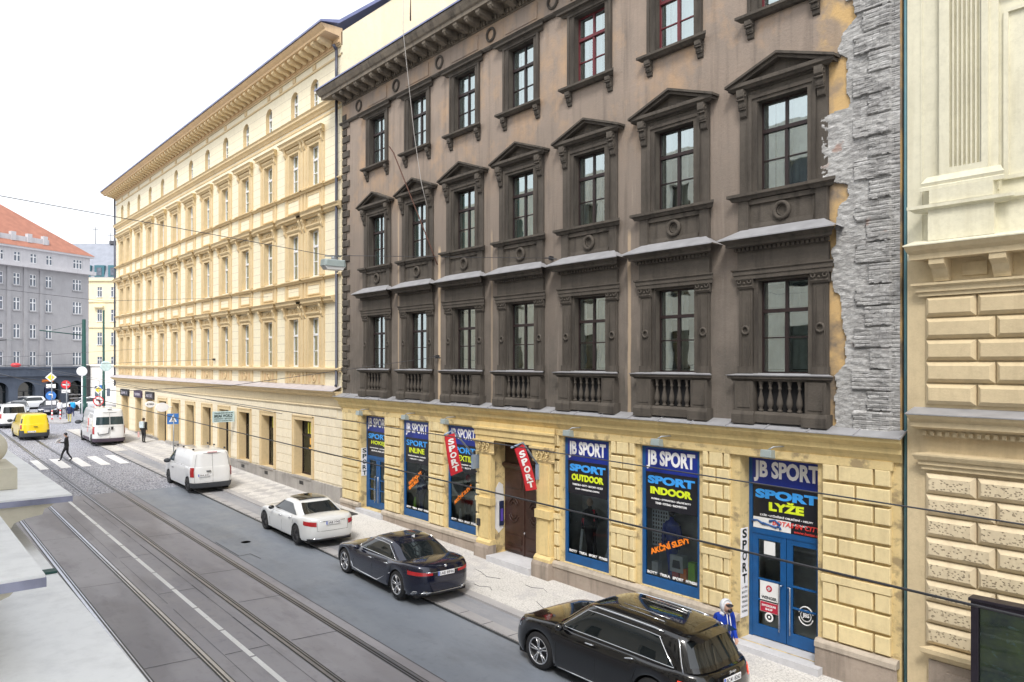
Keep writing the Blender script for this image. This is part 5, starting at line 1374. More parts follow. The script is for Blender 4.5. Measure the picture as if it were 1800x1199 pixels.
    car('saloon','saloon_car','pearl white saloon with black glass roof parked between the panel van and the blue saloon','car',-26.42,12.02,-.03,'pearl','',L,1.87,1.45,2.99,.84,.345,10,top,.975,roof,
        dict(f0=1.34,f1=.18,r0=-2.02,r1=-.92,w0=.855,w1=.645,n=3.4,rk=.30,rk2=.56),extra=ex,rimmat='iron')
    # ---- white panel van
    L=5.0; top=[(-2.5,1.20),(1.2,1.20),(1.6,1.18),(2.1,1.05),(2.5,.80)]
    roof=[(-2.5,1.89),(-2.3,1.91),(-1,1.94),(.5,1.92),(2.1,1.86)]
    def vrows(L,hw): return [(0,L/2-.10,-L/2+.06,hw*.95,6.5),(.15,L/2-.03,-L/2+.02,hw*.98,6.5),(.4,L/2,-L/2+.0,hw,6.5),(.8,L/2-.10,-L/2+.03,hw,6.5),(.93,L/2-.16,-L/2+.045,hw*.985,6.5),(1,L/2-.24,-L/2+.06,hw*.97,6.5)]
    def ex(C,S,G,L,hw,H,belt):
        mb=None
        for sd in (1,-1):
            mb,fn=patch_side(G,sd,.55,lambda v:1.52-.75*v,.08,.80,.008); mb.build('side_window',M['vanglass'],C,None,True)
        mb,fn=patch_end(G,1,-.86,.86,.1,.86,.008); mb.build('windscreen',M['carglass'],C,None,True)
        tail(C,S,.955,.86,.52,.98,'red',.10)
        d=MB(); patch_end(S,-1,-.985,.985,.0,.24,.03,18,4,0,d)
        for sd in (-1,1): patch_side(S,sd,-2.46,-2.12,.0,.24,.02,8,3,0,d)
        d.build('rear_bumper',M['plastic'],C,None,True)
        b=MB(); b.tube([S.pos(*S.E(.0,v,-1),v,.006) for v in (.24,.6,1)]+[G.pos(*G.E(0,v,-1),v,.006) for v in (.1,.5,.88)],.006,4)
        for s_ in (-1,1): b.tube([S.pos(*S.E(s_*.84,v,-1),v,.006) for v in (.24,.6,1)]+[G.pos(*G.E(s_*.84,v,-1),v,.006) for v in (.1,.5,.86)],.006,4)
        b.tube([G.pos(*G.E(y,.88,-1),.88,.006) for y in (-.82,-.4,0,.4,.82)],.006,4)
        b.build('door_gaps',M['iron'],C,None,True)
        seams(C,S,[[(1.3,.1),(1.3,1)],[(.45,.1),(.45,1)],[(-.75,.1),(-.75,1)],[(.45,.97),(-2.0,.97)]],'iron',.006)
        seams(C,G,[[(.45,.02),(.45,.85)],[(-.75,.02),(-.75,.85)]],'iron',.006)
        k=MB()
        for x in (-1.9,-.3,.7):
            for y in (-.72,.72): k.box(x-.07,y-.025,1.955,x+.07,y+.025,2.03)
        k.build('roof_bar_mounts',M['iron'],C,None,True)
        mirrors(C,1.25,1.08,1.2,'plastic',1.5); handles(C,S,(.62,),.72,'plastic')
        plate(C,-2.53,.42,.83,'7AA 4152')
        h=MB(); h.box(-2.53,.10,.98,-2.495,.30,1.03); h.build('door_handle',M['iron'],C,None,True)
        st=MB(); st.box(-2.40,-.22,1.86,-2.36,.22,1.885); st.build('brake_lamp',M['redprint'],C,None,True)
    M['plastic']=flat('grey_plastic',(.05,.055,.065),.6,0,.1)
    car('van','panel_van','white panel van with closed rear doors and roof bar mounts parked beside the kerb','van',-38.85,12.03,-.02,'whitecar','',L,1.93,1.95,3.28,.88,.34,8,top,1.24,roof,
        dict(f0=2.06,f1=.75,r0=-2.44,r1=-2.34,w0=.935,w1=.80,n=6.,crown=.03),extra=ex,rowsf=vrows,rimmat='iron',nn=6.5)
    # ---- tall white van with rear windows
    L=5.9; top=[(-3,1.30),(1.6,1.30),(2.1,1.25),(2.6,1.1),(3,.85)]
    roof=[(-3,2.42),(-2.8,2.46),(-1,2.5),(1.,2.48),(2.6,2.4)]
    def ex2(C,S,G,L,hw,H,belt):
        for sd in (1,-1):
            mb,fn=patch_side(G,sd,1.25,lambda v:2.05-.55*v,.05,.55,.008); mb.build('side_window',M['vanglass'],C,None,True)
        mb,fn=patch_end(G,1,-.86,.86,.05,.6,.008); mb.build('windscreen',M['carglass'],C,None,True)
        for s_ in (0,1):
            mb,fn=patch_end(G,-1,-.86 if s_==0 else .03,-.03 if s_==0 else .86,.10,.56,.012); mb.build('rear_window',M['vanglass'],C,None,True)
        tail(C,S,.965,.90,.5,1.0,'red',.10)
        d=MB(); patch_end(S,-1,-.985,.985,.0,.22,.05,18,4,0,d)
        for sd in (-1,1):
            patch_side(S,sd,-2.9,-2.5,.0,.22,.02,8,3,0,d); patch_side(S,sd,-1.3,1.2,.02,.2,.012,12,3,0,d)
        d.build('bumper_and_sills',M['plum'],C,None,True)
        b=MB(); b.tube([S.pos(*S.E(.0,v,-1),v,.006) for v in (.22,.6,1)]+[G.pos(*G.E(0,v,-1),v,.006) for v in (.1,.5,.8)],.007,4); b.tube([G.pos(*G.E(y,.8,-1),.8,.006) for y in (-.86,-.4,0,.4,.86)],.012,4)
        b.build('door_gaps',M['iron'],C,None,True)
        st=MB(); st.box(-2.86,-.14,2.43,-2.80,.14,2.47); st.box(-3.0,-.2,1.05,-2.95,-.06,1.25); st.tube([(-2.96,.75,.9),(-2.99,.7,.72),(-2.99,.1,.80),(-2.99,.05,1.2)],.03,5); st.build('door_fittings',M['iron'],C,None,True)
        mirrors(C,2.0,1.2,1.35,'plastic',2.0)
        pr=MB()
        patch_side(S,1,-.2,.9,.75,.95,.01,8,3,0,pr); patch_side(G,1,-.1,.8,.1,.22,.01,8,3,0,pr); pr.build('side_print',M['printgrey'],C,None,True)
        pr=MB(); patch_side(G,1,-1.0,-.75,.0,.4,.01,6,4,0,pr); patch_side(S,1,-.95,-.8,.55,1.,.01,6,4,0,pr); pr.build('side_print_red',M['redlet'],C,None,True)
    M['plum']=flat('dark_plum_plastic',(.07,.05,.075),.55)
    M['printgrey']=flat('grey_print',(.4,.42,.45),.5)
    car('van','high_roof_van','tall white van with two dark rear windows parked past the pedestrian crossing','van',-60.6,12.15,-.03,'whitecar','',L,2.05,2.5,3.9,1.0,.35,6,top,1.34,roof,
        dict(f0=2.5,f1=1.5,r0=-2.92,r1=-2.82,w0=1.0,w1=.86,n=6.5,crown=.03),extra=ex2,rowsf=lambda L,hw:[(a,b,c,d,e) for a,b,c,d,e in vrows(L,hw)],rimmat='iron',nn=6.5)
    # ---- yellow delivery van, on the road
    L=4.6; top=[(-2.3,1.15),(1.,1.15),(1.5,1.1),(2.3,.8)]; roof=[(-2.3,1.80),(-2,1.84),(-1,1.86),(.3,1.84),(1.9,1.8)]
    def ex3(C,S,G,L,hw,H,belt):
        for sd in (1,-1):
            mb,fn=patch_side(G,sd,.4,lambda v:1.4-.75*v,.08,.80,.008); mb.build('side_window',M['vanglass'],C,None,True)
        mb,fn=patch_end(G,1,-.86,.86,.1,.86,.008); mb.build('windscreen',M['carglass'],C,None,True)
        tail(C,S,.97,.90,.6,.95,'red',.08)
        g=MB(); 
        for s_ in (-1,1): patch_end(G,-1,s_*.90,s_*.98,.1,.6,.01,5,4,0,g)
        g.build('door_glazing',M['carglass'],C,None,True)
        d=MB(); patch_end(S,-1,-.985,.985,.0,.30,.04,18,4,0,d); 
        for sd in (-1,1): patch_side(S,sd,-2.25,-1.7,.0,.5,.02,8,3,0,d)
        d.build('rear_bumper',M['plastic'],C,None,True)
        mirrors(C,1.1,1.12,1.25,'plastic',1.6); plate(C,-2.33,.25,.60,'2AC 5190')
        h=MB(); h.box(-2.34,-.12,.93,-2.29,.12,.97); h.build('door_handle',M['iron'],C,None,True)
    car('van','delivery_van','bright yellow delivery van driving away along the tram tracks','van',-66.3,8.5,.02,'yellowcar','',L,1.85,1.86,2.9,.85,.33,5,top,1.18,roof,
        dict(f0=1.9,f1=.6,r0=-2.24,r1=-2.12,w0=.9,w1=.77,n=6,crown=.03),extra=ex3,rowsf=vrows,rimmat='iron',nn=6.5,group='vehicles driving on the road',zoff=.01)
    # ---- silver-white minibus ahead
    def ex4(C,S,G,L,hw,H,belt):
        glass_set(C,G,[(-1.9,lambda v:1.4-.75*v,.1,.78)],(.84,.12,.80),(.86,.1,.86),None)
        tail(C,S,.97,.88,.6,1.,'red',.08)
        d=MB(); patch_end(S,-1,-.985,.985,.0,.16,.03,18,4,0,d); d.build('rear_bumper',M['plastic'],C,None,True)
        h=MB(); h.box(-2.42,-.3,.95,-2.38,-.1,1.1); h.build('door_handle',M['iron'],C,None,True); plate(C,-2.43,.2,.68,'4AH 3307'); mirrors(C,1.15,1.1,1.25,'plastic',1.5)
    top4=[(-2.4,1.2),(1.1,1.2),(1.6,1.12),(2.4,.85)]; roof4=[(-2.4,1.86),(-2.1,1.92),(-1,1.95),(.4,1.92),(2,1.86)]
    car('van','minibus','white minibus with a wide dark rear window driving ahead of the yellow van','van',-76.6,8.35,.02,'whitecar','',4.8,1.95,1.95,3.1,.85,.34,5,top4,1.2,roof4,
        dict(f0=2.0,f1=.7,r0=-2.34,r1=-2.2,w0=.93,w1=.80,n=6,crown=.03),extra=ex4,rowsf=vrows,rimmat='iron',nn=6.5,group='vehicles driving on the road',zoff=.01)
    # ---- small cars across the square
    toph=[(-2.1,.95),(1.0,.95),(1.3,.93),(2.1,.7)]; roofh=[(-2.1,1.42),(-1.6,1.45),(-.6,1.49),(.1,1.47),(1.4,1.42)]
    def exh(C,S,G,L,hw,H,belt):
        glass_set(C,G,[(lambda v:-1.5+.2*v,lambda v:1.0-.85*v,.12,.8)],(.82,.12,.8),(.84,.12,.86),None)
        tail(C,S,.96,.70,.6,.9,'red',.12)
        d=MB(); patch_end(S,1,-.9,.9,.1,.5,.01,14,4,0,d); d.build('front_grille',M['iron'],C,None,True)
        h=MB(); patch_end(S,1,.6,.93,.6,.8,.012,6,3,0,h); patch_end(S,1,-.93,-.6,.6,.8,.012,6,3,0,h); h.build('headlamps',M['chrome'],C,None,True)
        plate(C,2.13,0,.45,'5AJ 2280',0,1)
    for nm,lab,x,y,yaw,p in (('hatchback_car','silver hatchback facing the camera behind the white minibus',-92.5,10.9,PI-.1,'greycar'),
                             ('hatchback_car','dark hatchback waiting beside the silver hatchback near the sign island',-92.0,13.6,PI-.3,'navycar'),
                             ('hatchback_car','white hatchback crossing behind the tall green tram pole',-97.5,17.6,PI/2+.35,'whitecar'),
                             ('hatchback_car','white car parked low along the far kerb in front of the stone arcade',-103.5,12.9,PI/2+.35,'whitecar')):
        car('hatch',nm,lab,'car',x,y,yaw,p,'',4.2,1.78,1.5,2.6,.82,.32,5,toph,.95,roofh,dict(f0=1.4,f1=.1,r0=-2.05,r1=-1.7,w0=.8,w1=.6,n=4,crown=.03),extra=exh,group='cars on the square',zoff=.01,rimmat='iron')
# ================================================================ ground
def strip_sheet(name,mat,xs,ys,dz,m2=None,group=None,struct=True):
    b=MB(); 
    pts=sorted({x for x in (xs[0],-75.,xs[1]) if xs[0]<=x<=xs[1]})
    for a,c in zip(pts,pts[1:]):
        b.quad((a,ys[0],gz(a)+dz),(c,ys[0],gz(c)+dz),(c,ys[1],gz(c)+dz),(a,ys[1],gz(a)+dz))
    o=b.build(name,mat)
    if struct: o['kind']='structure'
    return o
def ground_mats():
    def surf(name,c1,c2,sc,rough,extra=None,bmp=.3,bsc=60,spec=.4):
        m,nt,b=base_mat(name)
        c=mix(nt,ramp(nt,tnoise(nt,sc,6,.6,(.25,1,1)),.3,.7),c1,c2)
        c=mix(nt,ramp(nt,tnoise(nt,sc*9,4,.7),.55,.75,0,.35),c,dark(c1,.6))
        if extra: c=extra(nt,c)
        nt.links.new(c,b.inputs['Base Color']); b.inputs['Specular IOR Level'].default_value=spec
        nt.links.new(ramp(nt,tnoise(nt,sc*2,4),.3,.7,rough-.1,rough+.1),b.inputs['Roughness'])
        bump(nt,b,tnoise(nt,bsc,3,.7),bmp,.01); return m
    def patches(nt,c):
        c=mix(nt,ramp(nt,tnoise(nt,1.3,5,.7,(.3,1,1)),.55,.72,0,.4),c,(.16,.15,.16))
        return mix(nt,ramp(nt,tnoise(nt,.35,4,.5,(.35,1.2,1)),.52,.6,0,.5),c,(.19,.18,.19))
    M['asphalt']=surf('asphalt',(.19,.212,.25),(.265,.29,.33),.5,.55,lambda nt,c:mix(nt,ramp(nt,tnoise(nt,.8,5,.65,(.4,1,1)),.52,.68,0,.45),c,(.13,.14,.16)))
    M['trackslab']=surf('track_asphalt',(.27,.262,.285),(.38,.37,.395),.35,.6,patches)
    M['ground']=surf('ground',(.22,.22,.24),(.3,.3,.32),.1,.8)
    M['kerb']=surf('granite_kerb',(.33,.32,.33),(.46,.45,.45),1.2,.75,None,.4)
    def cobb(nt,c):
        v=_n(nt,'ShaderNodeTexVoronoi'); v.feature='DISTANCE_TO_EDGE'; v.inputs['Scale'].default_value=1
        nt.links.new(coords(nt,(5.2,7.5,5),(0,0,.35)),v.inputs['Vector'])
        v2=_n(nt,'ShaderNodeTexVoronoi'); v2.inputs['Scale'].default_value=1; nt.links.new(coords(nt,(5.2,7.5,5),(0,0,.35)),v2.inputs['Vector'])
        sp=_n(nt,'ShaderNodeSeparateColor'); nt.links.new(v2.outputs['Color'],sp.inputs[0])
        c=mix(nt,ramp(nt,sp.outputs[0],0,1,0,.6),c,(.56,.56,.62))
        return mix(nt,ramp(nt,v.outputs['Distance'],.03,.12,1,0),c,(.13,.135,.16))
    M['cobble']=surf('cobblestones',(.30,.31,.36),(.46,.47,.53),.8,.6,cobb,.3)
    nt=M['cobble'].node_tree; b=nt.nodes['Principled BSDF']
    v=_n(nt,'ShaderNodeTexVoronoi'); v.feature='DISTANCE_TO_EDGE'; v.inputs['Scale'].default_value=1
    nt.links.new(coords(nt,(5.2,7.5,5),(0,0,.35)),v.inputs['Vector']); bump(nt,b,ramp(nt,v.outputs['Distance'],0,.25),.8,.04)
    def mosaic(nt,c):
        # squares of pale and grey setts laid diagonally, small joints
        vec=coords(nt,(1.7,1.7,1),(0,0,PI/4)); tcx=_n(nt,'ShaderNodeTexCoord'); spx=_n(nt,'ShaderNodeSeparateXYZ'); nt.links.new(tcx.outputs['Object'],spx.inputs[0]); far=ramp(nt,spx.outputs['X'],-29,-26.5,1,.06); ck=_n(nt,'ShaderNodeTexChecker'); ck.inputs['Scale'].default_value=1; nt.links.new(vec,ck.inputs['Vector'])
        c=mix(nt,mathn(nt,'MULTIPLY',mathn(nt,'MULTIPLY',ck.outputs['Fac'],far),ramp(nt,tnoise(nt,.5,4,.6),.38,.6,.1,.62)),c,(.34,.33,.34))
        v=_n(nt,'ShaderNodeTexVoronoi'); v.feature='DISTANCE_TO_EDGE'; v.inputs['Scale'].default_value=13; nt.links.new(coords(nt),v.inputs['Vector'])
        c=mix(nt,ramp(nt,v.outputs['Distance'],.02,.09,.5,0),c,(.2,.19,.18))
        return mix(nt,ramp(nt,tnoise(nt,.45,6,.75),.54,.60,0,.5),c,(.42,.41,.42))
    M['pave']=surf('mosaic_pavement',(.56,.545,.52),(.70,.68,.65),.6,.8,mosaic,.4)
    M['paint']=surf('worn_road_paint',(.74,.74,.74),(.86,.86,.86),2.,.6,lambda nt,c:mix(nt,ramp(nt,tnoise(nt,9,5,.7),.62,.7,0,.6),c,(.3,.3,.33)),.2)
    M['tar']=flat('tar_joint',(.075,.075,.09),.7)
    M['strip']=surf('worn_kerbside_strip',(.24,.25,.28),(.36,.36,.38),1.4,.7,None,.4)
    M['gutter']=flat('wet_gutter',(.03,.035,.04),.5)
def pz(y): return .115+(y-12.78)/2.52*.13+.003
def build_ground():

    b=MB(); 
    for a,c in ((-420,-75),(-75,60)):
        b.quad((a,-120,gz(a)-.03),(c,-120,gz(c)-.03),(c,320,gz(c)-.03),(a,320,gz(a)-.03))
    o=b.build('ground',M['ground']); o['kind']='structure'
    strip_sheet('road',M['asphalt'],(-39.2,60),(1.2,11.5),0.)
    strip_sheet('cobbled_road',M['cobble'],(-104,-39.2),(-10,11.5),.0)
    strip_sheet('cobbled_square',M['cobble2'] if 'cobble2' in M else M['cobble'],(-104,-71),(11.5,60),.0)
    strip_sheet('track_bed',M['trackslab'],(-39.3,60),(3.45,8.98),.004)
    strip_sheet('near_pavement',M['pave'],(-71,60),(-.6,1.2),.12)
    # gutter line, sloping kerb strip and pavement
    strip_sheet('gutter',M['gutter'],(-54.4,60),(11.44,11.53),.006)
    b=MB()
    def prof_strip(b,x0,x1,prof):
        for (y0,z0),(y1,z1) in zip(prof,prof[1:]):
            b.quad((x0,y0,gz(x0)+z0),(x1,y0,gz(x1)+z0),(x1,y1,gz(x1)+z1),(x0,y1,gz(x0)+z1))
    prof_strip(b,-54.4,60,[(11.53,0),(11.53,.035),(11.86,.04)]); o=b.build('kerb',M['kerb']); o['kind']='structure'
    x=-54; b=MB()
    while x<20: b.box(x,11.535,gz(x)+.03,x+.012,11.858,gz(x)+.044); x+=1.0
    o=b.build('kerb_joints',M['tar']); o['kind']='structure'
    strip_sheet('parking_strip',M['strip'],(-54.4,60),(11.86,12.5),.038)
    b=MB(); prof_strip(b,-70.6,60,[(12.5,.0),(12.5,.105),(12.78,.115)]); o=b.build('inner_kerb',M['kerb']); o['kind']='structure'
    b=MB(); prof_strip(b,-70.6,-54.,[(12.78,.115),(15.3,.245)]); prof_strip(b,-54.,60,[(12.78,.115),(15.3,.245)]); o=b.build('pavement',M['pave']); o['kind']='structure'
    strip_sheet('crossing_pavement',M['pave'],(-70.6,-54.4),(11.5,12.5),.04)
    strip_sheet('far_pavement',M['kerb'],(-118,-103),(-30,60),.10)
    # sign island
    b=MB(); b.prism([(-80.6+2.6*math.cos(t)*1.5,12.3+1.0*math.sin(t)) for t in [2*PI*i/24 for i in range(24)]],gz(-80)-.02,gz(-80)+.12,'z'); o=b.build('traffic_island',M['kerb']); o['kind']='structure'
    b=MB(); x=-54
    # road joints and repairs
    j=MB()
    def ln(x0,y0,x1,y1,w=.03,dz=.009):
        d=Vector((x1-x0,y1-y0,0)).normalized(); n=Vector((-d.y,d.x,0))*w/2
        j.quad((x0-n.x,y0-n.y,gz(x0)+dz),(x1-n.x,y1-n.y,gz(x1)+dz),(x1+n.x,y1+n.y,gz(x1)+dz),(x0+n.x,y0+n.y,gz(x0)+dz))
    for x in (-35.5,-29.4,-23.6,-20.4,-17.0,-12.5,-9.4): ln(x,7.4,x+.12,8.55,.03); 
    for x in (-31,-24.3,-17.4,-12.0,-7): ln(x,4.3,x+.1,5.4,.02)
    for x in (-27,-22.4,-17.1,-13): ln(x,5.9,x+.05,6.9,.03)
    random.seed(3); x=-38.
    while x<10:
        l=random.uniform(.6,2.4); ln(x,6.88,x+l,6.88,random.choice((.010,.012,.03))); x+=l+random.choice((.0,.0,.3))
    x=-36.
    while x<10:
        l=random.uniform(.8,2.4); ln(x,5.87,x+l,5.87,.010); x+=l+random.choice((0,0,.5))
    ln(-39,8.98,12,8.98,.022); ln(-39,3.5,10,3.5,.02)
    ln(-27.2,9.05,-24.9,9.05,.03); ln(-24.9,9.05,-25.0,9.45,.03); ln(-25,9.45,-24.2,9.5,.03)
    o=j.build('road_joints',M['tar']); o['kind']='structure'
    p=MB(); x=-38.6
    while x<12:
        p.quad((x,6.29,gz(x)+.010),(x+1.93,6.29,gz(x+1.93)+.010),(x+1.93,6.41,gz(x+1.93)+.010),(x,6.41,gz(x)+.010)); x+=2.0
    o=p.build('lane_marking',M['paint']); o['kind']='structure'
    p=MB()
    for k in range(9):
        y=2.75+k*1.0; w=.52
        if y>11.2: break
        xa=-48.7; xb=-52.9
        p.quad((xb,y,gz(xb)+.010),(xa,y-.02,gz(xa)+.010),(xa,y+w-.02,gz(xa)+.010),(xb,y+w,gz(xb)+.010))
    o=p.build('crosswalk',M['paint']); o['kind']='structure'
    for nm,(ya,yb_) in (('nearer',(4.16,5.53)),('farther',(7.22,8.64))):
        T=empty('tram_track',(-20,(ya+yb_)/2,gz(-20)),0,('worn bright tram track nearest to the photographer' if nm=='nearer' else 'darker tram track between the white line and the parked cars'),'tram track','tram tracks set in the road')
        for y,s in ((ya,1),(yb_,-1)):
            r=MB()
            for a,c in ((-104,-75),(-75,40)):
                for (y0,y1,dz,mm) in ((y-.065,y+.135,.012,1),(y-.035,y+.032,.018,0),(y+.075,y+.10,.016,0)):
                    if s<0: y0,y1=2*y-y1,2*y-y0
                    r.quad((a,y0,gz(a)+dz),(c,y0,gz(c)+dz),(c,y1,gz(c)+dz),(a,y1,gz(a)+dz),mm)
            r.build('rail',[M['rail'] if nm=='nearer' else M['rail2'],M['gutter']],T)
    b=MB(); b.box(-28.9,14.0,gz(-28)+.12,-27.4,14.75,gz(-28)+.235); tag(b.build('cellar_grate',M['iron']),'dark cellar grate in the pavement beside the far shop door','grate')
    b=MB(); b.lathe([(.01,0),(.16,.0)],(-26.6,9.9,gz(-26.6)+.008),20,'z'); b.build('manhole_cover',M['tar']); tag(bpy.data.objects['manhole_cover'],'small round dark cover in the asphalt in front of the white saloon','manhole cover')
    c=MB()
    for (x,y,l,a) in ((-18.6,13.9,1.3,.1),(-16.4,14.2,.9,-.3),(-15.2,13.4,1.4,.2),(-17.5,13.2,.8,.4),(-12.5,13.7,1.2,.1)):
        for k in range(3):
            x0=x+l*k/3; c.tube([(x0,y+.12*math.sin(k*2+a*9),gz(x0)+pz(y)),(x0+l/3,y+.12*math.sin(k*2+2+a*9),gz(x0)+pz(y))],.007,4)
    o=c.build('pavement_cracks',M['tar']); o['kind']='structure'
# ================================================================ wires, lamps, poles, signs
def wire(name,pts,r,label,cat='wire',group=None,sag=0.):
    P=[]
    for a,b in zip(pts,pts[1:]):
        a=Vector(a); b=Vector(b); n=10
        for i in range(n): 
            t=i/n; p=a.lerp(b,t); p.z-=sag*4*t*(1-t); P.append(p)
    P.append(Vector(pts[-1])); w=MB(); w.tube(P,r,5); return tag(w.build(name,M['wire']),label,cat,group)
def sign_pole(x,y,h,label,cat='sign post',r=.03,z=None):
    z=gz(x) if z is None else z
    C=empty('sign_post',(x,y,z),0,label,cat); b=MB(); b.tube([(0,0,0),(0,0,h)],r,8); b.build('post',M['postgrey'],C,None,True); return C
FACE=math.atan2(-.64,.768)  # plates turned towards the viewer: local -Y faces down the street
def disc(C,z,r,mats,shape='round',ring=None,dx=0,dy=-.05,yaw=-PI/2+.75,name='sign_plate',sub=None):
    """sign plate; its face is the local -Y side, turned by yaw about z"""
    b=MB()
    if shape=='round': 
        b.lathe([(r,0),(r,.015)],(0,0,0),24,'y',0,False,True)
        if ring: b.lathe([(r*.80,-.004),(r*.80,0)],(0,0,0),24,'y',1,False,True)
    elif shape=='diamond':
        b.prism([(-r,0),(0,-r),(r,0),(0,r)],0,.015,'y',0)
        if ring: b.prism([(-r*.68,0),(0,-r*.68),(r*.68,0),(0,r*.68)],-.006,-.001,'y',1)
    else:
        w,h=shape; b.box(-w,0,-h,w,.015,h,0)
        if ring: b.box(-w*.9,-.005,-h*.86,w*.9,-.001,h*.86,1)
    if sub: sub(b)
    o=b.build(name,mats,C,None,True); o.location=(dx,dy,z); o.rotation_euler=(0,0,yaw); return o
def furniture():
    M['postgrey']=flat('grey_post',(.32,.34,.36),.45,.5); M['signblue']=flat('blue_road_sign',(.05,.20,.58),.4); M['signyel']=flat('yellow_road_sign',(.85,.68,.05),.4); M['signred']=flat('red_road_sign',(.72,.04,.05),.4)
    W=M['whitebright']
    TW='overhead tram wires'
    wire('contact_wire',[(-70,4.85,5.44+1.34),(-30,4.85,5.44+.42),(6,4.85,5.36)],.009,'nearer overhead tram wire, running along the bright track','tram wire',TW)
    wire('contact_wire',[(-70,7.9,5.33+1.34),(-30,7.9,5.33+.45),(6,7.9,5.30)],.009,'farther overhead tram wire, running along the darker track','tram wire',TW)
    wire('messenger_wire',[(-70,7.3,6.95),(-30,7.4,5.95),(-18,7.6,5.6)],.008,'thin wire above the farther tram wire in front of the cream house','wire',TW)
    wire('span_wire',[(-22.2,15.1,7.07),(-22.2,11.5,6.63),(-22.2,7.9,6.2),(-22.2,4.85,6.1),(-22.2,-.3,7.0)],.009,'span wire hooked to the brown house just above its first row of windowsills','wire','span wires across the street')
    wire('span_wire',[(-45.6,15.1,7.04),(-45.6,7.9,6.75),(-45.6,4.85,6.7),(-45.6,-.3,7.2)],.010,'span wire hooked to the middle of the cream house','wire','span wires across the street')
    wire('span_wire',[(-62,15.1,7.9),(-62,7.9,7.3),(-62,4.85,7.2),(-62,-.3,7.8)],.010,'span wire hooked to the far half of the cream house','wire','span wires across the street')
    wire('span_wire',[(-37.5,15.1,10.2),(-37.5,7.6,9.6),(-37.5,-.3,10.2)],.009,'upper span wire crossing the far half of the cream house','wire','span wires across the street')
    for x,z in ((-22.2,7.07),(-45.6,7.04),(-16.3,9.92)):
        b=MB(); b.box(x-.03,15.0,z-.06,x+.03,15.14,z+.06); b.tube([(x-.25,15.05,z+.03),(x,15.0,z),(x+.25,15.05,z-.05)],.018,5)
        tag(b.build('wall_hook',M['iron']),{-22.2:'iron wall hook of the lower span wire beside the pale vertical streak',-45.6:'iron wall hook of the span wire on the cream house',-16.3:'iron wall hook holding the lamp cable between two ring panels'}[x],'hook')
    wire('lamp_cable',[(-15.2,-.35,9.80),(-15.5,7.6,9.24),(-16.3,15.05,9.92)],.007,'cable across the street carrying the hanging lamp','wire')
    L=empty('hanging_street_lamp',(-15.55,7.75,9.18),0,'grey hanging street lamp on a cable in front of the drainpipe of the cream house','street lamp')
    b=MB(); 
    def sec(x,w,z0,z1): return [(x,-w,z0),(x,w,z0),(x,w*.92,z1),(x,-w*.92,z1)]
    S=[sec(-.13,.20,-.16,-.05),sec(-.10,.27,-.17,-.02),sec(.10,.27,-.17,-.02),sec(.13,.20,-.16,-.05)]
    b.add([p for s in S for p in s],[(0,1,2,3)]+[(i*4+k,i*4+(k+1)%4,i*4+4+(k+1)%4,i*4+4+k) for i in range(3) for k in range(4)]+[(12,15,14,13)])
    b.build('housing',M['lampgrey'],L,None,True,.01)
    b=MB(); b.prism([(-.25,-.17),(-.19,-.25),(.19,-.25),(.25,-.17)],-.11,.11,'x'); b.build('diffuser',M['lampglass'],L,None,True,.01)
    b=MB(); b.tube([(0,0,-.03),(0,0,.06)],.04,8); b.tube([(0,-.2,.05),(0,.2,.07)],.015,5); b.build('cable_clamp',M['postgrey'],L,None,True)
    # broken pole and hanging cable on the brown house
    b=MB(); b.tube([(-24.7,14.6,14.95),(-24.56,14.7,14.7),(-22.6,14.95,11.2),(-22.1,15.0,10.3)],.022,6); tag(b.build('bent_pole',M['rust']),'thin rusty pole leaning across the second pediment from the left','pole')
    b=MB(); b.tube([(-22.9,14.1,19.9),(-23.0,14.15,18.6),(-22.98,14.6,15),(-22.9,14.85,13.3),(-22.6,14.9,12.4)],.012,5); tag(b.build('hanging_cable',M['wire2']),'pale cable hanging from the dark cornice past the second window column','cable')
    b=MB(); b.tube([(-22.75,14.3,18.9),(-22.7,14.28,20.1)],[.03,.01],6); tag(b.build('lightning_rod',M['rust']),'short rusty rod standing on the edge of the dark cornice','rod')
    # red SPORT signs
    for X,pts,arm,lab in ((-16.75,[(14.06,4.36),(14.40,4.50),(14.92,3.11),(14.50,3.10)],[(15.1,3.66),(14.36,4.53),(13.92,4.41)],'red SPORT board on a bent arm beside the brown entrance door'),
                          (-19.80,[(13.73,4.53),(14.10,4.60),(14.42,3.36),(13.97,3.24)],[(15.0,3.72),(14.02,4.70),(13.70,4.57)],'red SPORT board on a bent arm in front of the third shop panel')):
        C=empty('hanging_shop_sign',(X,15.1,3.66),0,lab,'shop sign','red hanging SPORT signs')
        b=MB(); b.tube([(X,)+arm[0],(X,)+arm[1],(X,)+arm[2]],.028,6); b.box(X-.05,14.9 if X>-18 else 14.8,3.4,X+.05,15.14,3.85); b.build('arm',M['signgrey'],C)
        b=MB(); tl,tr,br,bl=[Vector((0,)+p) for p in pts]
        def bp(i,j):
            t=i/4; s=j/8; a=tl.lerp(tr,t); c=bl.lerp(br,t); p=a.lerp(c,s); return (X+.05*math.sin(PI*s),p.y-.05*math.sin(PI*s)*(1 if X<-18 else 0),p.z)
        b.grid(bp,5,9,0,True); b.grid(lambda i,j:(bp(i,j)[0]-.03,)+bp(i,j)[1:],5,9,0,True)
        b.build('board',M['redsign'],C)
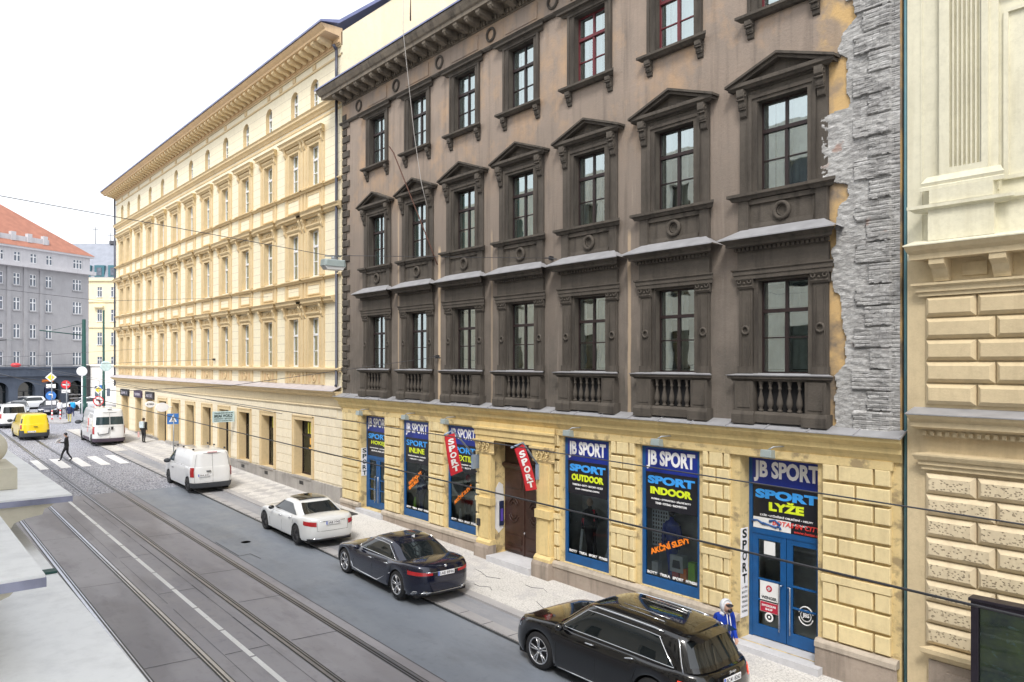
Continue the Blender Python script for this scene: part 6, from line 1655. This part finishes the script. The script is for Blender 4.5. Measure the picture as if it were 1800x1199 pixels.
        for k,ch in enumerate('SPORT'):
            s0=.10+.172*k; s1=s0+.145
            def f(q,s0=s0,s1=s1):
                s=s1+(s0-s1)*q.z; t=.20+.60*q.x; a=tl.lerp(tr,t); c=bl.lerp(br,t); p=a.lerp(c,s)
                return Vector((X+.05*math.sin(PI*s)+.012+q.y*-.5,p.y-.05*math.sin(PI*s)*(1 if X<-18 else 0),p.z))
            text_mesh('lettering',ch,W,(0,0,1,1),0,C,False,.045,.004,f)
    # vertical SPORT strips on the door jambs
    for X,Y,z0,z1,lab in ((-10.0,15.30,1.75,3.05,'narrow white SPORT strip beside the near blue shop door'),(-27.87,15.29,2.2,3.35,'narrow white SPORT strip beside the far blue shop door')):
        C=empty('vertical_shop_sign',(X,Y,z0),0,lab,'shop sign'); X+=.012
        b=MB(); b.box(X-.008,Y-.14,z0-(.75 if X>-20 else 0),X+.008,Y+.14,z1); b.build('board',W,C)
        h=(z1-z0)/5
        for k,ch in enumerate('SPORT'): text_mesh('lettering',ch,M['inkgreen'],(0,0,1,1),0,C,False,.03,.003,lambda q,k=k:Vector((X+.012,Y-.09+.18*q.x,z1-h*(k+1)+.03+(h-.05)*q.z)))
        if X>-20:
            for k in range(6): text_mesh('lettering',['LYŽE','BOTY','BRUSLE','TENIS','SQUASH','FLORBAL'][k],M['redlet'] if k<1 else M['inkgreen'],(0,0,1,1),0,C,False,.02,.002,lambda q,k=k:Vector((X+.012,Y-.11+.22*q.x,z0-.09-.11*k+.05*q.z)))
    # flood lamps over the panels
    for i,(x,z) in enumerate(((-27.3,4.86),(-23.85,4.88),(-21.3,4.88),(-15.25,4.92),(-12.1,4.92),(-9.05,4.92))):
        C=empty('sign_floodlight',(x,14.75,z),0,['small grey floodlight above the HOKEJ panel','small grey floodlight above the INLINE panel','small grey floodlight above the TEXTIL panel','small grey floodlight above the OUTDOOR panel','small grey floodlight above the INDOOR panel','small grey floodlight above the ski panel'][i],'floodlight','floodlights above the shop panels')
        b=MB(); b.tube([(.25,.38,.13),(.1,.05,.12),(0,-.02,.04)],.018,6); b.build('bracket',M['postgrey'],C,None,True)
        b=MB(); b.prism([(-.10,-.10),(.10,-.14),(.08,.05),(-.08,.06)],-.13,.13,'x'); b.build('lamp_head',M['lampgrey'],C,None,True,.01)
    # projecting signs on the cream house
    C=empty('projecting_shop_sign',(-42.2,15.1,3.88),0,'pale board reading BREAK WORLD sticking out over the cream house door','shop sign')
    b=MB(); b.box(-.03,-1.22,-.30,.03,-.04,.30,0); b.build('board',M['paleblue'],C,None,True)
    for tx,z0,z1 in (('ZÁKAZNICKÉ CENTRUM',.17,.25),('BREAK WORLD',-.04,.13),('HODINKY • BATOHY',-.14,-.08),('DÁRKY A DOPLŇKY',-.25,-.18)):
        text_mesh('lettering',tx,M['inkgreen'],(0,0,1,1),0,C,True,.03,.003,lambda q,a=z0,b_=z1:Vector((.036,-1.14+1.0*q.x,a+(b_-a)*q.z)))
    for x,y,z,r,lab,tx in ((-54.,14.45,3.86,.36,'larger blank white oval sign on the cream house',None),(-56.6,14.36,3.95,.27,'smaller white oval sign with blue writing on the cream house','ALTERNA')):
        C=empty('oval_shop_sign',(x,y,z),0,lab,'shop sign','oval signs on the cream house')
        b=MB(); b.lathe([(r*.98,-.05),(r,0),(r*.98,.05)],(0,0,0),24,'x'); b.v=[(q[0],q[1]*1.15,q[2]*.85) for q in b.v]; b.tube([(0,r*1.1,0),(0,15.1-y,0)],.03,5); b.build('board',W,C,None,True)
        if tx: text_mesh('lettering',tx,M['signblue'],(0,0,1,1),0,C,True,.03,.003,lambda q:Vector((.056,-.24+.48*q.x,-.05+.12*q.z)))
    for x0,x1,z,lab,tx in ((-68.2,-65.6,4.45,'black name board over the farthest shop door of the cream house','BAR 1'),(-63.9,-61.7,4.45,'dark purple name board between the two black ones on the cream house','KAVÁRNA'),(-60.6,-58.4,4.45,'dark name board nearest to the oval signs','NOTÁŘ')):
        C=empty('name_board',((x0+x1)/2,15.1,z),0,lab,'shop sign','name boards on the cream house'); h=(x1-x0)/2
        b=MB(); b.box(-h,-.08,-.27,h,.04,.27); b.build('board',M['signblack'] if tx!='KAVÁRNA' else M['plumsign'],C,None,True)
        text_mesh('lettering',tx,M['printgrey2'],(-h*.7,-.14,h*.7,.14),-.085,C,True,.01)
    # advertising case at the lower right
    C=empty('poster_case',(-4.02,13.9,gz(-4)),.06,'dark framed glass poster case in front of the sand coloured house','display case')
    b=MB(); x0,x1,z0,z1=-.72,2.6,.4,2.88
    for a in ((x0,-.1,0,x0+.11,.1,z1),(x1-.11,-.1,0,x1,.1,z1),(x0+.11,-.1,z1-.1,x1-.11,.1,z1),(x0+.11,-.1,z0,x1-.11,.1,z0+.1)): b.box(*a)
    b.box(x0-.03,-.13,z1,x1+.03,.13,z1+.05); b.build('frame',M['caseframe'],C,None,True,.008)
    b=MB(); b.box(x0+.11,.0,z0+.1,x1-.11,.05,z1-.1); b.build('poster',M['poster'],C,None,True)
    b=MB(); b.quad((x0+.11,-.05,z0+.1),(x1-.11,-.05,z0+.1),(x1-.11,-.05,z1-.1),(x0+.11,-.05,z1-.1)); b.build('pane',M['glassd'],C,None,True)
    # door panel by the portal
    C=empty('intercom_panel',(-19.06,15.45,1.98),0,'narrow dark blue intercom panel on the whitewashed door jamb','intercom')
    b=MB(); b.box(-.03,-.09,-.40,.0,.09,.40); b.build('case',M['navyd'],C,None,True,.008); b=MB(); b.box(.0,-.05,-.25,.005,.05,.15); b.build('screen',M['violet'],C,None,True)
    b=MB(); b.box(-19.75,14.93,1.55,-19.6,15.0,1.78); tag(b.build('letter_box',M['iron'],None,None,False,.01),'small black box on the left pilaster of the entrance','box')
    # road signs
    C=sign_pole(-42.5,11.95,3.3,'blue square pedestrian crossing sign on a thin post behind the white panel van')
    def walk(b): 
        b.prism([(-.20,-.16),(.20,-.16),(0,.2)],-.006,-.001,'y',1); b.tube([(-.06,-.010,-.13),(0,-.010,0),(.07,-.010,-.13)],.022,4,2); b.tube([(0,-.010,0),(0.0,-.010,.08)],.028,4,2)
    disc(C,3.05,.27,[M['signblue'],W,M['signblack']],(.28,.28),None,0,-.04,PI/2*.86,sub=walk)
    C=sign_pole(-65.3,12.9,4.2,'no left turn sign under a yellow diamond, behind the tall white van')
    def arr(b): b.tube([(.12,-.012,-.2),(.1,-.012,.05),(-.15,-.012,.08)],.05,4,2); b.tube([(-.22,-.014,.24),(.22,-.014,-.24)],.022,4,0)
    disc(C,2.65,.37,[M['signred'],W,M['signblack']],'round',1,0,-.05,PI/2*.86,sub=arr); disc(C,3.5,.33,[W,M['signyel']],'diamond',1,0,-.05,PI/2*.86)
    C=sign_pole(-81.1,12.1,5.4,'yellow diamond, white plates and a blue turn left disc on the traffic island',r=.05)
    disc(C,4.05,.46,[W,M['signyel']],'diamond',1,0,-.07,PI/2*.86); disc(C,3.25,.3,[W],(.38,.18),None,0,-.07,PI/2*.86)
    def arl(b): b.tube([(.12,-.02,-.22),(.1,-.02,.1),(-.18,-.02,.12)],.07,4,1)
    disc(C,2.35,.42,[M['signblue'],W],'round',None,0,-.07,PI/2*.86,sub=arl); disc(C,1.7,.3,[W],(.40,.18),None,0,-.07,PI/2*.86)
    C=sign_pole(-83.5,13.7,3.6,'red and white no entry disc behind the blue turn left disc',r=.05)
    def bar(b): b.box(-.28,-.012,-.08,.28,-.002,.08,1)
    disc(C,3.3,.40,[M['signred'],W],'round',None,0,-.07,PI/2*.86,sub=bar); disc(C,2.65,.3,[W],(.36,.16),None,0,-.07,PI/2*.86)
    for x,y in ((-79.6,11.9),(-79.9,12.6)):
        b=MB(); z=gz(-80)+.12; b.tube([(x,y,z),(x,y,z+1.0)],.06,8,0); 
        for k in (0,.35,.7): b.tube([(x,y,z+.12+k),(x,y,z+.26+k)],.064,8,1)
        tag(b.build('bollard',[W,M['signred']]),'red and white bollard at the '+('camera side' if y<12 else 'far side')+' of the traffic island','bollard','bollards on the traffic island')
    # tram and lamp poles
    C=empty('tram_pole',(-90.8,16.5,1.43),0,'thick dark green tram pole with a long thin arm to the left','pole')
    b=MB(); b.tube([(0,0,0),(0,0,1.1),(0,0,1.11),(0,0,10)],[.36,.36,.24,.18],12); b.build('mast',M['green'],C,None,True)
    b=MB(); b.tube([(0,0,8.3),(-.4,-4.,8.75)],.06,6); b.tube([(0,0,9.6),(-.3,-2.8,8.8)],.02,4); b.build('arm',M['green'],C,None,True)
    C=empty('globe_sign',(-88.5,15.9,1.43),0,'white round sign on a thin white post in front of the thick green pole','sign'); b=MB(); b.tube([(0,0,0),(0,0,4.2)],.06,6); b.build('post',W,C,None,True); b=MB(); b.lathe([(.45,-.06),(.5,0),(.45,.06)],(0,0,4.5),20,'x'); b.build('disc',W,C,None,True)
    C=empty('tram_pole',(-83.5,16.9,1.43),0,'slim dark green tram pole standing alone in front of the pale yellow far house','pole')
    b=MB(); b.tube([(0,0,0),(0,0,3.2),(0,0,3.21),(0,0,10.6)],[.16,.16,.12,.09],10); b.build('mast',M['green'],C,None,True)
    C=empty('street_lamp',(-93.5,8.4,1.43),0,'thin street lamp with a short bent arm in front of the grey corner house','street lamp')
    b=MB(); b.tube([(0,0,0),(0,0,7.4),(0,.2,7.6),(.3,1.8,7.8)],[.08,.06,.05,.04],8); b.build('mast',M['iron'],C,None,True); b=MB(); b.box(.2,1.5,7.70,.5,2.2,7.82); b.build('lamp_head',M['postgrey'],C,None,True)
    C=empty('corner_clock',(-70.1,14.35,6.55),0,'pale round hanging sign at the far corner of the cream house','sign'); b=MB(); b.lathe([(.40,-.1),(.44,0),(.40,.1)],(0,0,0),20,'x'); b.tube([(0,.4,0),(0,.8,0)],.03,5); b.build('disc',M['paleblue'],C,None,True)
    b=MB(); b.box(-.05,-.3,-.3,.05,.3,.3); o=b.build('parking_sign',M['signblue']); o.location=(-88,17.6,4.2); tag(o,'small blue plate on the white wall right of the thick green pole','sign')
    b=MB(); b.sphere((0,0,0),.45,8,0,(1,1,.5)); o=b.build('red_hanging_lamp',M['signred']); o.location=(-88.,10.1,6.6); tag(o,'small red lamp hanging in front of the grey corner house','lamp')
# ================================================================ goods in the shop windows
def displays():
    def put(name,mb,mats,loc,lab,cat,group='goods in the shop windows'):
        o=mb.build(name,mats); o.location=loc; return tag(o,lab,cat,group)
    def mann(h=1.5,hood=False):
        b=MB(); prof=[(.04,0),(.10,.02),(.09,.35),(.13,.62),(.17,.80),(.14,.98),(.20,1.22),(.17,1.36),(.06,1.42),(.055,1.48)]
        b.lathe(prof,(0,0,0),14,'z'); b.v=[(x*1.15,y*.7,z*h/1.5) for x,y,z in b.v]
        for s in (-1,1): b.tube([(s*.2,0,1.3*h/1.5),(s*.27,.02,1.05*h/1.5),(s*.24,-.05,.8*h/1.5)],[.07,.055,.04],8)
        b.sphere((0,0,1.6*h/1.5),.10,10,1,(.85,1,1.2))
        return b
    put('mannequin',mann(1.7),[M['bluejkt'],M['signblack']],(-12.2,15.46,1.25),'mannequin in a bright blue tracksuit under the INDOOR panel','mannequin')
    put('mannequin',mann(1.5),[M['darkjkt'],M['sand']],(-15.1,15.46,1.3),'mannequin in a dark outdoor jacket under the OUTDOOR panel','mannequin')
    put('mannequin',mann(1.5),[M['darkjkt'],M['redprint']],(-20.9,15.46,1.3),'mannequin in black clothes under the TEXTIL panel','mannequin')
    put('mannequin',mann(1.4),[M['bluejkt2'],M['signblack']],(-23.8,15.46,1.2),'mannequin in a dark blue jacket under the INLINE panel','mannequin')
    def ski(l,tilt,mat,loc,lab):
        b=MB(); b.box(-.045,0,0,.045,.02,l,0); b.box(-.045,-.002,l*.75,.045,0,l,1); o=put('ski',b,[mat,M['redprint']],loc,lab,'ski'); o.rotation_euler=(0,tilt,0)
    ski(1.0,.12,M['skipale'],(-15.45,15.42,1.42),'pale pointed ski pole bag at the left of the OUTDOOR window')
    ski(1.05,.05,M['skipale'],(-15.15,15.42,1.42),'pale pointed ski pole bag in the middle of the OUTDOOR window')
    ski(1.3,-.05,M['darkjkt'],(-14.85,15.42,1.42),'dark ski standing right of the pale bags in the OUTDOOR window')
    ski(1.0,.35,M['skipale'],(-14.45,15.42,1.42),'slanting pale ski at the right edge of the OUTDOOR window')
    b=MB(); b.box(-.28,0,0,.28,.05,.95,0)
    for i in range(6):
        for j in range(9): b.box(-.24+.085*i,-.004,.05+.1*j,-.2+.085*i,0,.11+.1*j,1)
    put('perforated_rack',b,[M['skipale'],M['signblack']],(-12.6,15.5,2.1),'pale perforated rack at the upper left of the INDOOR window','rack')
    b=MB(); b.box(-.20,-.1,0,.20,.1,.42,0); b.prism([(-.13,.10),(.13,.10),(.10,.30),(-.10,.30)],-.104,-.1,'y',1); put('boxed_helmet',b,[M['skipale'],M['signblack']],(-11.95,15.42,1.6),'white display box with a dark opening in the INDOOR window','box')
    for i,(x,z,m,l) in enumerate(((-12.65,1.06,'skipale','white shoe box at the lower left of the INDOOR window'),(-11.75,1.06,'orange','orange ball box at the lower right of the INDOOR window'),(-12.0,1.06,'redprint','red shoe box at the bottom of the INDOOR window'),(-11.5,1.06,'limeg','lime and white floorball stick blade in the INDOOR window'))):
        b=MB(); b.box(-.10,-.08,0,.10,.08,.30 if i!=3 else .5); put('shop_box',b,M[m],(x,15.42,z+.36),l,'box')
    for i,(x,z,l) in enumerate(((-23.9,2.75,'black inline skate hanging at the top of the INLINE window'),(-23.4,2.5,'second inline skate hanging lower in the INLINE window'))):
        b=MB(); b.prism([(-.18,0),(.18,0),(.2,.08),(.02,.12),(-.02,.32),(-.17,.34)],-.05,.05,'y',0)
        for k in range(4): b.lathe([(.035,-.012),(.035,.012)],(-.15+.1*k,0,-.05),10,'y',1)
        put('inline_skate',b,[M['darkjkt'],M['skipale']],(x,15.5,z),l,'skate')
    for i,(x,l) in enumerate(((-24.2,'lime green sports bottle at the bottom of the INLINE window'),(-23.2,'white sports bottle at the bottom right of the INLINE window'),(-20.5,'white sports bottle at the bottom right of the TEXTIL window'),(-21.3,'white rolled socks at the bottom left of the TEXTIL window'))):
        b=MB(); b.lathe([(.05,0),(.06,.02),(.06,.25),(.03,.32),(.03,.38)],(0,0,0),10,'z'); put('bottle',b,M['limeg' if i==0 else 'skipale'],(x,15.42,1.42),l,'bottle')
# ================================================================ people
def person(name,label,loc,face,pose,cols,H=1.74,group=None):
    """one continuous skinned body; pose gives joint offsets in a frame where +x is forwards, +y left"""
    k=H/1.74
    J={'pel':(0,0,.95),'bel':(0.01,0,1.08),'che':(0.0,0,1.28),'nec':(0.01,0,1.47),'hea':(.03,0,1.55),'top':(.03,0,1.72)}
    for s,n in ((1,'l'),(-1,'r')):
        J['sh'+n]=(0,s*.18,1.40); J['el'+n]=(-.02,s*.23,1.13); J['wr'+n]=(.06,s*.22,.90); J['ha'+n]=(.09,s*.22,.82)
        J['hi'+n]=(0,s*.09,.90); J['kn'+n]=(.02,s*.10,.50); J['an'+n]=(0,s*.10,.09); J['to'+n]=(.16,s*.11,.03)
    J.update(pose)
    R={'pel':.145,'bel':.135,'che':.165,'nec':.055,'hea':.085,'top':.075}
    for n in 'lr': R.update({'sh'+n:.075,'el'+n:.052,'wr'+n:.036,'ha'+n:.030,'hi'+n:.105,'kn'+n:.066,'an'+n:.045,'to'+n:.035})
    fat=cols.get('bulk',1.0)
    for q in ('pel','bel','che','shl','shr','ell','elr'): R[q]*=fat
    E=[('pel','bel'),('bel','che'),('che','nec'),('nec','hea'),('hea','top')]
    for n in 'lr': E+=[('che','sh'+n),('sh'+n,'el'+n),('el'+n,'wr'+n),('wr'+n,'ha'+n),('pel','hi'+n),('hi'+n,'kn'+n),('kn'+n,'an'+n),('an'+n,'to'+n)]
    # fingers: four of unequal length and a thumb from the side of the palm
    for n,s in (('l',1),('r',-1)):
        w=Vector(J['wr'+n]); h=Vector(J['ha'+n]); d=(h-w).normalized(); side=Vector((1,0,0)); side=(side-d*side.dot(d)).normalized()
        for i,(o,ln) in enumerate(((-.026,.055),(-.009,.068),(.009,.072),(.026,.064))):
            a='f%s%d'%(n,i); J[a]=tuple(h+side*o+d*ln*.5); J[a+'t']=tuple(h+side*o*1.1+d*ln+Vector((0,-s*.018,0))); R[a]=.010; R[a+'t']=.007; E+=[('ha'+n,a),(a,a+'t')]
        a='t'+n; J[a]=tuple(w.lerp(h,.5)+side*.04+d*.02); J[a+'t']=tuple(w.lerp(h,.5)+side*.05+d*.055); R[a]=.011; R[a+'t']=.008; E+=[('wr'+n,a),(a,a+'t')]
    names=list(J); idx={n:i for i,n in enumerate(names)}
    me=bpy.data.meshes.new(name); me.from_pydata([tuple(c*k for c in J[n]) for n in names],[(idx[a],idx[b]) for a,b in E],[])
    o=bpy.data.objects.new(name,me); COL.objects.link(o)

    md=o.modifiers.new('skin','SKIN'); md.use_smooth_shade=True
    for i,n in enumerate(names):
        sv=me.skin_vertices[0].data[i]; r=R.get(n,.05)*k; sv.radius=(r,r); sv.use_root=(n=='pel')
    ss=o.modifiers.new('sub','SUBSURF'); ss.levels=2; ss.render_levels=2
    dg=bpy.context.evaluated_depsgraph_get(); dg.update(); nm=bpy.data.meshes.new_from_object(o.evaluated_get(dg))
    bpy.data.objects.remove(o)
    P={n:Vector(J[n])*k for n in names}
    segs={'head':[('nec','hea'),('hea','top')],'hand':[('wrl','hal'),('wrr','har')]+[(a,a+'t') for a in names if len(a) in (2,3) and a+'t' in P],'top':[('pel','bel'),('bel','che'),('che','nec'),('che','shl'),('che','shr'),('shl','ell'),('shr','elr'),('ell','wrl'),('elr','wrr')],
          'leg':[('pel','hil'),('pel','hir'),('hil','knl'),('hir','knr'),('knl','anl'),('knr','anr')],'shoe':[('anl','tol'),('anr','tor')]}
    def dist(p,a,b):
        ab=b-a; t=max(0,min(1,(p-a).dot(ab)/max(ab.length_squared,1e-9))); return (p-(a+ab*t)).length
    mats=['head','hand','top','leg','shoe']
    for c in mats: nm.materials.append(M[cols[c]])
    for poly in nm.polygons:
        c=poly.center; best=min(((dist(c,P[a],P[b]),g) for g,l in segs.items() for a,b in l if a in P and b in P),key=lambda t:t[0])[1]
        if best=='leg' and c.z>cols.get('hem',.86)*k and abs(c.y)<.35: best='top'
        poly.material_index=mats.index(best); poly.use_smooth=True
    o=bpy.data.objects.new(name,nm); COL.objects.link(o); o.location=loc; o.rotation_euler=(0,0,face); tag(o,label,'person',group)
    hc=P['hea'].lerp(P['top'],.45); hr=.105*k
    if cols.get('hood'):
        b=MB(); b.sphere(hc+Vector((-.02,0,.01)),hr*1.22,14,0,(1.05,.95,1.15)); b.v=[(x-(.06 if x>hc.x+.05 else 0),y,z) for x,y,z in b.v]; b.tube([tuple(P['nec']+Vector((.05,-.10,-.02))),tuple(P['nec']+Vector((-.06,0,0.02))),tuple(P['nec']+Vector((.05,.10,-.02)))],.05,8); b.build('hood',M[cols['hood']],o,None,True)
        b=MB(); b.sphere(hc+Vector((.055,0,-.005)),hr*.86,12,0,(.9,.85,1.05)); b.build('face',M['skin'],o,None,True)
        b=MB(); b.tube([tuple(P['nec']+Vector((.12,.03,0))),tuple(P['che']+Vector((.185,.03,-.02))),tuple(P['bel']+Vector((.17,.02,0)))],.009,5); b.tube([tuple(P['nec']+Vector((.12,-.03,0))),tuple(P['che']+Vector((.185,-.04,-.02)))],.008,5); b.build('drawstring',M['whitebright'],o,None,True)
        b=MB(); b.sphere(hc+Vector((.115,0,-.045)),.055*k,10,0,(.8,1,.9)); b.build('face_mask',M['signblack'],o,None,True)
        b=MB(); b.sphere(hc+Vector((.10,0,.055)),.075*k,10,0,(1.2,.95,.35)); b.build('cap_peak',M['signblack'],o,None,True)
    else:
        b=MB(); b.sphere(hc+Vector((-.012,0,.02)),hr*1.0,12,0,(1.0,.88,1.05)); 
        b.v=[(x-max(0,(x-hc.x)*.55) if z<hc.z+.03 else x,y,z) for x,y,z in b.v]; b.build('hair',M[cols['hair']],o,None,True)
        b=MB(); b.sphere(hc+Vector((.10,0,-.01)),.018,6); 
        b.build('nose',M['skin'],o,None,True)
        b=MB(); 
        for s in (-1,1): b.sphere(hc+Vector((.085,s*.033,.012)),.012,6)
        b.build('eyes',M['signblack'],o,None,True)
    return o
def people():
    z=lambda x,d=0: gz(x)+d
    person('person','person in a white hood, black cap and blue jacket walking past the near shop door',(-9.05,13.15,z(-9,.14)),-.35,{'hea':(.07,0,1.53),'top':(.09,0,1.69),'knl':(.14,.10,.50),'anl':(.05,.1,.12),'anr':(-.12,-.1,.09),'tor':(.03,-.1,.03),'tol':(.2,.1,.04),'wrl':(.16,.17,.95),'hal':(.22,.13,.92),'wrr':(.16,-.17,.95),'har':(.22,-.13,.92)},
           dict(head='skin',hand='skin',top='bluejkt',leg='darkjkt',shoe='signblack',hood='hoodgrey',bulk=1.12,hem=.80),1.76)
    p=person('person','person in dark clothes holding white papers on the pedestrian crossing',(-51.5,8.45,z(-51.5)),PI*.5+PI*.88,{'hea':(.06,0,1.54),'top':(.08,0,1.70),'knl':(.20,.1,.52),'anl':(.30,.1,.10),'tol':(.45,.1,.07),'knr':(-.02,-.1,.50),'anr':(-.26,-.1,.14),'tor':(-.12,-.1,.04),'ell':(.06,.22,1.14),'wrl':(.28,.15,1.15),'hal':(.36,.12,1.16),'elr':(.06,-.22,1.14),'wrr':(.26,-.12,1.12),'har':(.34,-.08,1.12)},
           dict(head='skin',hand='skin',top='darkjkt',leg='darkjkt',shoe='signblack',hair='signblack',bulk=1.05,hem=.80),1.72)
    b=MB(); b.box(-.02,-.2,-.14,.02,.2,.14); o=b.build('paper_sheets',M['whitebright']); o.location=(-51.6,8.02,z(-51.5)+1.22); o.rotation_euler=(.2,.7,.9); tag(o,'white sheets of paper held by the person on the crossing','paper')
    person('person','person in a dark coat with a pale backpack on the pavement by the cream house',(-56.9,14.0,z(-56.8,.18)),PI*.75,{'knl':(.1,.1,.50),'anl':(.12,.12,.09),'anr':(-.08,-.12,.09),'tor':(.08,-.12,.03),'tol':(.28,.12,.03)},
           dict(head='skin',hand='skin',top='coat',leg='darkjkt',shoe='signblack',hair='hairbrown',bulk=1.1,hem=.72),1.74)
    b=MB(); b.box(-.1,-.17,-.22,.1,.17,.24); o=b.build('backpack',M['skipale'],None,None,False,.05); o.location=(-56.72,13.86,z(-56.8)+1.45); o.rotation_euler=(0,0,PI*.75); tag(o,'pale backpack on the back of the person by the cream house','backpack')
    b=MB(); b.box(-.15,-.03,-.17,.15,.03,.17); b.tube([(-.08,0,.17),(-.05,0,.27),(.05,0,.27),(.08,0,.17)],.012,5); o=b.build('shopping_bag',M['pinkbag']); o.location=(-57.15,13.75,z(-56.8)+.74); tag(o,'pink bag carried by the person with the backpack','bag')
    for x,y,lab,c,f in ((-77.9,13.0,'small person in a navy jacket with yellow trouser legs walking on the far crossing',dict(head='skin',hand='skin',top='navyjkt',leg='sandleg',shoe='signblack',hair='signblack',hem=.8),PI*.9),
                      (-86.5,14.7,'person in a bright blue jacket beyond the traffic island',dict(head='skin',hand='skin',top='cyanjkt',leg='navyjkt',shoe='signblack',hair='hairbrown',bulk=1.15),PI),
                      (-86.5,13.6,'person in white waiting left of the person in bright blue',dict(head='skin',hand='skin',top='whitebright',leg='signblack',shoe='signblack',hair='hairbrown'),PI*1.1)):
        person('person',lab,(x,y,z(x)),f,{'knl':(.12,.1,.5),'anl':(.15,.1,.09),'tol':(.3,.1,.03),'anr':(-.15,-.1,.1),'tor':(0,-.1,.03)},c,1.7,'people on the square')
EXPO=0.74
# ================================================================ light, sky, camera
def world():
    w=bpy.data.worlds.new('World'); SC.world=w; w.use_nodes=True; nt=w.node_tree
    bg=nt.nodes['Background']; s=nt.nodes.new('ShaderNodeTexSky'); s.sky_type='NISHITA'; s.sun_disc=False
    s.sun_elevation=math.radians(48); s.sun_rotation=SUNROT; s.air_density=1.; s.dust_density=5.; s.ozone_density=1.
    hsv=nt.nodes.new('ShaderNodeHueSaturation'); hsv.inputs['Saturation'].default_value=.22; hsv.inputs['Value'].default_value=1.0   # milky overcast
    nt.links.new(s.outputs[0],hsv.inputs['Color'])
    # cloud veil: evens out the vault of an overcast sky
    mx=nt.nodes.new('ShaderNodeMix'); mx.data_type='RGBA'; mx.inputs['Factor'].default_value=.62
    A=[i for i in mx.inputs if i.name=='A' and i.type=='RGBA'][0]; B=[i for i in mx.inputs if i.name=='B' and i.type=='RGBA'][0]
    B.default_value=(9.4,9.7,10.2,1); nt.links.new(hsv.outputs[0],A)
    nt.links.new([o for o in mx.outputs if o.type=='RGBA'][0],bg.inputs['Color']); bg.inputs['Strength'].default_value=.115
SUNEL=52; 
SUNDIR=Vector((.50,-.62,0)).normalized()      # where the light comes from, on the ground plan
SUNROT=math.atan2(SUNDIR.x,SUNDIR.y)
def lights():
    l=bpy.data.lights.new('sun','SUN'); l.energy=1.5; l.angle=math.radians(14); l.color=(1,.95,.88)
    o=bpy.data.objects.new('sun',l); COL.objects.link(o)
    d=Vector((SUNDIR.x*math.cos(math.radians(SUNEL)),SUNDIR.y*math.cos(math.radians(SUNEL)),math.sin(math.radians(SUNEL))))
    o.rotation_euler=(-d).to_track_quat('-Z','Y').to_euler(); o.location=(0,-10,40)
def camera():
    c=bpy.data.cameras.new('camera'); o=bpy.data.objects.new('camera',c); COL.objects.link(o)
    c.sensor_width=36; c.lens=1330/1800*36; c.shift_y=37.5/1800; c.clip_start=.05; c.clip_end=900
    o.location=(0,0,6.87)
    a=math.atan2(1108,1330); f=Vector((-math.cos(a),math.sin(a),0))
    o.rotation_euler=f.to_track_quat('-Z','Y').to_euler(); SC.camera=o
init_mats()
world(); lights(); camera()


ground_mats(); M['cobble3']=M['cobble']
build_ground()
jb_building(); cream_house(); sand_house(); own_house(); far_houses()
build_cars(); furniture(); displays(); people()
vs=SC.view_settings; vs.view_transform='Standard'; vs.look='None'; vs.exposure=EXPO; vs.gamma=1; 
SC.render.engine='CYCLES'; SC.cycles.max_bounces=6; SC.cycles.transparent_max_bounces=12
